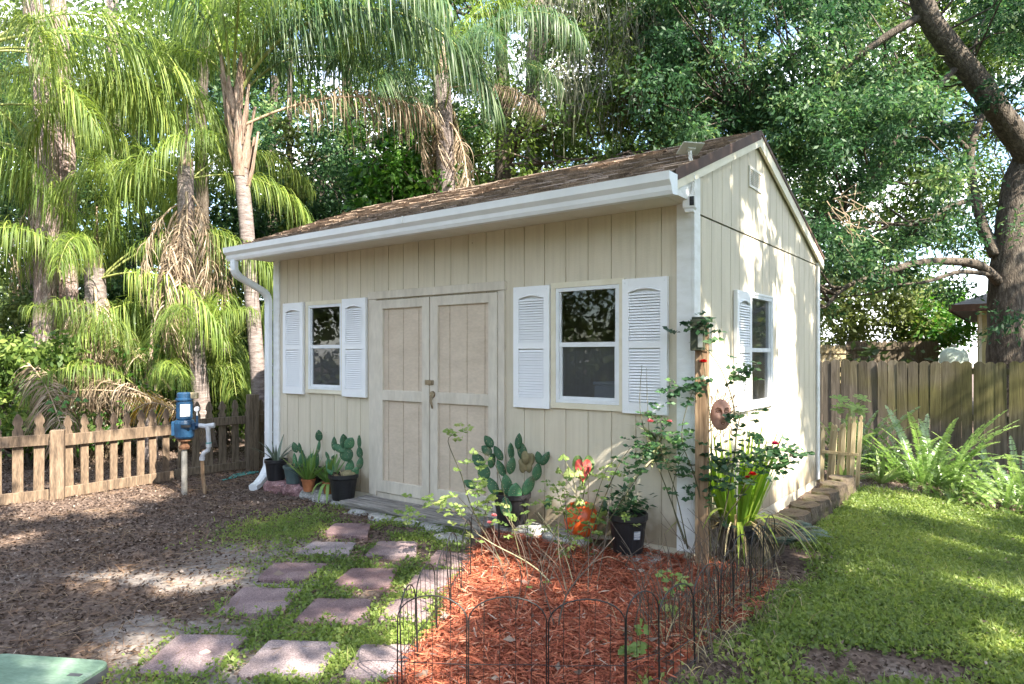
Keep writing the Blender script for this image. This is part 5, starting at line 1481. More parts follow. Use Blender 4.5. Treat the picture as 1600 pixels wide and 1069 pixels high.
V2, F2, ix = blades_arr(B, dirs(nb, 0.6, 1.4), rng.uniform(0.03, 0.085, nb), rng.uniform(0.003, 0.005, nb), rng.uniform(0.5, 2.2, nb), 3, 0.2, [0.8, 1, 0.7, 0.05])
put('creeping_weeds', [V1, V2], [F1, F2], [tint, np.clip(tint[m_] + 0.15, 0, 1)[ix]], LM['lawn'], 'creeping green weeds between the stepping stones', 'weeds')

# red mulch
def dm_(x, y): return in_bed(x, y) * np.clip(1.2 - 0.9 * sm(0.1, 0.6, LOC(x, y)[0]) * (0.5 + fbm(x, y, 5, 4.0)), 0, 1)
Pn = scatter(95000, -0.7, 1.9, 2.6, 5.6, dm_); n = len(Pn); Pn[:, 2] += rng.uniform(0.0, 0.03, n)
lx_, _ = LOC(Pn[:, 0], Pn[:, 1])
tint = np.clip(rng.normal(0.50, 0.2, n) - 0.10 * sm(0, 0.6, lx_), 0, 0.95)
tint[rng.random(n) < 0.02] = 1.0
V1, F1, ix = blades_arr(Pn, dirs(n, -0.12, 0.45), rng.uniform(0.3, 1.0, n) ** 2 * 0.085 + 0.008, rng.uniform(0.2, 1.0, n) ** 2 * 0.010 + 0.0015, rng.uniform(-0.3, 0.8, n), 2, 0.6, [0.6, 1.0, 0.35])
put('red_mulch', [V1], [F1], [tint[ix]], LM['mulch'], 'shredded red mulch in the bed before the right window', 'mulch')
# fallen leaves and needles
def dlit(x, y):
    lx, ly = LOC(x, y)
    left = (1 - sm(-1.3, -0.7, x)) * (1 - 0.80 * sand_d(x, y)) * (0.45 + 0.55 * sm(3.0, 5.0, y))
    edge = np.exp(-((lx - 0.75) / 0.28) ** 2) * (ly < 0.5) * (ly > -2.6) * 0.55
    strip = sm(7.0, 7.5, y) * (x > 3.2) * 1.0
    strip = strip + 0.5 * np.exp(-(((x - 1.75) / 0.6) ** 2 + ((y - 3.22) / 0.34) ** 2))
    back = (y > 5.8) * (lx < -3.6) * 0.9
    return np.clip(left + edge + strip + back, 0, 1) * ~in_shed(x, y) * ~on_paver(x, y) * (1 - 0.8 * weed_d(x, y))
Pn = scatter(230000, -8.5, 8.5, 2.75, 11.0, dlit); n = len(Pn); Pn[:, 2] += rng.uniform(0.0, 0.022, n)
tint = np.clip(rng.normal(0.38, 0.26, n), 0, 1)
strip_ = (Pn[:, 0] > 3) & (Pn[:, 1] > 6.9); tint[strip_] = np.clip(tint[strip_] + 0.3, 0, 1)
sz = rng.uniform(0.5, 1.5, n)
V1, F1 = leaves_arr(Pn, dirs(n, -0.15, 0.5), 0.025 * sz, 0.0135 * sz, 0.2)
def dned(x, y): return np.clip(dlit(x, y) * 0.6 + 0.55 * sand_d(x, y), 0, 1) * (fbm(x, y, 91, 2.5) > 0.47)
Pm = scatter(40000, -8.0, 0.5, 2.75, 9.0, dned); nm_ = len(Pm); Pm[:, 2] += rng.uniform(0.004, 0.024, nm_)
V2, F2, ix = blades_arr(Pm, dirs(nm_, -0.05, 0.15), rng.uniform(0.08, 0.22, nm_), rng.uniform(0.0016, 0.003, nm_), rng.uniform(-0.2, 0.3, nm_), 2, 0.4, [1, 1, 0.6])
o = put('leaf_litter', [V1, V2], [F1, F2], [tint, rng.uniform(0, 1, nm_)[ix]], [LM['litter'], LM['needle']], 'brown dead leaves and pine needles on the bare soil', 'leaf litter')
mi = np.concatenate([np.zeros(len(F1), 'i'), np.ones(len(F2), 'i')]); o.data.polygons.foreach_set('material_index', mi)
# a few big pale dead leaves on the mulch and the stones
pts = []
for k in range(75):
    if k < 55: x, y = random.uniform(-0.45, 1.6), random.uniform(2.8, 4.9)
    else: x, y = random.uniform(-2.2, -0.5), random.uniform(3.0, 6.0)
    if k >= 55 or bool(in_bed(x, y)): pts.append((x, y, float(tz(x, y)) + (0.035 if k < 55 else 0.036)))
Pn = np.array(pts); n = len(Pn)
V1, F1 = leaves_arr(Pn, dirs(n, -0.1, 0.35), rng.uniform(0.035, 0.075, n), rng.uniform(0.025, 0.045, n), 0.25)
put('fallen_leaves', [V1], [F1], [rng.uniform(0.55, 1.0, n)], LM['litter'], 'curled pale dead leaves lying on the red mulch', 'leaf litter')
# litter caught on the roof
pts = []
for k in range(130):
    lx, y = random.uniform(-5.0, 0.03), (EY + (RY - EY) * random.random() ** 1.6)
    x_, y_ = W2(lx, y); pts.append((x_, y_, roof_z(y) + 0.024))
Pn = np.array(pts); n = len(Pn)
V1, F1 = leaves_arr(Pn, dirs(n, 0.0, 0.7), rng.uniform(0.02, 0.06, n), rng.uniform(0.008, 0.02, n), 0.2)
put('roof_litter', [V1], [F1], [rng.uniform(0.1, 0.9, n)], LM['litter'], 'dead leaves caught on the shingle roof', 'leaf litter')

# ------------------------------------------------------------------ garden plants
LM['rose'] = leaf_mat('rose_leaf', [(0, (0.018, 0.055, 0.025)), (0.5, (0.040, 0.10, 0.042)), (1, (0.10, 0.19, 0.06))], rough=0.4, transl=0.25)
LM['light'] = leaf_mat('pale_green_leaf', [(0, (0.13, 0.22, 0.06)), (0.6, (0.26, 0.36, 0.10)), (1, (0.42, 0.48, 0.18))], rough=0.5, transl=0.4)
LM['iris'] = leaf_mat('iris_blade', [(0, (0.07, 0.15, 0.02)), (0.5, (0.17, 0.28, 0.035)), (1, (0.34, 0.42, 0.08))], rough=0.4, transl=0.4)
LM['fern'] = leaf_mat('fern_leaflet', [(0, (0.07, 0.14, 0.035)), (0.5, (0.18, 0.28, 0.075)), (1, (0.38, 0.45, 0.17))], rough=0.28, transl=0.35, spec=0.9)
LM['teal'] = leaf_mat('dark_teal_leaf', [(0, (0.02, 0.045, 0.035)), (1, (0.06, 0.11, 0.085))], rough=0.5, transl=0.2)
LM['varie'] = leaf_mat('variegated_leaf', [(0, (0.07, 0.15, 0.04)), (0.35, (0.15, 0.25, 0.07)), (0.5, (0.45, 0.48, 0.26)), (1, (0.62, 0.60, 0.40))], rough=0.45, transl=0.3)
M['stem'] = pmat('green_brown_stem', [(0.3, (0.06, 0.06, 0.03)), (0.6, (0.13, 0.12, 0.06)), (0.8, (0.2, 0.16, 0.09))], 14, 0.7, 0.3, 60)
M['twig'] = pmat('dead_twig', [(0.3, (0.06, 0.045, 0.035)), (0.7, (0.17, 0.13, 0.10))], 14, 0.8, 0.3, 60)
M['palestem'] = pmat('pale_stem', [(0.3, (0.30, 0.27, 0.15)), (0.7, (0.46, 0.43, 0.27))], 14, 0.7, 0.2, 60)
M['redbloom'] = pmat('red_petal', [(0.3, (0.42, 0.008, 0.012)), (0.7, (0.62, 0.02, 0.02))], 20, 0.5, 0)
M['pinkbloom'] = pmat('pink_petal', [(0.3, (0.50, 0.12, 0.14)), (0.7, (0.68, 0.30, 0.30))], 20, 0.5, 0)
M['magbloom'] = pmat('magenta_petal', [(0.3, (0.25, 0.01, 0.05)), (0.7, (0.42, 0.03, 0.10))], 20, 0.5, 0)
M['caladium'] = pmat('red_caladium_leaf', [(0.3, (0.20, 0.022, 0.02)), (0.5, (0.36, 0.045, 0.04)), (0.72, (0.46, 0.16, 0.12))], 9, 0.5, 0.1, 40)
M['caladedge'] = pmat('caladium_green_edge', [(0.3, (0.06, 0.13, 0.03)), (0.7, (0.14, 0.19, 0.06))], 12, 0.5, 0.1, 40)

def smooth_pts(pts, k=4):
    pts = [Vector(p) for p in pts]; o = []
    for i in range(len(pts) - 1):
        p0, p1, p2, p3 = pts[max(i - 1, 0)], pts[i], pts[i + 1], pts[min(i + 2, len(pts) - 1)]
        for j in range(k):
            t = j / k
            o.append(0.5 * ((2 * p1) + (p2 - p0) * t + (2 * p0 - 5 * p1 + 4 * p2 - p3) * t * t + (3 * p1 - p0 - 3 * p2 + p3) * t ** 3))
    o.append(pts[-1]); return o

def flower(parent, c, r_, mat, n=16):
    mb = MB()
    for k in range(n):
        a = k * 2.4; e = 0.2 + 1.2 * (1 - k / n)
        d = Vector((math.cos(a) * math.cos(e), math.sin(a) * math.cos(e), math.sin(e) * 0.8))
        s_ = Vector((-math.sin(a), math.cos(a), 0)) * r_ * 0.55
        b_ = Vector(c); t = b_ + d * r_; m0 = b_ + d * r_ * 0.6
        mb.add([b_, m0 + s_, t + s_ * 0.5, t - s_ * 0.5, m0 - s_], [(0, 1, 2, 3, 4)])
    return mb.build('flower', mat, parent)

def pinnate(Pc, n, Ls, Wd, rg):
    """n compound leaves of five leaflets near the points Pc"""
    V_, F_, k_ = [], [], 0
    B, D = [], []
    for c in Pc:
        a = rg.uniform(0, 6.28); e = rg.uniform(-0.4, 0.5)
        d = np.array([math.cos(a) * math.cos(e), math.sin(a) * math.cos(e), math.sin(e)])
        s_ = np.array([-math.sin(a), math.cos(a), 0.0])
        for q, sd in ((0.35, 1), (0.35, -1), (0.75, 1), (0.75, -1), (1.0, 0)):
            B.append(np.array(c) + d * Ls * 1.6 * q); D.append(d * (0.5 if sd else 1) + s_ * sd * 0.9)
    B, D = np.array(B), np.array(D)
    up = np.tile([0, 0, 1.0], (len(B), 1)) + rg.normal(0, 0.9, (len(B), 3)) + np.array([0, -0.7, 0])
    return leaves_arr(B, D, Ls * rg.uniform(0.8, 1.3, len(B)), Wd * rg.uniform(0.8, 1.2, len(B)), 0.12, up)

def bush(name, base, stems, clusters, blooms, label, cat, leaf=('rose', 0.046, 0.033), r0=0.006, stemmat='stem', seed=1):
    """stems: polylines of (px, py, Y); clusters: (px, py, Y, spread m, count); blooms: (px, py, Y, radius, material)"""
    rg = np.random.default_rng(seed)
    t = thing(name, base, label, cat)
    iv = -Vector(base)
    for s_ in stems:
        pts = [P(*q) + iv for q in s_[0]]
        pp = smooth_pts(pts, 4); m_ = len(pp); r_ = s_[1] if len(s_) > 1 else r0
        mb = MB(); mb.tube(pp, [r_ * (1 - 0.65 * i / (m_ - 1)) for i in range(m_)], 6); mb.build('stem', M[s_[2]] if len(s_) > 2 else M[stemmat], t, smooth=True)
    Pc = []
    for (px, py, Y, sp_, n) in clusters:
        c = np.array(P(px, py, Y) + iv)
        n = int(n * 1.25); Pc.append(c + rg.normal(0, sp_, (n, 3)) * np.array([1, 0.8, 0.8]))
    if Pc:
        Pc = np.concatenate(Pc)
        V_, F_ = pinnate(Pc, 5, leaf[1], leaf[2], rg)
        mesh_np('leaves', V_, F_, np.repeat(np.clip(rg.normal(0.5, 0.25, len(Pc)), 0, 1), 5), LM[leaf[0]], t)
    for (px, py, Y, r_, mt) in blooms: flower(t, P(px, py, Y) + iv, r_, M[mt])
    return t

bush('rose_bush', P(1112, 880, 4.72), [([(1112, 884, 4.72), (1108, 800, 4.68), (1112, 700, 4.66), (1104, 600, 4.64), (1090, 520, 4.64)], 0.006), ([(1112, 884, 4.72), (1140, 760, 4.66), (1150, 660, 4.64), (1128, 580, 4.64), (1092, 532, 4.64)], 0.006),
  ([(1150, 680, 4.64), (1162, 620, 4.64), (1168, 570, 4.64)], 0.004), ([(1112, 884, 4.72), (1090, 760, 4.66), (1066, 690, 4.64), (1072, 640, 4.62), (1088, 600, 4.62)], 0.005), ([(1125, 820, 4.7), (1170, 760, 4.62), (1210, 720, 4.6), (1255, 712, 4.6)], 0.005),
  ([(1150, 790, 4.66), (1190, 700, 4.64), (1222, 690, 4.62)], 0.004), ([(1140, 580, 4.64), (1136, 552, 4.64)], 0.002)],
  [(1092, 512, 4.62, 0.05, 16), (1104, 530, 4.62, 0.04, 6), (1160, 575, 4.64, 0.05, 11), (1148, 590, 4.64, 0.04, 6), (1075, 612, 4.62, 0.05, 12), (1090, 598, 4.62, 0.035, 6), (1165, 650, 4.64, 0.04, 8), (1110, 720, 4.6, 0.07, 18), (1150, 725, 4.58, 0.09, 26), (1190, 722, 4.58, 0.08, 20), (1222, 715, 4.58, 0.06, 14),
   (1248, 712, 4.58, 0.035, 7), (1120, 770, 4.6, 0.08, 14), (1212, 700, 4.62, 0.04, 8), (1160, 680, 4.64, 0.04, 6)],
  [(1099, 567, 4.62, 0.032, 'redbloom'), (1176, 743, 4.54, 0.032, 'redbloom'), (1168, 747, 4.54, 0.022, 'redbloom'), (1211, 695, 4.60, 0.030, 'magbloom')], 'tall rose bush with deep red blooms around the wooden post', 'rose bush', seed=3)
bush('rose_bush', P(1062, 862, 4.75), [([(1075, 858, 4.75), (1040, 760, 4.72), (1016, 700, 4.7), (1000, 640, 4.7), (1003, 570, 4.7)], 0.005), ([(1075, 858, 4.75), (1056, 770, 4.7), (1030, 690, 4.68), (1046, 662, 4.68)], 0.005), ([(1016, 700, 4.7), (1012, 640, 4.7), (1010, 575, 4.7)], 0.003),
  ([(1070, 850, 4.75), (1050, 780, 4.7), (1062, 720, 4.68), (1075, 700, 4.68)], 0.004)],
  [(1020, 690, 4.68, 0.09, 26), (1005, 720, 4.68, 0.08, 16), (1045, 720, 4.68, 0.07, 14), (1022, 655, 4.68, 0.06, 12), (1055, 690, 4.66, 0.05, 10), (1068, 735, 4.66, 0.05, 8), (985, 740, 4.70, 0.04, 8), (1070, 770, 4.66, 0.05, 8), (1048, 610, 4.68, 0.03, 6)],
  [(1016, 660, 4.66, 0.030, 'pinkbloom'), (1046, 660, 4.66, 0.024, 'pinkbloom')], 'rose bush with two small pink blooms before the right shutter', 'rose bush', leaf=('rose', 0.038, 0.027), seed=4)
bush('rose_bush', P(905, 880, 4.9), [([(905, 885, 4.9), (940, 790, 4.85), (965, 730, 4.8), (985, 700, 4.8)], 0.006), ([(905, 885, 4.9), (880, 800, 4.85), (868, 760, 4.8)], 0.004), ([(905, 885, 4.9), (925, 800, 4.8), (945, 740, 4.8), (962, 715, 4.8)], 0.004),
  ([(910, 880, 4.9), (960, 800, 4.8), (1000, 740, 4.78)], 0.006), ([(905, 885, 4.9), (860, 830, 4.8), (835, 800, 4.8)], 0.004), ([(905, 885, 4.9), (912, 960, 4.2), (925, 1030, 3.9)], 0.005)],
  [(955, 735, 4.8, 0.05, 9), (870, 770, 4.8, 0.08, 16), (882, 795, 4.78, 0.07, 14), (920, 760, 4.8, 0.06, 8), (860, 830, 4.78, 0.09, 16), (930, 825, 4.8, 0.06, 8), (985, 810, 4.8, 0.04, 8), (900, 850, 4.8, 0.07, 10)], [],
  'leggy rose bush with small pale leaves around the orange pot', 'rose bush', leaf=('light', 0.034, 0.024), seed=5)
bush('rose_bush', P(775, 880, 4.95), [([(790, 890, 4.6), (740, 800, 4.7), (720, 740, 4.75), (700, 690, 4.8), (712, 678, 4.8)], 0.005), ([(790, 890, 4.6), (735, 820, 4.65), (690, 790, 4.7), (655, 790, 4.75)], 0.004, 'twig'), ([(800, 890, 4.6), (770, 830, 4.6), (758, 800, 4.6)], 0.004, 'twig'),
  ([(820, 900, 4.5), (790, 780, 4.6), (770, 720, 4.7), (735, 700, 4.75)], 0.004), ([(900, 960, 4.2), (840, 890, 4.3), (770, 850, 4.5), (740, 830, 4.6)], 0.006, 'palestem'), ([(905, 950, 4.2), (880, 860, 4.4), (840, 800, 4.6)], 0.004, 'palestem')],
  [(706, 675, 4.8, 0.035, 7), (728, 680, 4.8, 0.03, 4), (740, 730, 4.7, 0.05, 7), (690, 780, 4.7, 0.06, 11), (668, 790, 4.72, 0.05, 8), (720, 800, 4.7, 0.06, 10), (760, 790, 4.65, 0.06, 12), (800, 810, 4.6, 0.07, 10), (745, 765, 4.7, 0.05, 9), (640, 800, 4.75, 0.04, 6), (735, 845, 4.55, 0.03, 3)],
  [(772, 807, 4.55, 0.024, 'pinkbloom'), (765, 818, 4.55, 0.022, 'pinkbloom')], 'spindly rose bush with pale leaves and tiny pink flowers right of the doors', 'rose bush', leaf=('light', 0.036, 0.026), seed=6)
# bare shrub in the mulch
bush('bare_shrub', G(870, 985), [([(868, 1000, 3.55), (885, 930, 3.6), (925, 880, 3.7), (960, 840, 3.8)], 0.006), ([(868, 985, 3.55), (850, 920, 3.65), (840, 880, 3.75)], 0.004), ([(885, 935, 3.6), (860, 880, 3.7), (830, 855, 3.8)], 0.003), ([(805, 960, 3.8), (815, 900, 3.85), (800, 860, 3.9)], 0.004), ([(812, 960, 3.8), (828, 905, 3.85), (845, 870, 3.9)], 0.003),
   ([(800, 955, 3.8), (790, 905, 3.85), (775, 880, 3.9)], 0.003), ([(925, 880, 3.7), (950, 870, 3.7), (975, 880, 3.75)], 0.003)], [(850, 905, 3.7, 0.03, 2)], [], 'bare brown twigs standing in the middle of the red mulch', 'shrub', stemmat='twig', leaf=('light', 0.02, 0.012), seed=8)
t = thing('bare_twigs', gp0 := G(860, 900), 'thin bare rose canes sticking up all over the back of the red mulch', 'shrub'); iv = -Vector(gp0)
rgt = random.Random(44)
for k in range(34):
    x0_, y0_ = 800 + rgt.gauss(60, 75), rgt.uniform(875, 935)
    if x0_ > 1060 or x0_ < 735: continue
    b_ = G(x0_, y0_) + iv; h_ = rgt.uniform(0.12, 0.55); lx_, ly_ = rgt.gauss(0, .22) * h_ * 2, rgt.gauss(0, .1)
    m1 = b_ + Vector((lx_ * .35 + rgt.gauss(0, .02), ly_ * .3, h_ * .5)); e1 = b_ + Vector((lx_, ly_, h_))
    mb = MB(); mb.tube(smooth_pts([b_, m1, e1], 3), [0.0035, 0.0032, 0.003, 0.0027, 0.0023, 0.002, 0.0014], 5)
    if rgt.random() < 0.6: mb.tube([m1, m1 + Vector((rgt.gauss(0, .12), rgt.gauss(0, .05), h_ * .35))], [0.002, 0.0012], 4)
    mb.build('cane', M['twig'], t)
bush('weed_plant', G(1050, 960), [([(1050, 960, 3.75), (1048, 925, 3.75), (1052, 900, 3.75)], 0.003)], [(1048, 905, 3.75, 0.03, 5), (1060, 912, 3.75, 0.02, 3), (1052, 945, 3.75, 0.03, 4)], [], 'small green seedling in the mulch left of the lawn edge', 'weed', leaf=('light', 0.036, 0.03), seed=9)
bush('weed_plant', G(1002, 1030), [([(1002, 1030, 3.25), (1000, 1000, 3.25), (996, 985, 3.25)], 0.003)], [(1000, 1002, 3.25, 0.028, 5), (990, 1010, 3.25, 0.02, 3)], [], 'green leafy weed behind the wire border at the right front corner', 'weed', leaf=('light', 0.045, 0.036), seed=10)
# dead twigs along the lawn side of the bed
t = thing('dead_twigs', G(1150, 925), 'tangle of dead brown stalks along the lawn side of the bed', 'dead plant')
iv = -Vector(t.location)
mb = MB()
for k in range(120):
    q = random.random(); x, y = 0.72 + q * 0.85 + random.gauss(0, .12), 3.35 + q * 1.15 + random.gauss(0, .12); z = float(tz(x, y))
    a = random.uniform(0, 6.28); L_ = random.uniform(0.15, 0.5); l = random.uniform(0.1, 0.6)
    p0 = Vector((x, y, z)) + iv; p1 = p0 + Vector((math.cos(a) * l * L_ * .5, math.sin(a) * l * L_ * .5, L_ * .6)); p2 = p0 + Vector((math.cos(a) * l * L_ * 1.3, math.sin(a) * l * L_ * 1.3, L_ * .95))
    mb.tube([p0, p1, p2], [0.0028, 0.002, 0.0012], 4)
mb.build('stalks', M['twig'], t)
B = []; 
for k in range(420):
    q = random.random(); B.append((0.75 + q * 0.9 + random.gauss(0, .13) + iv.x, 3.25 + q * 1.2 + random.gauss(0, .13) + iv.y, iv.z + float(tz(0.75 + q * 0.9, 3.25 + q * 1.2))))
B = np.array(B); V_, F_, ix = blades_arr(B, dirs(len(B), 0.3, 1.4), rng.uniform(0.08, 0.26, len(B)), rng.uniform(0.003, 0.006, len(B)), rng.uniform(0.8, 2.5, len(B)), 4, 0.2)
mesh_np('dry_blades', V_, F_, rng.uniform(0, 1, len(B))[ix], LM['drygrass'], t)

# iris clump in a black pot by the post
ib = P(1152, 840, 4.98); ib.z = float(tz(ib.x, ib.y))
p = thing('potted_iris', ib, 'clump of yellow-green sword leaves in a black pot right of the post', 'potted plant')
pot_parts(p, 0.12, 0.15, 0.26, M['black'])
blade_obj('iris_leaf', LM['iris'], p, 105, (0.42, 0.84), (0.018, 0.034), (1.12, 1.54), (0.05, 0.5), 0.10, 0.24, seg=6, tint=(0.15, 0.85), wprof=[0.8, 1, 1, 0.9, 0.7, 0.4, 0.04], seed=13)
blade_obj('bent_leaf', LM['iris'], p, 9, (0.5, 0.75), (0.016, 0.026), (0.5, 1.0), (1.6, 3.0), 0.06, 0.24, seg=7, tint=(0.6, 1), seed=14)
blade_obj('dry_leaf', LM['drygrass'], p, 70, (0.35, 0.7), (0.006, 0.014), (0.2, 1.0), (2.0, 3.6), 0.10, 0.22, seg=7, seed=15)
B = np.array([[0.10, -0.08, 0.30]]); V_, F_, ix = blades_arr(B, np.array([[0.95, -0.35, 0.25]]), 0.55, 0.022, 1.6, 8, 0.0, [0.7, 1, 1, 1, 0.9, 0.8, 0.6, 0.4, 0.05], side=np.array([[0.3, 0.9, 0.4]]))
mesh_np('arching_leaf', V_, F_, np.full(len(F_), 0.9), LM['iris'], p)
# dark feathery fern against the border blocks
fb = Vector((*W2(0.40, 0.62), 0)); fb.z = float(tz(fb.x, fb.y)) + 0.08
p = thing('dark_fern', fb, 'dark blue-green feathery fern sprawling over the border blocks', 'fern')
for k in range(22):
    a = k * 0.57 + 3.4; rg = np.random.default_rng(60 + k); L_ = rg.uniform(0.28, 0.45)
    q = np.linspace(0.12, 1, 26); base = np.stack([np.cos(a) * q * L_ * 0.85, np.sin(a) * q * L_ * 0.85, 0.22 * np.sin(q * 2.2) * L_ * 1.4], 1)
    s_ = np.array([-math.sin(a), math.cos(a), 0.1]); dd = np.array([math.cos(a), math.sin(a), -0.2])
    B = np.concatenate([base, base]); D_ = np.concatenate([np.tile(s_ + dd * .5, (26, 1)), np.tile(-s_ + dd * .5, (26, 1))])
    ln = np.tile(0.09 * np.sin(np.clip(q * 1.05, 0, 1) * math.pi) ** 0.6 + 0.01, 2)
    V_, F_ = leaves_arr(B, D_, ln, 0.016, 0.1, np.tile([0, 0, 1.0], (52, 1)) + rg.normal(0, .2, (52, 3)))
    mesh_np('frond', V_, F_, rg.uniform(0, 1, 52), LM['teal'], p)

# caladium and leaves of the orange pot
ci = Matrix.Rotation(0, 4, 'Z')
mb = MB()
cb = P(911, 735, 5.1) - Vector(CALAD.location)
def heart(mb, c, w, h, nrm_, up, cm=0, scale=1.0, off=0.0):
    nrm_ = Vector(nrm_).normalized(); up = Vector(up); up = (up - nrm_ * up.dot(nrm_)).normalized(); s_ = up.cross(nrm_)
    n = 36; vs = [Vector(c) + nrm_ * off]; ring = []
    for k in range(n):
        t = 2 * math.pi * k / n
        x = 16 * math.sin(t) ** 3 / 16; y = (13 * math.cos(t) - 5 * math.cos(2 * t) - 2 * math.cos(3 * t) - math.cos(4 * t)) / 16
        ring.append(Vector(c) + s_ * x * w / 2 * scale + up * (y + 0.1) * h / 2 * scale - nrm_ * (0.25 * abs(x) * w * scale - off) + nrm_ * 0.008 * math.sin(9 * t) * scale)
    vs += ring; mb.cm = cm
    mb.add(vs, [(0, 1 + k, 1 + (k + 1) % n) for k in range(n)])
mb = MB(); heart(mb, cb, 0.168, 0.27, (-0.15, -1, 0.25), (0, 0, 1), 0, 1.0); mb.build('leaf_edge', M['caladedge'], CALAD, smooth=True)
mb = MB(); heart(mb, cb, 0.168, 0.27, (-0.15, -1, 0.25), (0, 0, 1), 0, 0.74, 0.006); mb.build('red_leaf', M['caladium'], CALAD, smooth=True)
mb = MB()
for q in ((0.04, 0.05), (-0.04, 0.05), (0.035, -0.03), (-0.035, -0.03), (0.0, -0.08)): mb.tube([cb + Vector((0, -0.012, 0.02)), cb + Vector((q[0], -0.014 + 0.25 * abs(q[0]) * .9, q[1]))], [0.003, 0.0012], 5)
mb.build('leaf_vein', M['caladedge'], CALAD)
mb = MB(); mb.tube(smooth_pts([(0.0, 0, 0.2), cb * 0.6 + Vector((0.02, 0, 0.1)), cb + Vector((0, 0.01, 0.02))]), 0.004, 6); mb.build('stalk', M['stem'], CALAD, smooth=True)
for (px, py, w, h, nn) in ((880, 714, 0.085, 0.06, (-.2, -1, .6)), (889, 738, 0.085, 0.095, (0, -1, .3)), (905, 738, 0.07, 0.08, (.3, -1, .5)), (872, 735, 0.05, 0.06, (-.5, -1, .3)), (942, 800, 0.085, 0.085, (.2, -1, .2)), (938, 812, 0.08, 0.07, (.1, -1, .6)), (905, 783, 0.08, 0.09, (-.2, -1, .5)), (925, 790, 0.05, 0.06, (.3, -1, .7)), (922, 842, 0.05, 0.045, (0, -1, .5)), (915, 822, 0.05, 0.06, (-.2, -1, .5))):
    c = P(px, py, 5.05) - Vector(CALAD.location)
    V_ = MB(); heart(V_, c, w, h, nn, (0.1, 0, -1) , 0); V_.t = [random.uniform(0.45, 0.95)] * len(V_.t); V_.build('leaf', LM['light'], CALAD, smooth=True)
    mb = MB(); mb.tube(smooth_pts([(random.uniform(-.03, .03), 0, 0.21), c * 0.5 + Vector((0, 0.02, 0.14)), c + Vector((0, 0.01, 0))]), 0.0025, 5); mb.build('stalk', M['palestem'], CALAD, smooth=True)

# plants of the nursery pot
iv = -Vector(NURSERY.location)
rg = np.random.default_rng(77)
n = 190; c = np.array([0.0, 0.0, 0.34]); Pn = c + rg.normal(0, 1, (n, 3)) * np.array([0.085, 0.07, 0.055])
V_, F_ = leaves_arr(Pn, rg.normal(0, 1, (n, 3)) * [1, 1, .4], 0.06 * rg.uniform(.7, 1.3, n), 0.034, 0.15, np.tile([0, 0, 1.0], (n, 1)) + rg.normal(0, .4, (n, 3)))
mesh_np('leaves', V_, F_, rg.uniform(0, 1, n), LM['rose'], NURSERY)
mb = MB(); top = P(1025, 700, 4.95) + iv; mb.tube(smooth_pts([(0.01, 0, 0.24), (0.0, 0.0, 0.45), top + Vector((0, 0, -.06)), top]), [0.010] * 13, 8); mb.build('stem', M['palestem'], NURSERY, smooth=True)
n = 74; a = rg.uniform(0, 6.28, n); e = rg.uniform(-0.1, 1.3, n); D_ = np.stack([np.cos(a) * np.cos(e), np.sin(a) * np.cos(e), np.sin(e)], 1)
B = np.array(top) + np.stack([np.zeros(n), np.zeros(n), rg.uniform(-.09, .10, n)], 1)
V_, F_, ix = blades_arr(B, D_, rg.uniform(0.14, 0.24, n), rg.uniform(0.018, 0.03, n), rg.uniform(0.6, 1.8, n), 5, 0.2, [0.4, 0.9, 1, 0.8, 0.5, 0.04])
mesh_np('variegated_leaves', V_, F_, np.clip(rg.normal(0.45, 0.25, n), 0, 1)[ix], LM['varie'], NURSERY)

# ------------------------------------------------------------------ ferns, papaya and strap-leaved plants by the board fence
def fern_mesh(L_, e0, bend, seed, pl=0.055):
    rg = np.random.default_rng(seed); n = 46
    q = np.linspace(0, 1, 60); ang = e0 - bend * q ** 1.2
    pts = np.concatenate([[[0, 0]], np.cumsum(np.stack([np.cos(ang), np.sin(ang)], 1) * L_ / 60, 0)])
    ti = np.linspace(0.10, 0.995, n); idx = (ti * 60).astype(int)
    base = np.stack([pts[idx, 0], np.zeros(n), pts[idx, 1]], 1); T = np.stack([np.cos(ang[np.minimum(idx, 59)]), np.zeros(n), np.sin(ang[np.minimum(idx, 59)])], 1)
    N_ = np.stack([-T[:, 2], np.zeros(n), T[:, 0]], 1)
    ln = pl * np.clip(np.sin(np.clip(ti * 0.93 + 0.07, 0, 1) * math.pi) ** 0.45, 0.12, 1)
    Bs, Ds, Ups, Ls = [], [], [], []
    for s_ in (1, -1):
        Bs.append(base); Ds.append(T * 0.25 + np.array([0, s_, 0]) + N_ * 0.25 + rg.normal(0, .07, (n, 3))); Ups.append(N_ + rg.normal(0, .12, (n, 3))); Ls.append(ln * rg.uniform(.85, 1.1, n))
    B, D_, U, Ln = map(np.concatenate, (Bs, Ds, Ups, Ls))
    V1, F1 = leaves_arr(B, D_, Ln, 0.021, 0.05, U)
    rb = np.stack([pts[:-1, 0], np.zeros(60), pts[:-1, 1]], 1)
    k = len(V1); w = 0.0022
    V2 = np.concatenate([rb + [0, w, 0.001], rb - [0, w, -0.001]]); i = np.arange(59); F2 = np.stack([i, i + 1, i + 61, i + 60], 1) + k
    o = mesh_np('frond', np.concatenate([V1, V2]), np.concatenate([F1, F2]), np.concatenate([np.tile(ti * 0.5 + 0.2, 2), np.full(59, 0.7)]), LM['fern'])
    me = o.data; bpy.data.objects.remove(o); return me
FM = [fern_mesh(0.95, 1.30, 1.15, 1), fern_mesh(0.85, 1.05, 1.35, 2), fern_mesh(0.80, 0.75, 1.25, 3), fern_mesh(0.65, 0.5, 1.3, 4), fern_mesh(1.0, 1.15, 0.6, 5)]
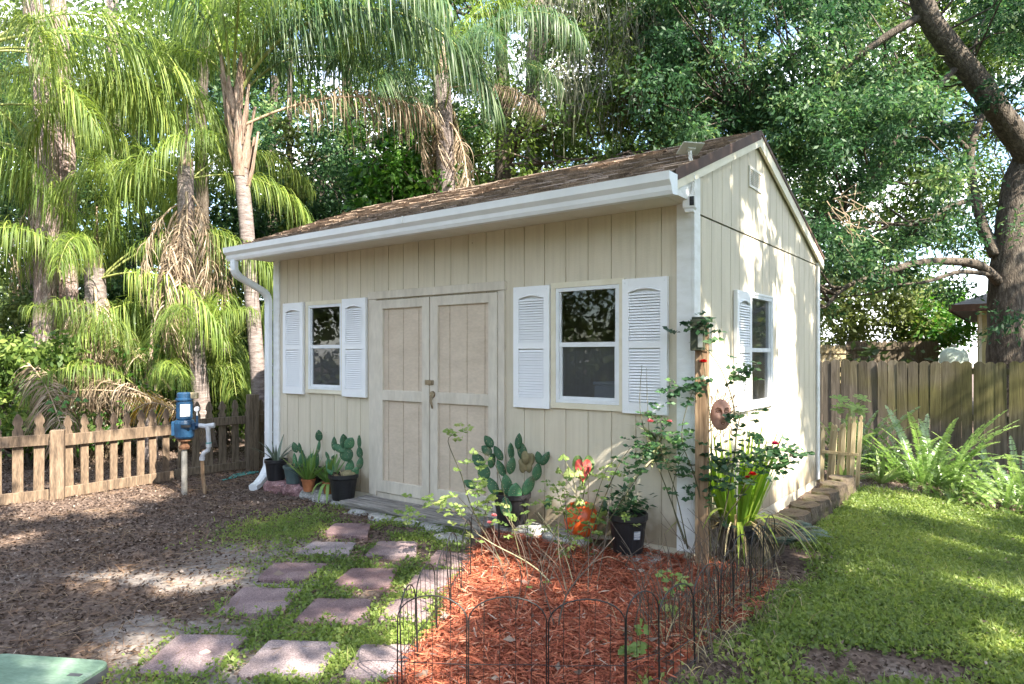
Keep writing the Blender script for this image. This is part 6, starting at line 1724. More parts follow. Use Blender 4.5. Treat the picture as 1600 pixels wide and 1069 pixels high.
def fern(loc, n, label, r_, seed, sc=1.0):
    t = thing('sword_fern', loc, label, 'fern', 0.0, 'sword ferns by the board fence')
    rg = random.Random(seed)
    for k in range(n):
        o = bpy.data.objects.new('frond', rg.choice(FM)); col.objects.link(o); o.parent = t
        a = rg.uniform(0, 6.28); q = r_ * rg.random() ** .5
        o.location = (q * math.cos(a), q * math.sin(a), 0); o.rotation_euler = (rg.gauss(0, .15), rg.gauss(0, .1), a + rg.gauss(0, .5)); s_ = sc * rg.uniform(0.75, 1.15); o.scale = (s_, s_, s_)
    return t
def gp(x, y): return Vector((x, y, float(tz(x, y))))
fern(gp(5.05, 8.35), 95, 'large sunlit sword fern in the middle of the board fence', 0.35, 1, 1.12)
fern(gp(6.15, 8.3), 70, 'sword fern cut off by the right edge of the picture', 0.35, 2, 1.0)
fern(gp(4.45, 9.0), 45, 'sword fern arching left behind the papaya seedling', 0.22, 3, 1.0)
fern(gp(5.6, 7.85), 50, 'low sword fern in front of the largest fern', 0.3, 4, 0.62)
fern(gp(5.0, 7.75), 30, 'small fern at the edge of the leaf mulch left of the low fern', 0.2, 5, 0.5)
def strap(loc, n, L, lab, seed):
    t = thing('strap_plant', loc, lab, 'plant', 0, 'strap-leaved plants at the edge of the leaf mulch')
    blade_obj('leaf', LM['fern'], t, n, L, (0.035, 0.055), (0.35, 1.4), (0.2, 1.2), 0.03, 0.0, seg=6, tint=(0.45, 1.0), wprof=[0.5, 0.8, 1, 1, 0.9, 0.6, 0.08], seed=seed)
strap(gp(4.28, 7.95), 16, (0.28, 0.46), 'strap-leaved plant with upright wavy leaves in front of the ferns', 21)
strap(gp(3.92, 8.15), 14, (0.28, 0.5), 'strap-leaved plant at the foot of the papaya seedling', 22)
strap(gp(3.75, 7.75), 4, (0.25, 0.35), 'single low arching strap leaf beside the stake panel', 23)
pb = gp(4.12, 8.25)
t = thing('papaya_seedling', pb, 'young papaya with a bare yellow stem and pale lobed leaves', 'papaya')
mb = MB(); mb.tube(smooth_pts([(0.02, 0, -0.02), (-0.02, 0, 0.3), (-0.06, 0, 0.6), (-0.05, 0, 0.84)]), [0.020, 0.02, 0.019, 0.018, 0.018, 0.017, 0.016, 0.016, 0.015, 0.015, 0.014, 0.013, 0.012], 8); mb.build('stem', M['palestem'], t, smooth=True)
for k, (dx, dy, dz, sc_) in enumerate(((-0.17, -0.05, 0.10, 1.0), (0.17, -0.03, 0.11, 1.0), (0.02, -0.14, 0.0, 1.1), (-0.10, 0.12, 0.02, 0.8), (0.12, -0.10, -0.06, 0.9), (-0.20, -0.08, -0.04, .7))):
    c = Vector((-0.05 + dx, dy, 0.84 + dz)); mb = MB(); mb.tube([(-0.05, 0, 0.82), c], 0.004, 5); lf = mb.build('leaf_stalk', M['palestem'], t)
    mb = MB(); n = 7
    tilt = Vector((dx * 0.7, dy - 0.35, 1)).normalized()
    s_ = tilt.cross(Vector((0, 1, 0))).normalized(); u_ = s_.cross(tilt)
    for j in range(n):
        a = math.atan2(dy, dx) + (j - 3) * 0.62; L_ = (0.15 - 0.012 * abs(j - 3)) * sc_
        def at(aa, rr): return c + (s_ * math.cos(aa) + u_ * -math.sin(aa)) * rr
        mb.ct = random.uniform(0.3, 0.8)
        mb.add([c, at(a - 0.30, L_ * 0.45), at(a - 0.22, L_ * 0.62), at(a - 0.25, L_ * .82), at(a, L_), at(a + 0.25, L_ * .82), at(a + 0.22, L_ * 0.62), at(a + 0.30, L_ * 0.45)], [(0, 1, 2, 3, 4, 5, 6, 7)])
    mb.build('leaf', LM['light'], t)

# ------------------------------------------------------------------ trees
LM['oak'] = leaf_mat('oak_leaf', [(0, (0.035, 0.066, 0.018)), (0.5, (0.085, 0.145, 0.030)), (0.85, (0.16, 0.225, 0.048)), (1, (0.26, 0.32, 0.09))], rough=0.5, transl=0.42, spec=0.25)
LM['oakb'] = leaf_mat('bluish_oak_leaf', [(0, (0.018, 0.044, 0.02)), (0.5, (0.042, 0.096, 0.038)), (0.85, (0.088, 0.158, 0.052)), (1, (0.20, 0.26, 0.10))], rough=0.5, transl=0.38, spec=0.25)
LM['shrub'] = leaf_mat('bright_shrub_leaf', [(0, (0.03, 0.10, 0.015)), (0.5, (0.07, 0.18, 0.025)), (1, (0.16, 0.28, 0.05))], rough=0.35, transl=0.4, spec=0.5)
LM['far'] = leaf_mat('distant_leaf', [(0, (0.04, 0.066, 0.022)), (0.5, (0.10, 0.15, 0.042)), (1, (0.21, 0.25, 0.08))], rough=0.5, transl=0.3)
LM['farlit'] = leaf_mat('yellow_green_leaf', [(0, (0.07, 0.10, 0.025)), (0.5, (0.15, 0.19, 0.05)), (1, (0.27, 0.29, 0.11))], rough=0.5, transl=0.4)
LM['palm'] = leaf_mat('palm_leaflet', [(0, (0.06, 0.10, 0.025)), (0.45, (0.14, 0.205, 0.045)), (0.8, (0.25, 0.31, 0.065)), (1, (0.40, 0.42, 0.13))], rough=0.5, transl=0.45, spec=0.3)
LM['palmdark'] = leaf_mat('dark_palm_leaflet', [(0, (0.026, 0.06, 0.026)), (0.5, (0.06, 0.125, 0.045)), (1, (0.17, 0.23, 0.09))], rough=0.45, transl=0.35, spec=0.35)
LM['deadpalm'] = leaf_mat('dead_palm_leaflet', [(0, (0.11, 0.078, 0.05)), (0.5, (0.27, 0.20, 0.135)), (1, (0.48, 0.39, 0.29))], rough=0.75, transl=0.15, spec=0.2)
LM['moss'] = leaf_mat('grey_hanging_moss', [(0, (0.09, 0.10, 0.065)), (1, (0.28, 0.28, 0.20))], rough=0.9, transl=0.2, spec=0.1)
M['oakbark'] = pmat('oak_bark', [(0.3, (0.035, 0.028, 0.021)), (0.5, (0.09, 0.071, 0.055)), (0.7, (0.175, 0.147, 0.117)), (0.85, (0.21, 0.20, 0.165))], 5, 0.9, 1.0, 16, (4, 4, 1), dist=0.03, fine=(30, 0.3))
M['pinebark'] = pmat('pine_bark', [(0.3, (0.14, 0.092, 0.078)), (0.5, (0.34, 0.25, 0.225)), (0.7, (0.50, 0.41, 0.38))], 6, 0.9, 1.0, 14, (5, 5, 1.2), dist=0.03, fine=(24, 0.3))
M['palmbark'] = pmat('ringed_palm_bark', [(0.3, (0.085, 0.066, 0.060)), (0.5, (0.185, 0.15, 0.138)), (0.72, (0.29, 0.245, 0.228))], 4, 0.85, 0.7, 14, (2, 2, 9), dist=0.012, fine=(24, 0.2))
M['boot'] = pmat('palm_leaf_base', [(0.3, (0.13, 0.08, 0.055)), (0.5, (0.26, 0.185, 0.14)), (0.75, (0.40, 0.32, 0.26))], 4, 0.8, 0.5, 18, (6, 6, 0.8), fine=(30, 0.2))
M['rachis'] = pmat('green_palm_rachis', [(0.3, (0.16, 0.19, 0.05)), (0.7, (0.30, 0.32, 0.11))], 6, 0.5, 0.1, 30)
M['deadrachis'] = pmat('dry_palm_rachis', [(0.3, (0.22, 0.15, 0.09)), (0.7, (0.44, 0.34, 0.23))], 6, 0.7, 0.2, 30)

def crown(name, mat, parent, C, rad, n, L, Wd, iv, droop=0.35, flat=0.7, tintv=0.22, seed=0):
    """leaf clumps: centres C (k,3), radius rad (k,), n leaves each"""
    rg = np.random.default_rng(seed)
    k = len(C); rad = np.broadcast_to(rad, (k,))
    N = k * n
    off = rg.normal(0, 1, (N, 3)); off = off / np.maximum(np.linalg.norm(off, axis=1, keepdims=True), 1e-6) * (rg.random((N, 1)) ** 0.55)
    # twig structure: leaves gather on a handful of sprays inside each clump
    sp = rg.normal(0, 1, (k, 9, 3)); sp = sp / np.linalg.norm(sp, axis=2, keepdims=True)
    pick = rg.integers(0, 9, N); ci = np.repeat(np.arange(k), n)
    s_ = sp[ci, pick] * rg.uniform(0.25, 1.0, (N, 1)) + rg.normal(0, 0.14, (N, 3))
    off = np.where(rg.random((N, 1)) < 0.8, s_, off)
    off[:, 2] *= flat
    Pn = C[ci] + off * rad[ci][:, None] + np.array(iv)
    D_ = off * 0.8 + rg.normal(0, 0.6, (N, 3)); D_[:, 2] -= droop
    base = np.clip(rg.normal(0.45, 0.17, k), 0, 1)
    t = np.clip(base[ci] + rg.normal(0, tintv, N), 0, 1)
    sz = rg.uniform(0.5, 1.45, N)
    V_, F_ = leaves_arr(Pn, D_, L * sz, Wd * sz, 0.12)
    return mesh_np(name, V_, F_, t, mat, parent)

def img_clumps(n, x0, x1, y0, y1, Y0, Y1, seed, dens=None, behind=True):
    """clump centres spread through a volume of the wood behind the yard"""
    rg = np.random.default_rng(seed); out = []
    while len(out) < n:
        px, py, Y = rg.uniform(x0, x1), rg.uniform(y0, y1), rg.uniform(Y0, Y1)
        if dens is not None and rg.random() > dens(px, py): continue
        p = P(px, py, Y)
        lx, ly = LOC(p.x, p.y)
        if behind and lx < 0.7 and lx > -5.6 and ly < 4.3: continue
        if p.z < 0.3: continue
        out.append(tuple(p))
    return np.array(out)

def limb(parent, name, pts, r0, r1, mat, iv, n=9, sub=5):
    pp = smooth_pts([P(*q) if len(q) == 3 else Vector(q[:3]) for q in pts], sub); m_ = len(pp)
    rr = [(r0 + (r1 - r0) * i / (m_ - 1)) * random.uniform(0.95, 1.05) for i in range(m_)]
    mb = MB(); mb.tube([p + Vector(iv) for p in pp], rr, n)
    return mb.build(name, mat, parent, smooth=True)

def twigs(parent, C, iv, tips, mat, frac=0.5, seed=0, r=0.012):
    """branches running from the limbs out to the clump centres"""
    rg = random.Random(seed); mb = MB(); T = [Vector(t) for t in tips]
    for c in C:
        if rg.random() > frac: continue
        c = Vector(c); a = min(T, key=lambda t: (t - c).length + abs(rg.gauss(0, .5)))
        m_ = a.lerp(c, 0.5) + Vector((rg.gauss(0, .15), rg.gauss(0, .15), rg.gauss(0.1, .15)))
        mb.tube([p + Vector(iv) for p in (a, m_, c)], [r * 2.0, r * 1.3, r * 0.5], 5)
    return mb.build('branches', mat, parent, smooth=True)

def tree(name, base, label, cat, trunks, limbs, clumps, leafmat, n, L, Wd, bark, seed, rad=(0.35, 0.6), group=None, frac=0.5, droop=0.35):
    t = thing(name, base, label, cat, 0.0, group); iv = -Vector(base)
    tips = []
    for pts, r0, r1 in trunks: limb(t, 'trunk', pts, r0, r1, bark, iv, 14); tips += [P(*q) for q in pts[1:]]
    for pts, r0, r1 in limbs: limb(t, 'limb', pts, r0, r1, bark, iv); tips += smooth_pts([P(*q) for q in pts[1:]], 3)
    rg = np.random.default_rng(seed)
    if len(clumps):
        crown('crown', leafmat, t, clumps, rg.uniform(rad[0], rad[1], len(clumps)), n, L, Wd, iv, droop, seed=seed)
        twigs(t, clumps, iv, tips, bark, frac, seed)
    return t

def hole(px, py, cx, cy, rx, ry): return ((px - cx) / rx) ** 2 + ((py - cy) / ry) ** 2 < 1
# --- big live oak beyond the fence on the right
OAKL = [(1574, 700), (1574, 480), (1592, 290), (1612, 235), (1575, 195), (1530, 130), (1482, 70), (1448, 20), (1420, -60)]
OAKB = [(1560, 440), (1530, 415), (1480, 408), (1430, 412), (1370, 430)]
OAKU = [(1556, 400), (1535, 350), (1520, 290), (1518, 230)]
def near_limb(px, py):
    for L_, w in ((OAKL, 72), (OAKB, 12), (OAKU, 30)):
        for (x0, y0), (x1, y1) in zip(L_[:-1], L_[1:]):
            t = max(0, min(1, ((px - x0) * (x1 - x0) + (py - y0) * (y1 - y0)) / ((x1 - x0) ** 2 + (y1 - y0) ** 2)))
            if math.hypot(px - x0 - t * (x1 - x0), py - y0 - t * (y1 - y0)) < w: return True
    return False
def d_oak(px, py):
    if hole(px, py, 1385, 508, 130, 72): return 0.0
    if py > 505: return 0.0
    if hole(px, py, 1390, 75, 45, 35) or hole(px, py, 1350, 330, 40, 40) or hole(px, py, 1150, 90, 35, 30) or hole(px, py, 1420, 300, 35, 60): return 0.12
    if near_limb(px, py): return 0.015
    if px > 1450 and py > 330: return 0.5
    if py > 430: return 0.45
    return 1.0
oc = img_clumps(480, 1020, 1680, -120, 505, 10.4, 15.0, 5, d_oak)
ob = P(1578, 700, 12.6); ob.z = -0.45
tree('oak_tree', ob, 'massive live oak with a dark leaning trunk beyond the right board fence', 'tree',
  [([(1574, 740, 12.6), (1574, 600, 12.6), (1574, 480, 12.6), (1580, 380, 12.6), (1592, 290, 12.6), (1612, 235, 12.6), (1640, 150, 12.7), (1670, 0, 12.8)], 0.34, 0.22)],
  [([(1622, 262, 12.5), (1575, 195, 12.3), (1530, 130, 12.1), (1482, 70, 11.9), (1448, 20, 11.7), (1420, -60, 11.5)], 0.23, 0.16), ([(1560, 440, 12.5), (1530, 415, 12.2), (1480, 408, 11.9), (1430, 412, 11.6), (1370, 430, 11.4), (1320, 450, 11.2), (1290, 480, 11.1)], 0.095, 0.025),
   ([(1556, 400, 12.6), (1535, 350, 12.8), (1520, 290, 13.0), (1518, 230, 13.2), (1540, 170, 13.4)], 0.11, 0.05), ([(1556, 430, 12.4), (1500, 425, 12.0), (1450, 440, 11.8), (1400, 445, 11.6)], 0.05, 0.015), ([(1525, 310, 13), (1480, 325, 12.8), (1440, 350, 12.6), (1400, 350, 12.4)], 0.06, 0.02),
   ([(1450, 20, 11.7), (1380, 60, 11.8), (1300, 120, 12.0), (1220, 170, 12.2), (1160, 190, 12.4)], 0.08, 0.02), ([(1500, 100, 12), (1420, 190, 12), (1360, 280, 12), (1310, 340, 12)], 0.06, 0.02), ([(1518, 240, 13.2), (1470, 190, 13.3), (1430, 160, 13.4)], 0.05, 0.02)],
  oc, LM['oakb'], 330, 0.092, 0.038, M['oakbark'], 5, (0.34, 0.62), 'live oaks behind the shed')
tree('oak_tree', Vector((*P(1690, 640, 17.5).xy, -0.3)), 'second oak standing further back behind the big leaning limb', 'tree', [([(1690, 640, 17.5), (1680, 300, 17.5), (1660, 0, 17.5)], 0.25, 0.14)], [([(1680, 320, 17.5), (1560, 200, 17.3), (1450, 120, 17)], 0.08, 0.03)], img_clumps(270, 1310, 1720, -120, 395, 15.2, 18.5, 145), LM['oak'], 230, 0.11, 0.046, M['oakbark'], 145, (0.45, 0.75), 'live oaks behind the shed', frac=0.25)
# bare grey twigs by the shed's rear eave
t = thing('dead_branch', P(1330, 350, 11.0), 'pale leafless branch hanging right of the shed eave', 'branch'); iv = -Vector(t.location)
for k in range(13):
    mb = MB(); a = (1295 + random.uniform(-5, 30), 330 + random.uniform(-25, 25), 10.9); b_ = (a[0] + random.uniform(10, 45), a[1] + random.uniform(-20, 50), 10.8); c_ = (b_[0] + random.uniform(-10, 35), b_[1] + random.uniform(0, 50), 10.7)
    mb.tube([P(1350, 300, 11.2) + iv] * (k == 0) + [P(*q) + iv for q in (a, b_, c_)], [0.012] * (k == 0) + [0.011, 0.007, 0.003], 5); mb.build('twig', M['deadrachis'], t)

# --- oaks behind the middle of the shed
def d_mid(px, py):
    for h_ in ((905, 105, 22, 16), (860, 160, 26, 22), (770, 95, 22, 26), (1060, 215, 30, 14), (930, 210, 35, 22), (700, 25, 25, 15), (1110, 60, 18, 30)):
        if hole(px, py, *h_): return 0.10
    return 1.0
mc = img_clumps(330, 690, 1130, -120, 330, 11.6, 16.0, 6, d_mid)
tree('oak_tree', Vector((*P(785, 600, 13.5).xy, 0.0)), 'forked dark oak rising behind the middle of the shed roof', 'tree',
  [([(785, 590, 13.5), (787, 400, 13.5), (786, 280, 13.5), (788, 200, 13.5), (786, 130, 13.5), (783, 60, 13.5), (790, -60, 13.5)], 0.20, 0.11)],
  [([(787, 262, 13.5), (812, 205, 13.3), (830, 130, 13.1), (850, 60, 13.0), (862, -40, 12.9)], 0.12, 0.08), ([(835, 105, 13.1), (880, 70, 12.8), (930, 48, 12.6), (1000, 48, 12.4)], 0.05, 0.015), ([(798, 230, 13.4), (830, 205, 12.9), (890, 188, 12.6), (950, 160, 12.4), (1010, 140, 12.2)], 0.06, 0.02),
   ([(786, 110, 13.5), (765, 115, 13.2), (768, 160, 13.1), (780, 205, 13.3)], 0.06, 0.04), ([(783, 20, 13.5), (740, 25, 13.6), (700, 15, 13.7)], 0.05, 0.02), ([(800, 258, 13), (850, 255, 12.6), (920, 247, 12.4), (980, 240, 12.2)], 0.04, 0.012)],
  mc, LM['oak'], 250, 0.09, 0.036, M['oakbark'], 6, (0.34, 0.60), 'live oaks behind the shed')
bc = img_clumps(80, 880, 1100, -60, 330, 13, 18, 16)
tree('pine_tree', Vector((*P(833, 600, 15.0).xy, 0.0)), 'straight pinkish pine trunk just right of the forked oak', 'tree', [([(833, 590, 15), (834, 300, 15), (833, 120, 15), (838, 0, 15), (842, -200, 15)], 0.19, 0.15)], [], bc, LM['oak'], 240, 0.11, 0.042, M['pinebark'], 17, frac=0.2)
tree('pine_tree', Vector((*P(692, 600, 16.0).xy, 0.0)), 'pine trunk rising behind the hanging palm leaves left of the forked oak', 'tree', [([(700, 590, 16), (694, 300, 16), (692, 120, 16), (689, 0, 16), (688, -200, 16)], 0.17, 0.14)], [], img_clumps(50, 560, 720, -120, 60, 14, 18, 18), LM['oak'], 240, 0.11, 0.042, M['pinebark'], 18, frac=0.2)
# hanging moss
def d_ms(px, py): return math.exp(-((px - 935) / 55) ** 2) + 0.25
rg = np.random.default_rng(31)
hc = img_clumps(40, 850, 1020, -40, 170, 11.6, 13, 33, d_ms)
t = thing('hanging_moss', Vector(hc.mean(0)), 'grey-green moss hanging in strands from the oak branches above the roof', 'moss'); 
n = 42; B = np.repeat(hc, n, 0) + rg.normal(0, 1, (len(hc) * n, 3)) * [0.28, 0.25, 0.22] - np.array(t.location)
D_ = rg.normal(0, 0.35, (len(B), 3)) + [0, 0, -1.0]
V_, F_, ix = blades_arr(B, D_, rg.uniform(0.25, 0.9, len(B)), rg.uniform(0.010, 0.022, len(B)), 0.5, 4, 0.8, [0.5, 1, 1, 0.8, 0.2])
mesh_np('strands', V_, F_, rg.uniform(0, 1, len(B))[ix], LM['moss'], t)

# --- pines at the left
for (pts, r0, r1, lab, nc, sd) in (([(66, 640, 10.3), (72, 420, 10.3), (76, 270, 10.3), (66, 150, 10.3), (54, 40, 10.3), (44, -120, 10.3)], 0.155, 0.125, 'pink-brown pine trunk at the far left leaning slightly left', 0, 41), ([(112, 640, 10.7), (106, 400, 10.7), (103, 240, 10.7), (97, 120, 10.7), (90, 0, 10.7), (84, -150, 10.7)], 0.135, 0.115, 'second pink-brown pine trunk from the left edge', 0, 42), ([(182, 620, 18.0), (178, 300, 18.0), (176, 100, 18.0), (174, -150, 18.0)], 0.16, 0.13, 'pale distant pine trunk third from the left edge', 0, 43)):
    tree('pine_tree', Vector((*P(*pts[0]).xy, 0.0)), lab, 'tree', [(pts, r0, r1)], [], [], None, 0, 0, 0, M['pinebark'], sd, group='pine trunks at the left')
tree('oak_tree', Vector((*P(318, 640, 12.5).xy, 0)), 'slim dark oak trunk with vines behind the dead-skirted palm', 'tree', [([(322, 640, 12.5), (318, 420, 12.5), (316, 300, 12.5), (314, 180, 12.5), (320, 60, 12.5), (330, -80, 12.5)], 0.13, 0.09)], [],
     img_clumps(26, 215, 330, -140, 40, 11.5, 14, 44), LM['oak'], 200, 0.10, 0.04, M['oakbark'], 44, frac=0.4)
# --- dark trees filling in behind the shed's left half, bright shrub in front of them
def d_lw(px, py):
    if hole(px, py, 310, 225, 48, 62): return 0.0
    if hole(px, py, 572, 196, 28, 14): return 0.0
    if hole(px, py, 238, 40, 30, 35) or hole(px, py, 420, 210, 20, 25): return 0.15
    return 1.0
tree('oak_tree', Vector((*P(440, 620, 14.5).xy, 0)), 'dense dark green tree behind the left half of the shed', 'tree', [([(425, 620, 14.5), (425, 400, 14.5), (422, 260, 14.5), (430, 120, 14.5)], 0.16, 0.08)], [([(424, 330, 14.5), (480, 260, 14.3), (560, 230, 14.2)], 0.05, 0.02)],
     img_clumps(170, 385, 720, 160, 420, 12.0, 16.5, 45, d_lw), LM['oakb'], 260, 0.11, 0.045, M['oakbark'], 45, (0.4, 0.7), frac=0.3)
tree('oak_tree', Vector((*P(540, 620, 16.5).xy, 0)), 'tall green tree showing above the hanging palm leaves', 'tree', [([(545, 620, 16.5), (548, 300, 16.5), (540, 60, 16.5), (545, -100, 16.5)], 0.18, 0.10)], [],
     img_clumps(130, 380, 720, -140, 180, 14.5, 18, 46, d_lw), LM['oak'], 240, 0.12, 0.05, M['oakbark'], 46, (0.45, 0.8), frac=0.3)
sc_ = np.concatenate([img_clumps(22, 575, 665, 205, 300, 11.4, 12.2, 47), img_clumps(14, 590, 700, 265, 350, 11.4, 12.2, 48), img_clumps(7, 545, 620, 300, 345, 11.5, 12.0, 49)])
tree('shrub_tree', Vector((*P(630, 600, 11.9).xy, 0)), 'bright green young tree in front of the dark trees behind the roof', 'tree', [([(632, 600, 11.9), (628, 400, 11.9), (625, 260, 11.9)], 0.05, 0.02)], [], sc_, LM['shrub'], 110, 0.13, 0.062, M['oakbark'], 49, (0.25, 0.4), frac=0.7)
vn = img_clumps(26, 435, 475, 190, 400, 11.8, 12.2, 50)
tree('vine_tree', Vector((*P(455, 620, 12.2).xy, 0)), 'thin trunk wrapped in yellow-green vines right of the tall palm', 'tree', [([(455, 620, 12.2), (456, 380, 12.2), (452, 200, 12.2), (455, 40, 12.2)], 0.06, 0.04)], [], vn, LM['farlit'], 90, 0.08, 0.045, M['oakbark'], 50, (0.14, 0.26), frac=0.2)

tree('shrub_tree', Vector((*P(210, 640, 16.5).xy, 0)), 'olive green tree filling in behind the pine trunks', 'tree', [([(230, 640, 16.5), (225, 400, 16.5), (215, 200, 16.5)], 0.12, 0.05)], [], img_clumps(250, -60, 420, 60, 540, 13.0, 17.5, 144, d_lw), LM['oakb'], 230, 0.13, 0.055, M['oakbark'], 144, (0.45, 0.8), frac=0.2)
# --- distant wood all round, sunlit bushes beyond the far fence
def woods(n, seed, r0, r1, zmax, a0, a1, skip=True):
    rg = np.random.default_rng(seed); out = []
    while len(out) < n:
        a = rg.uniform(a0, a1); r_ = rg.uniform(r0, r1); z = rg.uniform(0.2, zmax) 
        x, y = r_ * math.sin(a), r_ * math.cos(a)
        if skip and y > 1:
            px = 800 + FPX * x / y; py = YH - FPX * (z - H) / y
            if hole(px, py, 308, 225, 52, 70) or hole(px, py, 1365, 500, 150, 75): continue
            if 1440 < px < 1640 and py > 420: continue
            if rg.random() > 0.8 - 0.68 * max(0, min(1, (330 - py) / 260)) and 380 < px < 1330: continue
        out.append((x, y, z))
    return np.array(out)
wc = woods(900, 51, 19, 30, 15, -0.95, 0.95)
for bc_ in ((11.3, 23.0, 1.8), (14.0, 23.0, 1.8)):
    w_ = wc - np.array(bc_); t_ = w_ @ np.array(sdir)
    wc = wc[~((np.linalg.norm(w_ - t_[:, None] * np.array(sdir), axis=1) < 3.6) & (t_ > 1.0))]
rg = np.random.default_rng(52)
o = crown('far_woods', LM['far'], None, wc, rg.uniform(0.8, 1.5, len(wc)), 150, 0.24, 0.11, (0, 0, 0), seed=53); tag(o, 'far wood of mixed trees behind everything', 'woods', kind='stuff')
wc = woods(1100, 54, 14, 26, 10, 1.0, 2 * math.pi - 1.0, False)
wc = wc[~((wc[:, 0] * sdir.x + wc[:, 1] * sdir.y > 4) & (wc[:, 2] > 4.5))]
o = crown('woods_around', LM['far'], None, wc, rg.uniform(1.0, 1.8, len(wc)), 230, 0.27, 0.14, (0, 0, 0), seed=55); tag(o, 'wood around the rest of the yard behind the viewer', 'woods', kind='stuff')
for (x0, x1, y0, y1, lab, sd, nn) in ((1275, 1450, 425, 540, 'sunlit yellow-green bush beyond the far pale fence', 61, 60), (1430, 1520, 440, 545, 'sunlit bush left of the neighbour house', 62, 26)):
    c = img_clumps(nn, x0, x1, y0, y1, 22.0, 24.0, sd)
    t = thing('sunlit_bush', (c[:, 0].mean(), 24.0, -0.4), lab, 'bush')
    crown('foliage', LM['farlit'] if sd == 61 else LM['shrub'], t, c, np.full(nn, 0.75), 170, 0.17, 0.08, -Vector(t.location), seed=sd)
    mb = MB()
    for k in range(5): mb.tube([(random.uniform(-.3, .3), 0, 0), (random.uniform(-1, 1), 0, 1.2), (random.uniform(-1.8, 1.8), 0, 2.4)], [0.05, 0.03, 0.015], 6)
    mb.build('stems', M['oakbark'], t)

# ------------------------------------------------------------------ queen palms
def frond_mesh(L_, e0, bend, ll, lw, droop, mats, n=85, start=0.2, seed=0, tint=(0.2, 0.8), pw=1.25, r0=0.022, twist=0.25):
    rg = np.random.default_rng(seed); K = 60
    q = np.linspace(0, 1, K); ang = e0 - bend * q ** pw
    pts = np.concatenate([[[0, 0]], np.cumsum(np.stack([np.cos(ang), np.sin(ang)], 1) * L_ / K, 0)])
    ti = np.repeat(np.linspace(start, 0.995, n), 2); ti = np.clip(ti + rg.normal(0, 0.004, len(ti)), start, 0.995); idx = (ti * K).astype(int)
    sd = np.tile([1.0, -1.0], n)
    base = np.stack([pts[idx, 0], np.zeros(2 * n), pts[idx, 1]], 1)
    aa = ang[np.minimum(idx, K - 1)]
    T = np.stack([np.cos(aa), np.zeros(2 * n), np.sin(aa)], 1); N_ = np.stack([-T[:, 2], np.zeros(2 * n), T[:, 0]], 1)
    S_ = np.stack([np.zeros(2 * n), sd, np.zeros(2 * n)], 1)
    D_ = T * 0.55 + S_ * rg.uniform(0.5, 1.0, (2 * n, 1)) + N_ * rg.normal(0.25, 0.45, (2 * n, 1)) + rg.normal(0, 0.1, (2 * n, 3))
    prof = np.clip(np.sin(np.clip((ti - start) / (1 - start) * 0.85 + 0.12, 0, 1) * math.pi) ** 0.5, 0.25, 1)
    Ln = ll * prof * rg.uniform(0.55, 1.2, 2 * n)
    V1, F1, ix = blades_arr(base, D_, Ln, lw * rg.uniform(.8, 1.2, 2 * n), droop * rg.uniform(0.75, 1.3, 2 * n), 6, twist, [0.45, 0.9, 1.0, 0.9, 0.7, 0.4, 0.05])
    t1 = np.clip(rg.uniform(tint[0], tint[1], 2 * n), 0, 1)[ix]
    mb = MB(); st = list(range(0, K + 1, 4)); mb.tube([(pts[i, 0], 0, pts[i, 1]) for i in st], [r0 * (1 - 0.85 * i / K) for i in st], 6)
    V2 = np.array([tuple(v) for v in mb.v]); F2 = np.array([f for f in mb.f if len(f) == 4]) + len(V1)
    o = mesh_np('frond', np.concatenate([V1, V2]), np.concatenate([F1, F2]), np.concatenate([t1, np.full(len(F2), .5)]), mats, None, np.concatenate([np.zeros(len(F1), 'i'), np.ones(len(F2), 'i')]))
    me = o.data; bpy.data.objects.remove(o); return me
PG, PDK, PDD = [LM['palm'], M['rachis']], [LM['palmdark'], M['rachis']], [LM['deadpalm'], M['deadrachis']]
FR = {
 'bigarch': frond_mesh(4.1, 1.02, 2.75, 1.0, 0.017, 4.6, PG, 180, 0.20, 71, (0.35, 1.0), 1.1, 0.030),
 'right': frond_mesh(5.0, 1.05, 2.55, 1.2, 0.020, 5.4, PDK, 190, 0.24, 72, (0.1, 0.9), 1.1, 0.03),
 'mid': frond_mesh(3.6, 0.85, 1.9, 1.0, 0.0155, 5.2, PG, 150, 0.2, 73, (0.1, 0.8)),
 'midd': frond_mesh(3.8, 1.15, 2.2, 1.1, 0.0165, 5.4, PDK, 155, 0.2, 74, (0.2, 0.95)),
 'up': frond_mesh(3.8, 1.42, 1.6, 1.05, 0.0155, 5.0, PG, 150, 0.2, 75, (0.15, 0.75)),
 'low': frond_mesh(3.2, 0.25, 1.5, 1.0, 0.0155, 5.2, PG, 150, 0.2, 76, (0.2, 0.9)),
 'dead': frond_mesh(3.0, 0.55, 0.95, 0.85, 0.020, 5.0, PDD, 95, 0.28, 77, (0.1, 0.9), 1.3, 0.022, 0.6),
 'skirt': frond_mesh(1.9, -0.55, 1.0, 0.55, 0.018, 4.0, PDD, 60, 0.1, 78, (0.1, 1.0), 0.6, 0.02, 0.6),
 'skirt2': frond_mesh(2.3, -0.2, 1.4, 0.6, 0.018, 4.0, PDD, 60, 0.15, 79, (0.2, 1.0), 0.5, 0.022, 0.6),
}
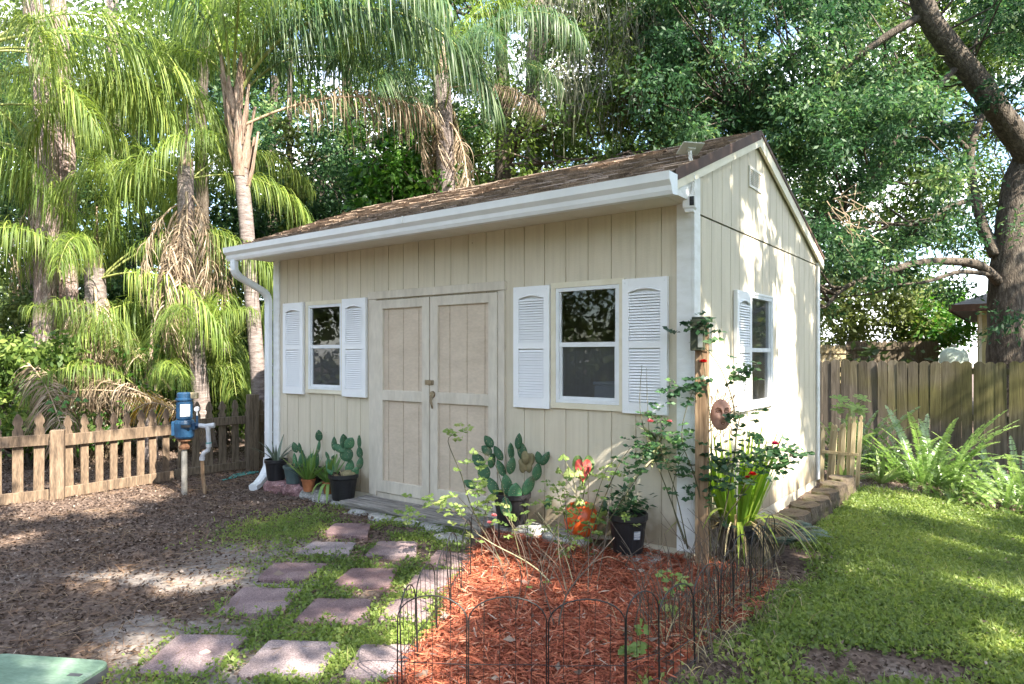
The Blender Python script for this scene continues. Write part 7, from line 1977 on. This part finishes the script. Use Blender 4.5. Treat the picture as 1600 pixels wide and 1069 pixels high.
def palm(base, trunk, r0, r1, crown_z, label, fronds, boots=True, skirt=0, seed=1, bark='palmbark'):
    t = thing('queen_palm', base, label, 'palm', 0.0, 'queen palms at the left'); iv = -Vector(base); rg = random.Random(seed)
    pp = smooth_pts([P(*q) + iv for q in trunk], 6); m_ = len(pp)
    mb = MB(); rr = [r0 + (r1 - r0) * i / (m_ - 1) for i in range(m_)]
    rr[0] *= 1.35; rr[1] *= 1.15
    mb.tube(pp, rr, 14); mb.build('trunk', M[bark], t, smooth=True)
    top = pp[-1]
    if not boots: MB().tube([top - Vector((0, 0, .02)), top + Vector((0, 0, .12)), top + Vector((0.02, 0, .35)), top + Vector((0.03, 0, .9))], [r1 * 0.99, r1 * 0.75, r1 * 0.32, 0.008], 10).build('spear', M['boot'], t, smooth=True)
    if boots:
        for k in range(22):
            a = k * 2.4; q = k / 22; z = top.z - 1.45 + 1.4 * q; i = min(range(m_), key=lambda j: abs(pp[j].z - z)); c = pp[i]
            d = Vector((math.cos(a), math.sin(a), 0)); mb = MB(); w = 0.085
            r_ = r1 + 0.02
            pts = [c + d * (r_ * 0.75), c + d * (r_ + 0.03) + Vector((0, 0, 0.25)), c + d * (r_ + 0.05 + 0.06 * rg.random()) + Vector((0, 0, 0.55 + 0.25 * rg.random()))]
            s_ = Vector((-math.sin(a), math.cos(a), 0)); vs = []
            for p_, ww in zip(pts, (w, w * 0.75, w * 0.22)):
                vs += [p_ - s_ * ww, p_ + d * 0.02, p_ + s_ * ww, p_ - d * 0.02]
            mb.add(vs, [(i_ * 4 + k_, i_ * 4 + (k_ + 1) % 4, i_ * 4 + 4 + (k_ + 1) % 4, i_ * 4 + 4 + k_) for i_ in range(2) for k_ in range(4)] + [(8, 9, 10, 11)])
            mb.build('leaf_base', M['boot'], t)
    for f in fronds:
        key, az, sc_ = f[0], f[1], f[2]
        o = bpy.data.objects.new('frond', FR[key]); col.objects.link(o); o.parent = t
        o.location = top + Vector((0.08 * math.cos(R(az)), 0.08 * math.sin(R(az)), f[3] if len(f) > 3 else -0.15)); o.rotation_euler = (rg.gauss(0, .08), R(f[4]) if len(f) > 4 else rg.gauss(0, .06), R(az)); o.scale = (sc_,) * 3
    for k in range(skirt):
        o = bpy.data.objects.new('dead_frond', FR[rg.choice(['skirt', 'skirt', 'skirt2'])]); col.objects.link(o); o.parent = t
        az = rg.uniform(0, 360); o.location = top + Vector((0.1 * math.cos(R(az)), 0.1 * math.sin(R(az)), -0.25 - 0.9 * rg.random())); o.rotation_euler = (rg.gauss(0, .1), R(rg.uniform(10, 38)), R(az)); s_ = rg.uniform(0.65, 1.05); o.scale = (s_, s_, s_)
    return t
def gb(px, Y): p = P(px, 600, Y); return Vector((p.x, p.y, 0.0))
palm(gb(410, 9.9), [(410, 716, 9.9), (403, 590, 9.9), (393, 460, 9.9), (384, 340, 9.9), (374, 250, 9.9), (368, 190, 9.9), (364, 140, 9.9)], 0.105, 0.098, 0, 'tall queen palm whose ringed trunk stands just left of the shed',
     [('bigarch', 186, 1.0, -0.75), ('right', 2, 1.0, -0.1), ('dead', 8, 1.0, -0.55), ('up', 250, 1.0), ('up', 120, 1.0), ('midd', 40, 1.0), ('mid', 300, 0.95, 0.15), ('midd', 225, 0.8, 0.2), ('up', 20, 1.0), ('up', 150, 0.9), ('midd', 350, 1.08, 0.1), ('midd', 12, 0.95, 0.05), ('mid', 150, 0.9, 0.1), ('up', 320, 1.1)], seed=2)
palm(gb(-60, 9.2), [(-60, 730, 9.2), (-58, 500, 9.2), (-52, 250, 9.2), (-45, 110, 9.2), (-42, 60, 9.2)], 0.15, 0.12, 0, 'queen palm just outside the left edge with its fronds hanging into the picture',
     [('low', 15, 0.95), ('mid', 320, 0.9), ('low', 330, 0.8), ('mid', 40, 0.9), ('low', 50, 0.9), ('mid', 285, 1.0), ('low', 8, 1.1, -0.1), ('low', 340, 0.8, -0.7), ('low', 25, 0.8, -0.9)], seed=3)
palm(gb(150, 9.9), [(150, 700, 9.9), (152, 560, 9.9), (150, 470, 9.9), (148, 420, 9.9)], 0.16, 0.13, 0, 'short queen palm with a ragged brown skirt behind the picket fence',
     [('mid', 0, 0.85), ('mid', 30, 0.9), ('low', 345, 0.8), ('mid', 200, 0.9), ('up', 80, 0.9), ('up', 230, 0.8), ('up', 340, 0.85), ('mid', 160, 0.9), ('mid', 120, 0.9), ('mid', 250, 0.6), ('mid', 290, 0.6), ('up', 300, 0.6), ('up', 200, 0.7)], boots=False, skirt=34, seed=4)
palm(gb(296, 9.75), [(322, 700, 9.75), (308, 560, 9.75), (296, 440, 9.75), (291, 340, 9.75), (290, 262, 9.75)], 0.12, 0.11, 0, 'queen palm with a long shaggy skirt of dead fronds left of the tall palm',
     [('low', 20, 0.6), ('low', 200, 0.55), ('mid', 100, 0.7), ('low', 120, 0.6), ('mid', 40, .6)], boots=False, skirt=20, seed=5)
palm(gb(350, 11.6), [(352, 690, 11.6), (350, 600, 11.6), (350, 520, 11.6)], 0.12, 0.11, 0, 'young queen palm with low fronds in the shade behind the well pump',
     [('mid', k * 47 + 10, 0.75 + 0.05 * (k % 3)) for k in range(9)] + [('low', k * 90 + 25, 0.8) for k in range(4)], boots=False, seed=6)
palm(gb(235, 9.6), [(235, 720, 9.6), (234, 660, 9.6), (234, 600, 9.6)], 0.10, 0.09, 0, 'small yellow-green palm directly behind the sunlit picket panel',
     [('up', k * 51, 0.55) for k in range(7)] + [('mid', k * 72 + 25, 0.5) for k in range(5)], boots=False, seed=7)
palm(gb(700, 11.4), [(702, 600, 11.4), (700, 400, 11.4), (696, 260, 11.4), (690, 120, 11.4)], 0.16, 0.15, 0, 'palm with a drooping grey-brown skirt behind the left part of the roof ridge',
     [('midd', 190, 0.85), ('midd', 340, 0.8), ('dead', 350, 0.6, -0.2, 25), ('midd', 90, 0.8), ('midd', 260, 0.7), ('up', 30, 0.8), ('up', 150, .7), ('mid', 225, .6), ('midd', 300, .7, -0.7), ('midd', 215, .65, -0.9), ('up', 270, .6), ('midd', 0, .65, -0.6), ('midd', 250, .6, -1.1)], boots=False, skirt=10, seed=8)

palm(gb(60, 11.8), [(56, 690, 11.8), (58, 500, 11.8), (62, 330, 11.8), (64, 230, 11.8)], 0.13, 0.12, 0, 'queen palm half hidden among the pine trunks at the far left',
     [(('mid', 'low', 'mid', 'up')[k % 4], k * 41 + 7, 0.95 + 0.06 * (k % 3), -0.1 * (k % 4)) for k in range(9)], boots=False, skirt=12, seed=9)
# ------------------------------------------------------------------ undergrowth behind the picket fence
def drythatch(loc, az, tilt, sc_, lab):
    t = thing('fallen_frond', loc, lab, 'dead frond', R(az), 'fallen palm fronds behind the picket fence')
    o = bpy.data.objects.new('dead_leaflets', FR['dead']); col.objects.link(o); o.parent = t; o.rotation_euler = (0, R(tilt), 0); o.scale = (sc_,) * 3
    return t
drythatch(P(270, 640, 8.7), 168, 4, 0.75, 'dry brown fallen frond with a pale stalk ending left of the pump')
drythatch(P(268, 610, 9.3), 160, -12, 0.72, 'dry fallen frond propped up behind the first one')
drythatch(P(30, 560, 9.0), 320, 40, 0.75, 'dry fallen frond hanging at the left edge above the pickets')
drythatch(P(120, 610, 8.8), 15, 30, 0.6, 'dry fallen frond lying behind the middle pickets')
for (px0, px1, py0, py1, Y0, Y1, nn, lf, lab, sd) in ((-40, 110, 540, 720, 8.6, 10.2, 60, 'oak', 'dark leafy bush behind the picket fence at the left edge', 81), (100, 250, 560, 720, 9.4, 11, 40, 'shrub', 'green bush low behind the sunlit pickets', 82), (250, 420, 560, 700, 10.4, 12.5, 60, 'oak', 'dark undergrowth behind the shaded picket fence', 83), (-80, 130, 430, 580, 11, 13, 60, 'far', 'dense olive shrub behind the palms at the left edge', 84), (180, 420, 430, 590, 12.5, 15, 70, 'oakb', 'dark green thicket between the palm trunks', 85)):
    c = img_clumps(nn, px0, px1, py0, py1, Y0, Y1, sd)
    t = thing('leafy_bush', (c[:, 0].mean(), c[:, 1].mean(), 0.0), lab, 'bush', 0, 'bushes behind the picket fence'); iv = -Vector(t.location)
    crown('foliage', LM[lf], t, c, np.random.default_rng(sd).uniform(0.25, 0.5, nn), 120, 0.10, 0.045, iv, seed=sd)
    mb = MB()
    for k in range(9): a = random.choice(list(c)); mb.tube([(random.uniform(-.4, .4), random.uniform(-.3, .3), 0.0), (Vector(a) + iv) * 0.6 + Vector((0, 0, .1)), Vector(a) + iv], [0.022, 0.014, 0.006], 5)
    mb.build('stems', M['oakbark'], t)
# orange dying palmetto leaf by the pump, vine leaves on the pickets
t = thing('yellow_frond', P(265, 650, 8.4), 'yellow-orange dying frond leaning beside the pump', 'frond'); rg = np.random.default_rng(90)
q = np.linspace(0, 1, 34); B = np.stack([-0.55 * q + 0.1, 0 * q, 0.28 * np.sin(q * 2.0) + 0.05 - 0.25 * q], 1); B = np.repeat(B, 2, 0)
D_ = np.tile([[-0.6, 0.1, 0.7], [-0.5, -0.2, -0.9]], (34, 1)) + rg.normal(0, .15, (68, 3))
V_, F_, ix = blades_arr(B, D_, 0.26, 0.013, 1.0, 4, 0.3)
LM['yellow'] = leaf_mat('yellowing_leaflet', [(0, (0.26, 0.14, 0.02)), (1, (0.50, 0.33, 0.06))], transl=0.3)
mesh_np('leaflets', V_, F_, rg.uniform(0, 1, 68)[ix], LM['yellow'], t)
mb = MB(); mb.tube([tuple(b_) for b_ in B[::6]], 0.006, 5); mb.build('rachis', M['deadrachis'], t)
t = thing('vine_plant', P(95, 625, 7.6), 'light green heart-leaved vine above the pickets at the left', 'vine'); rg = np.random.default_rng(91)
for (px, py) in ((100, 608), (88, 622), (98, 634), (80, 640), (103, 628), (120, 624), (132, 625), (92, 645), (112, 612), (76, 628)):
    c = P(px, py, 7.6 + rg.uniform(-.2, .2)) - Vector(t.location); mb = MB(); heart(mb, c, 0.07, 0.07, (rg.normal(0, .3), -1, 0.6), (rg.normal(0, .3), 0, -1)); mb.t = [rg.uniform(.2, .7)] * len(mb.t); mb.build('leaf', LM['shrub'], t, smooth=True)
mb = MB(); mb.tube(smooth_pts([P(q[0], q[1], 7.65) - Vector(t.location) for q in ((92, 720), (86, 660), (100, 625), (130, 622))]), 0.004, 5); mb.build('stem', M['stem'], t, smooth=True)

# ------------------------------------------------------------------ trees on the sunny side of the yard: they shade it
S3 = np.array(sdir)
LIT = []     # (point on a surface, radius) where the sun gets through a gap in the leaves
def lit(p, r_): LIT.append((np.array(p, float), r_))
def litS(ly, z, r_): x, y = W2(0, ly); lit((x, y, z), r_)
def litG(px, py, r_): lit(G(px, py), r_)
for ly, z, r_ in ((2.2, 0.55, 0.42), (2.55, 0.95, 0.36), (2.2, 1.35, 0.30), (2.75, 0.4, 0.25), (1.95, 0.9, 0.3), (2.55, 1.75, 0.22), (2.0, 1.95, 0.16), (1.35, 2.25, 0.15), (1.05, 2.55, 0.13), (0.45, 1.65, 0.13), (0.85, 1.45, 0.13), (1.55, 2.9, 0.14), (2.4, 2.3, 0.13), (0.95, 0.9, 0.16), (1.2, 0.6, 0.2), (0.5, 1.0, 0.2), (1.45, 0.8, 0.25), (2.0, 2.6, 0.12), (3.4, 1.9, 0.08)): litS(ly, z, r_)
for px, py, r_ in ((1330, 783, 0.34), (1400, 790, 0.40), (1470, 795, 0.40), (1540, 797, 0.42), (1600, 792, 0.4), (1560, 870, 0.16), (1590, 930, 0.2), (1450, 905, 0.12), (1330, 900, 0.10), (1545, 1010, 0.16), (1470, 850, 0.12), (1590, 850, 0.16)): litG(px, py, r_)
for px, py, Y, r_ in ((1390, 700, 8.2, 0.38), (1450, 720, 8.3, 0.4), (1510, 720, 8.3, 0.42), (1570, 730, 8.2, 0.4), (1480, 770, 8.0, 0.35), (1310, 700, 7.8, 0.22)): lit(P(px, py, Y), r_)
for px, py, r_ in ((250, 905, 0.22), (180, 905, 0.26), (330, 910, 0.2), (150, 792, 0.30), (60, 800, 0.35), (240, 775, 0.25), (30, 845, 0.2), (275, 1045, 0.09), (330, 1025, 0.10), (480, 1045, 0.14), (420, 1055, 0.10), (600, 1050, 0.14), (555, 968, 0.10), (570, 915, 0.10), (640, 925, 0.09), (690, 915, 0.22), (740, 880, 0.2), (650, 985, 0.12), (520, 835, 0.12), (100, 1040, 0.15), (230, 985, 0.13), (660, 1040, 0.12), (720, 950, 0.10), (790, 900, 0.14), (690, 1050, 0.12)): litG(px, py, r_)
for px, py, Y, r_ in ((120, 720, 7.2, 0.35), (180, 715, 7.4, 0.35), (240, 700, 7.8, 0.3), (285, 700, 7.2, 0.12), (60, 720, 6.8, 0.25), (950, 690, 5.0, 0.14), (905, 790, 5.1, 0.2), (970, 760, 5.0, 0.2), (1030, 625, 4.9, 0.06), (1010, 690, 4.85, 0.12), (1160, 760, 4.8, 0.25), (1210, 740, 4.7, 0.2), (690, 790, 4.8, 0.12), (935, 820, 5.1, 0.1)): lit(P(px, py, Y), r_)
for lx, y in ((-4.3, 0.2), (-3.7, 0.6), (-3.0, 0.9), (-2.4, 0.4), (-1.2, 1.0), (-4.0, 1.2)): x_, y_ = W2(lx, y); lit((x_, y_, roof_z(y)), 0.35)
LP_ = np.array([l_[0] for l_ in LIT]); LR_ = np.array([l_[1] for l_ in LIT])
rg = np.random.default_rng(101)
cl = []
while len(cl) < 5000:
    g = np.array([rg.uniform(-7.0, 8.0), rg.uniform(0.5, 11.8), 0.0])
    if g[1] > 9.4 and g[0] < 3.4: continue
    lx, ly = LOC(g[0], g[1])
    h = rg.uniform(5.4, 12.0)
    c = g + S3 * (h / S3[2])
    if c[1] > 4.5 or c[2] > 9.0 or c[2] < H + 0.6 * c[1] + 1.0: continue
    if -1.2 < c[0] < 1.2 and c[1] > -0.5 and h < 5: continue
    # distance of each gap line from this clump
    w = c - LP_; t_ = w @ S3; dist = np.linalg.norm(w - t_[:, None] * S3, axis=1)
    if np.any(dist < LR_ * 0.95 + 0.10): continue
    cl.append(c)
cl = np.array(cl)
tb = [((9.2, -3.4), 'tall oak outside the picture on the right that shades the lawn'), ((3.6, -6.2), 'tall oak behind the viewer that shades the garden bed'), ((-1.6, -7.2), 'tall oak behind the viewer that shades the bare soil')]
which = np.argmin(np.stack([np.hypot(cl[:, 0] - b_[0][0], cl[:, 1] - b_[0][1]) for b_ in tb]), 0)
for k, (b_, lab) in enumerate(tb):
    t = thing('shade_oak', (*b_, 0.0), lab, 'tree'); iv = -Vector(t.location); c = cl[which == k]
    mb = MB(); mb.tube(smooth_pts([(0, 0, -0.3), (0.05, 0.05, 2.0), (0.0, 0.2, 4.2), (-0.1, 0.5, 6.0), (0, 0.8, 8.0)]), [0.36 - 0.012 * i for i in range(17)], 14); mb.build('trunk', M['oakbark'], t, smooth=True)
    crown('crown', LM['oak'], t, c, np.random.default_rng(k).uniform(0.19, 0.28, len(c)), 70, 0.105, 0.06, iv, seed=110 + k)
    tips = [Vector(b_ + (z,)) + Vector((0, 0.5, 0)) for z in (4.5, 5.5, 6.5, 7.5)]
    twigs(t, c, iv, tips, M['oakbark'], 0.02, k, 0.009)
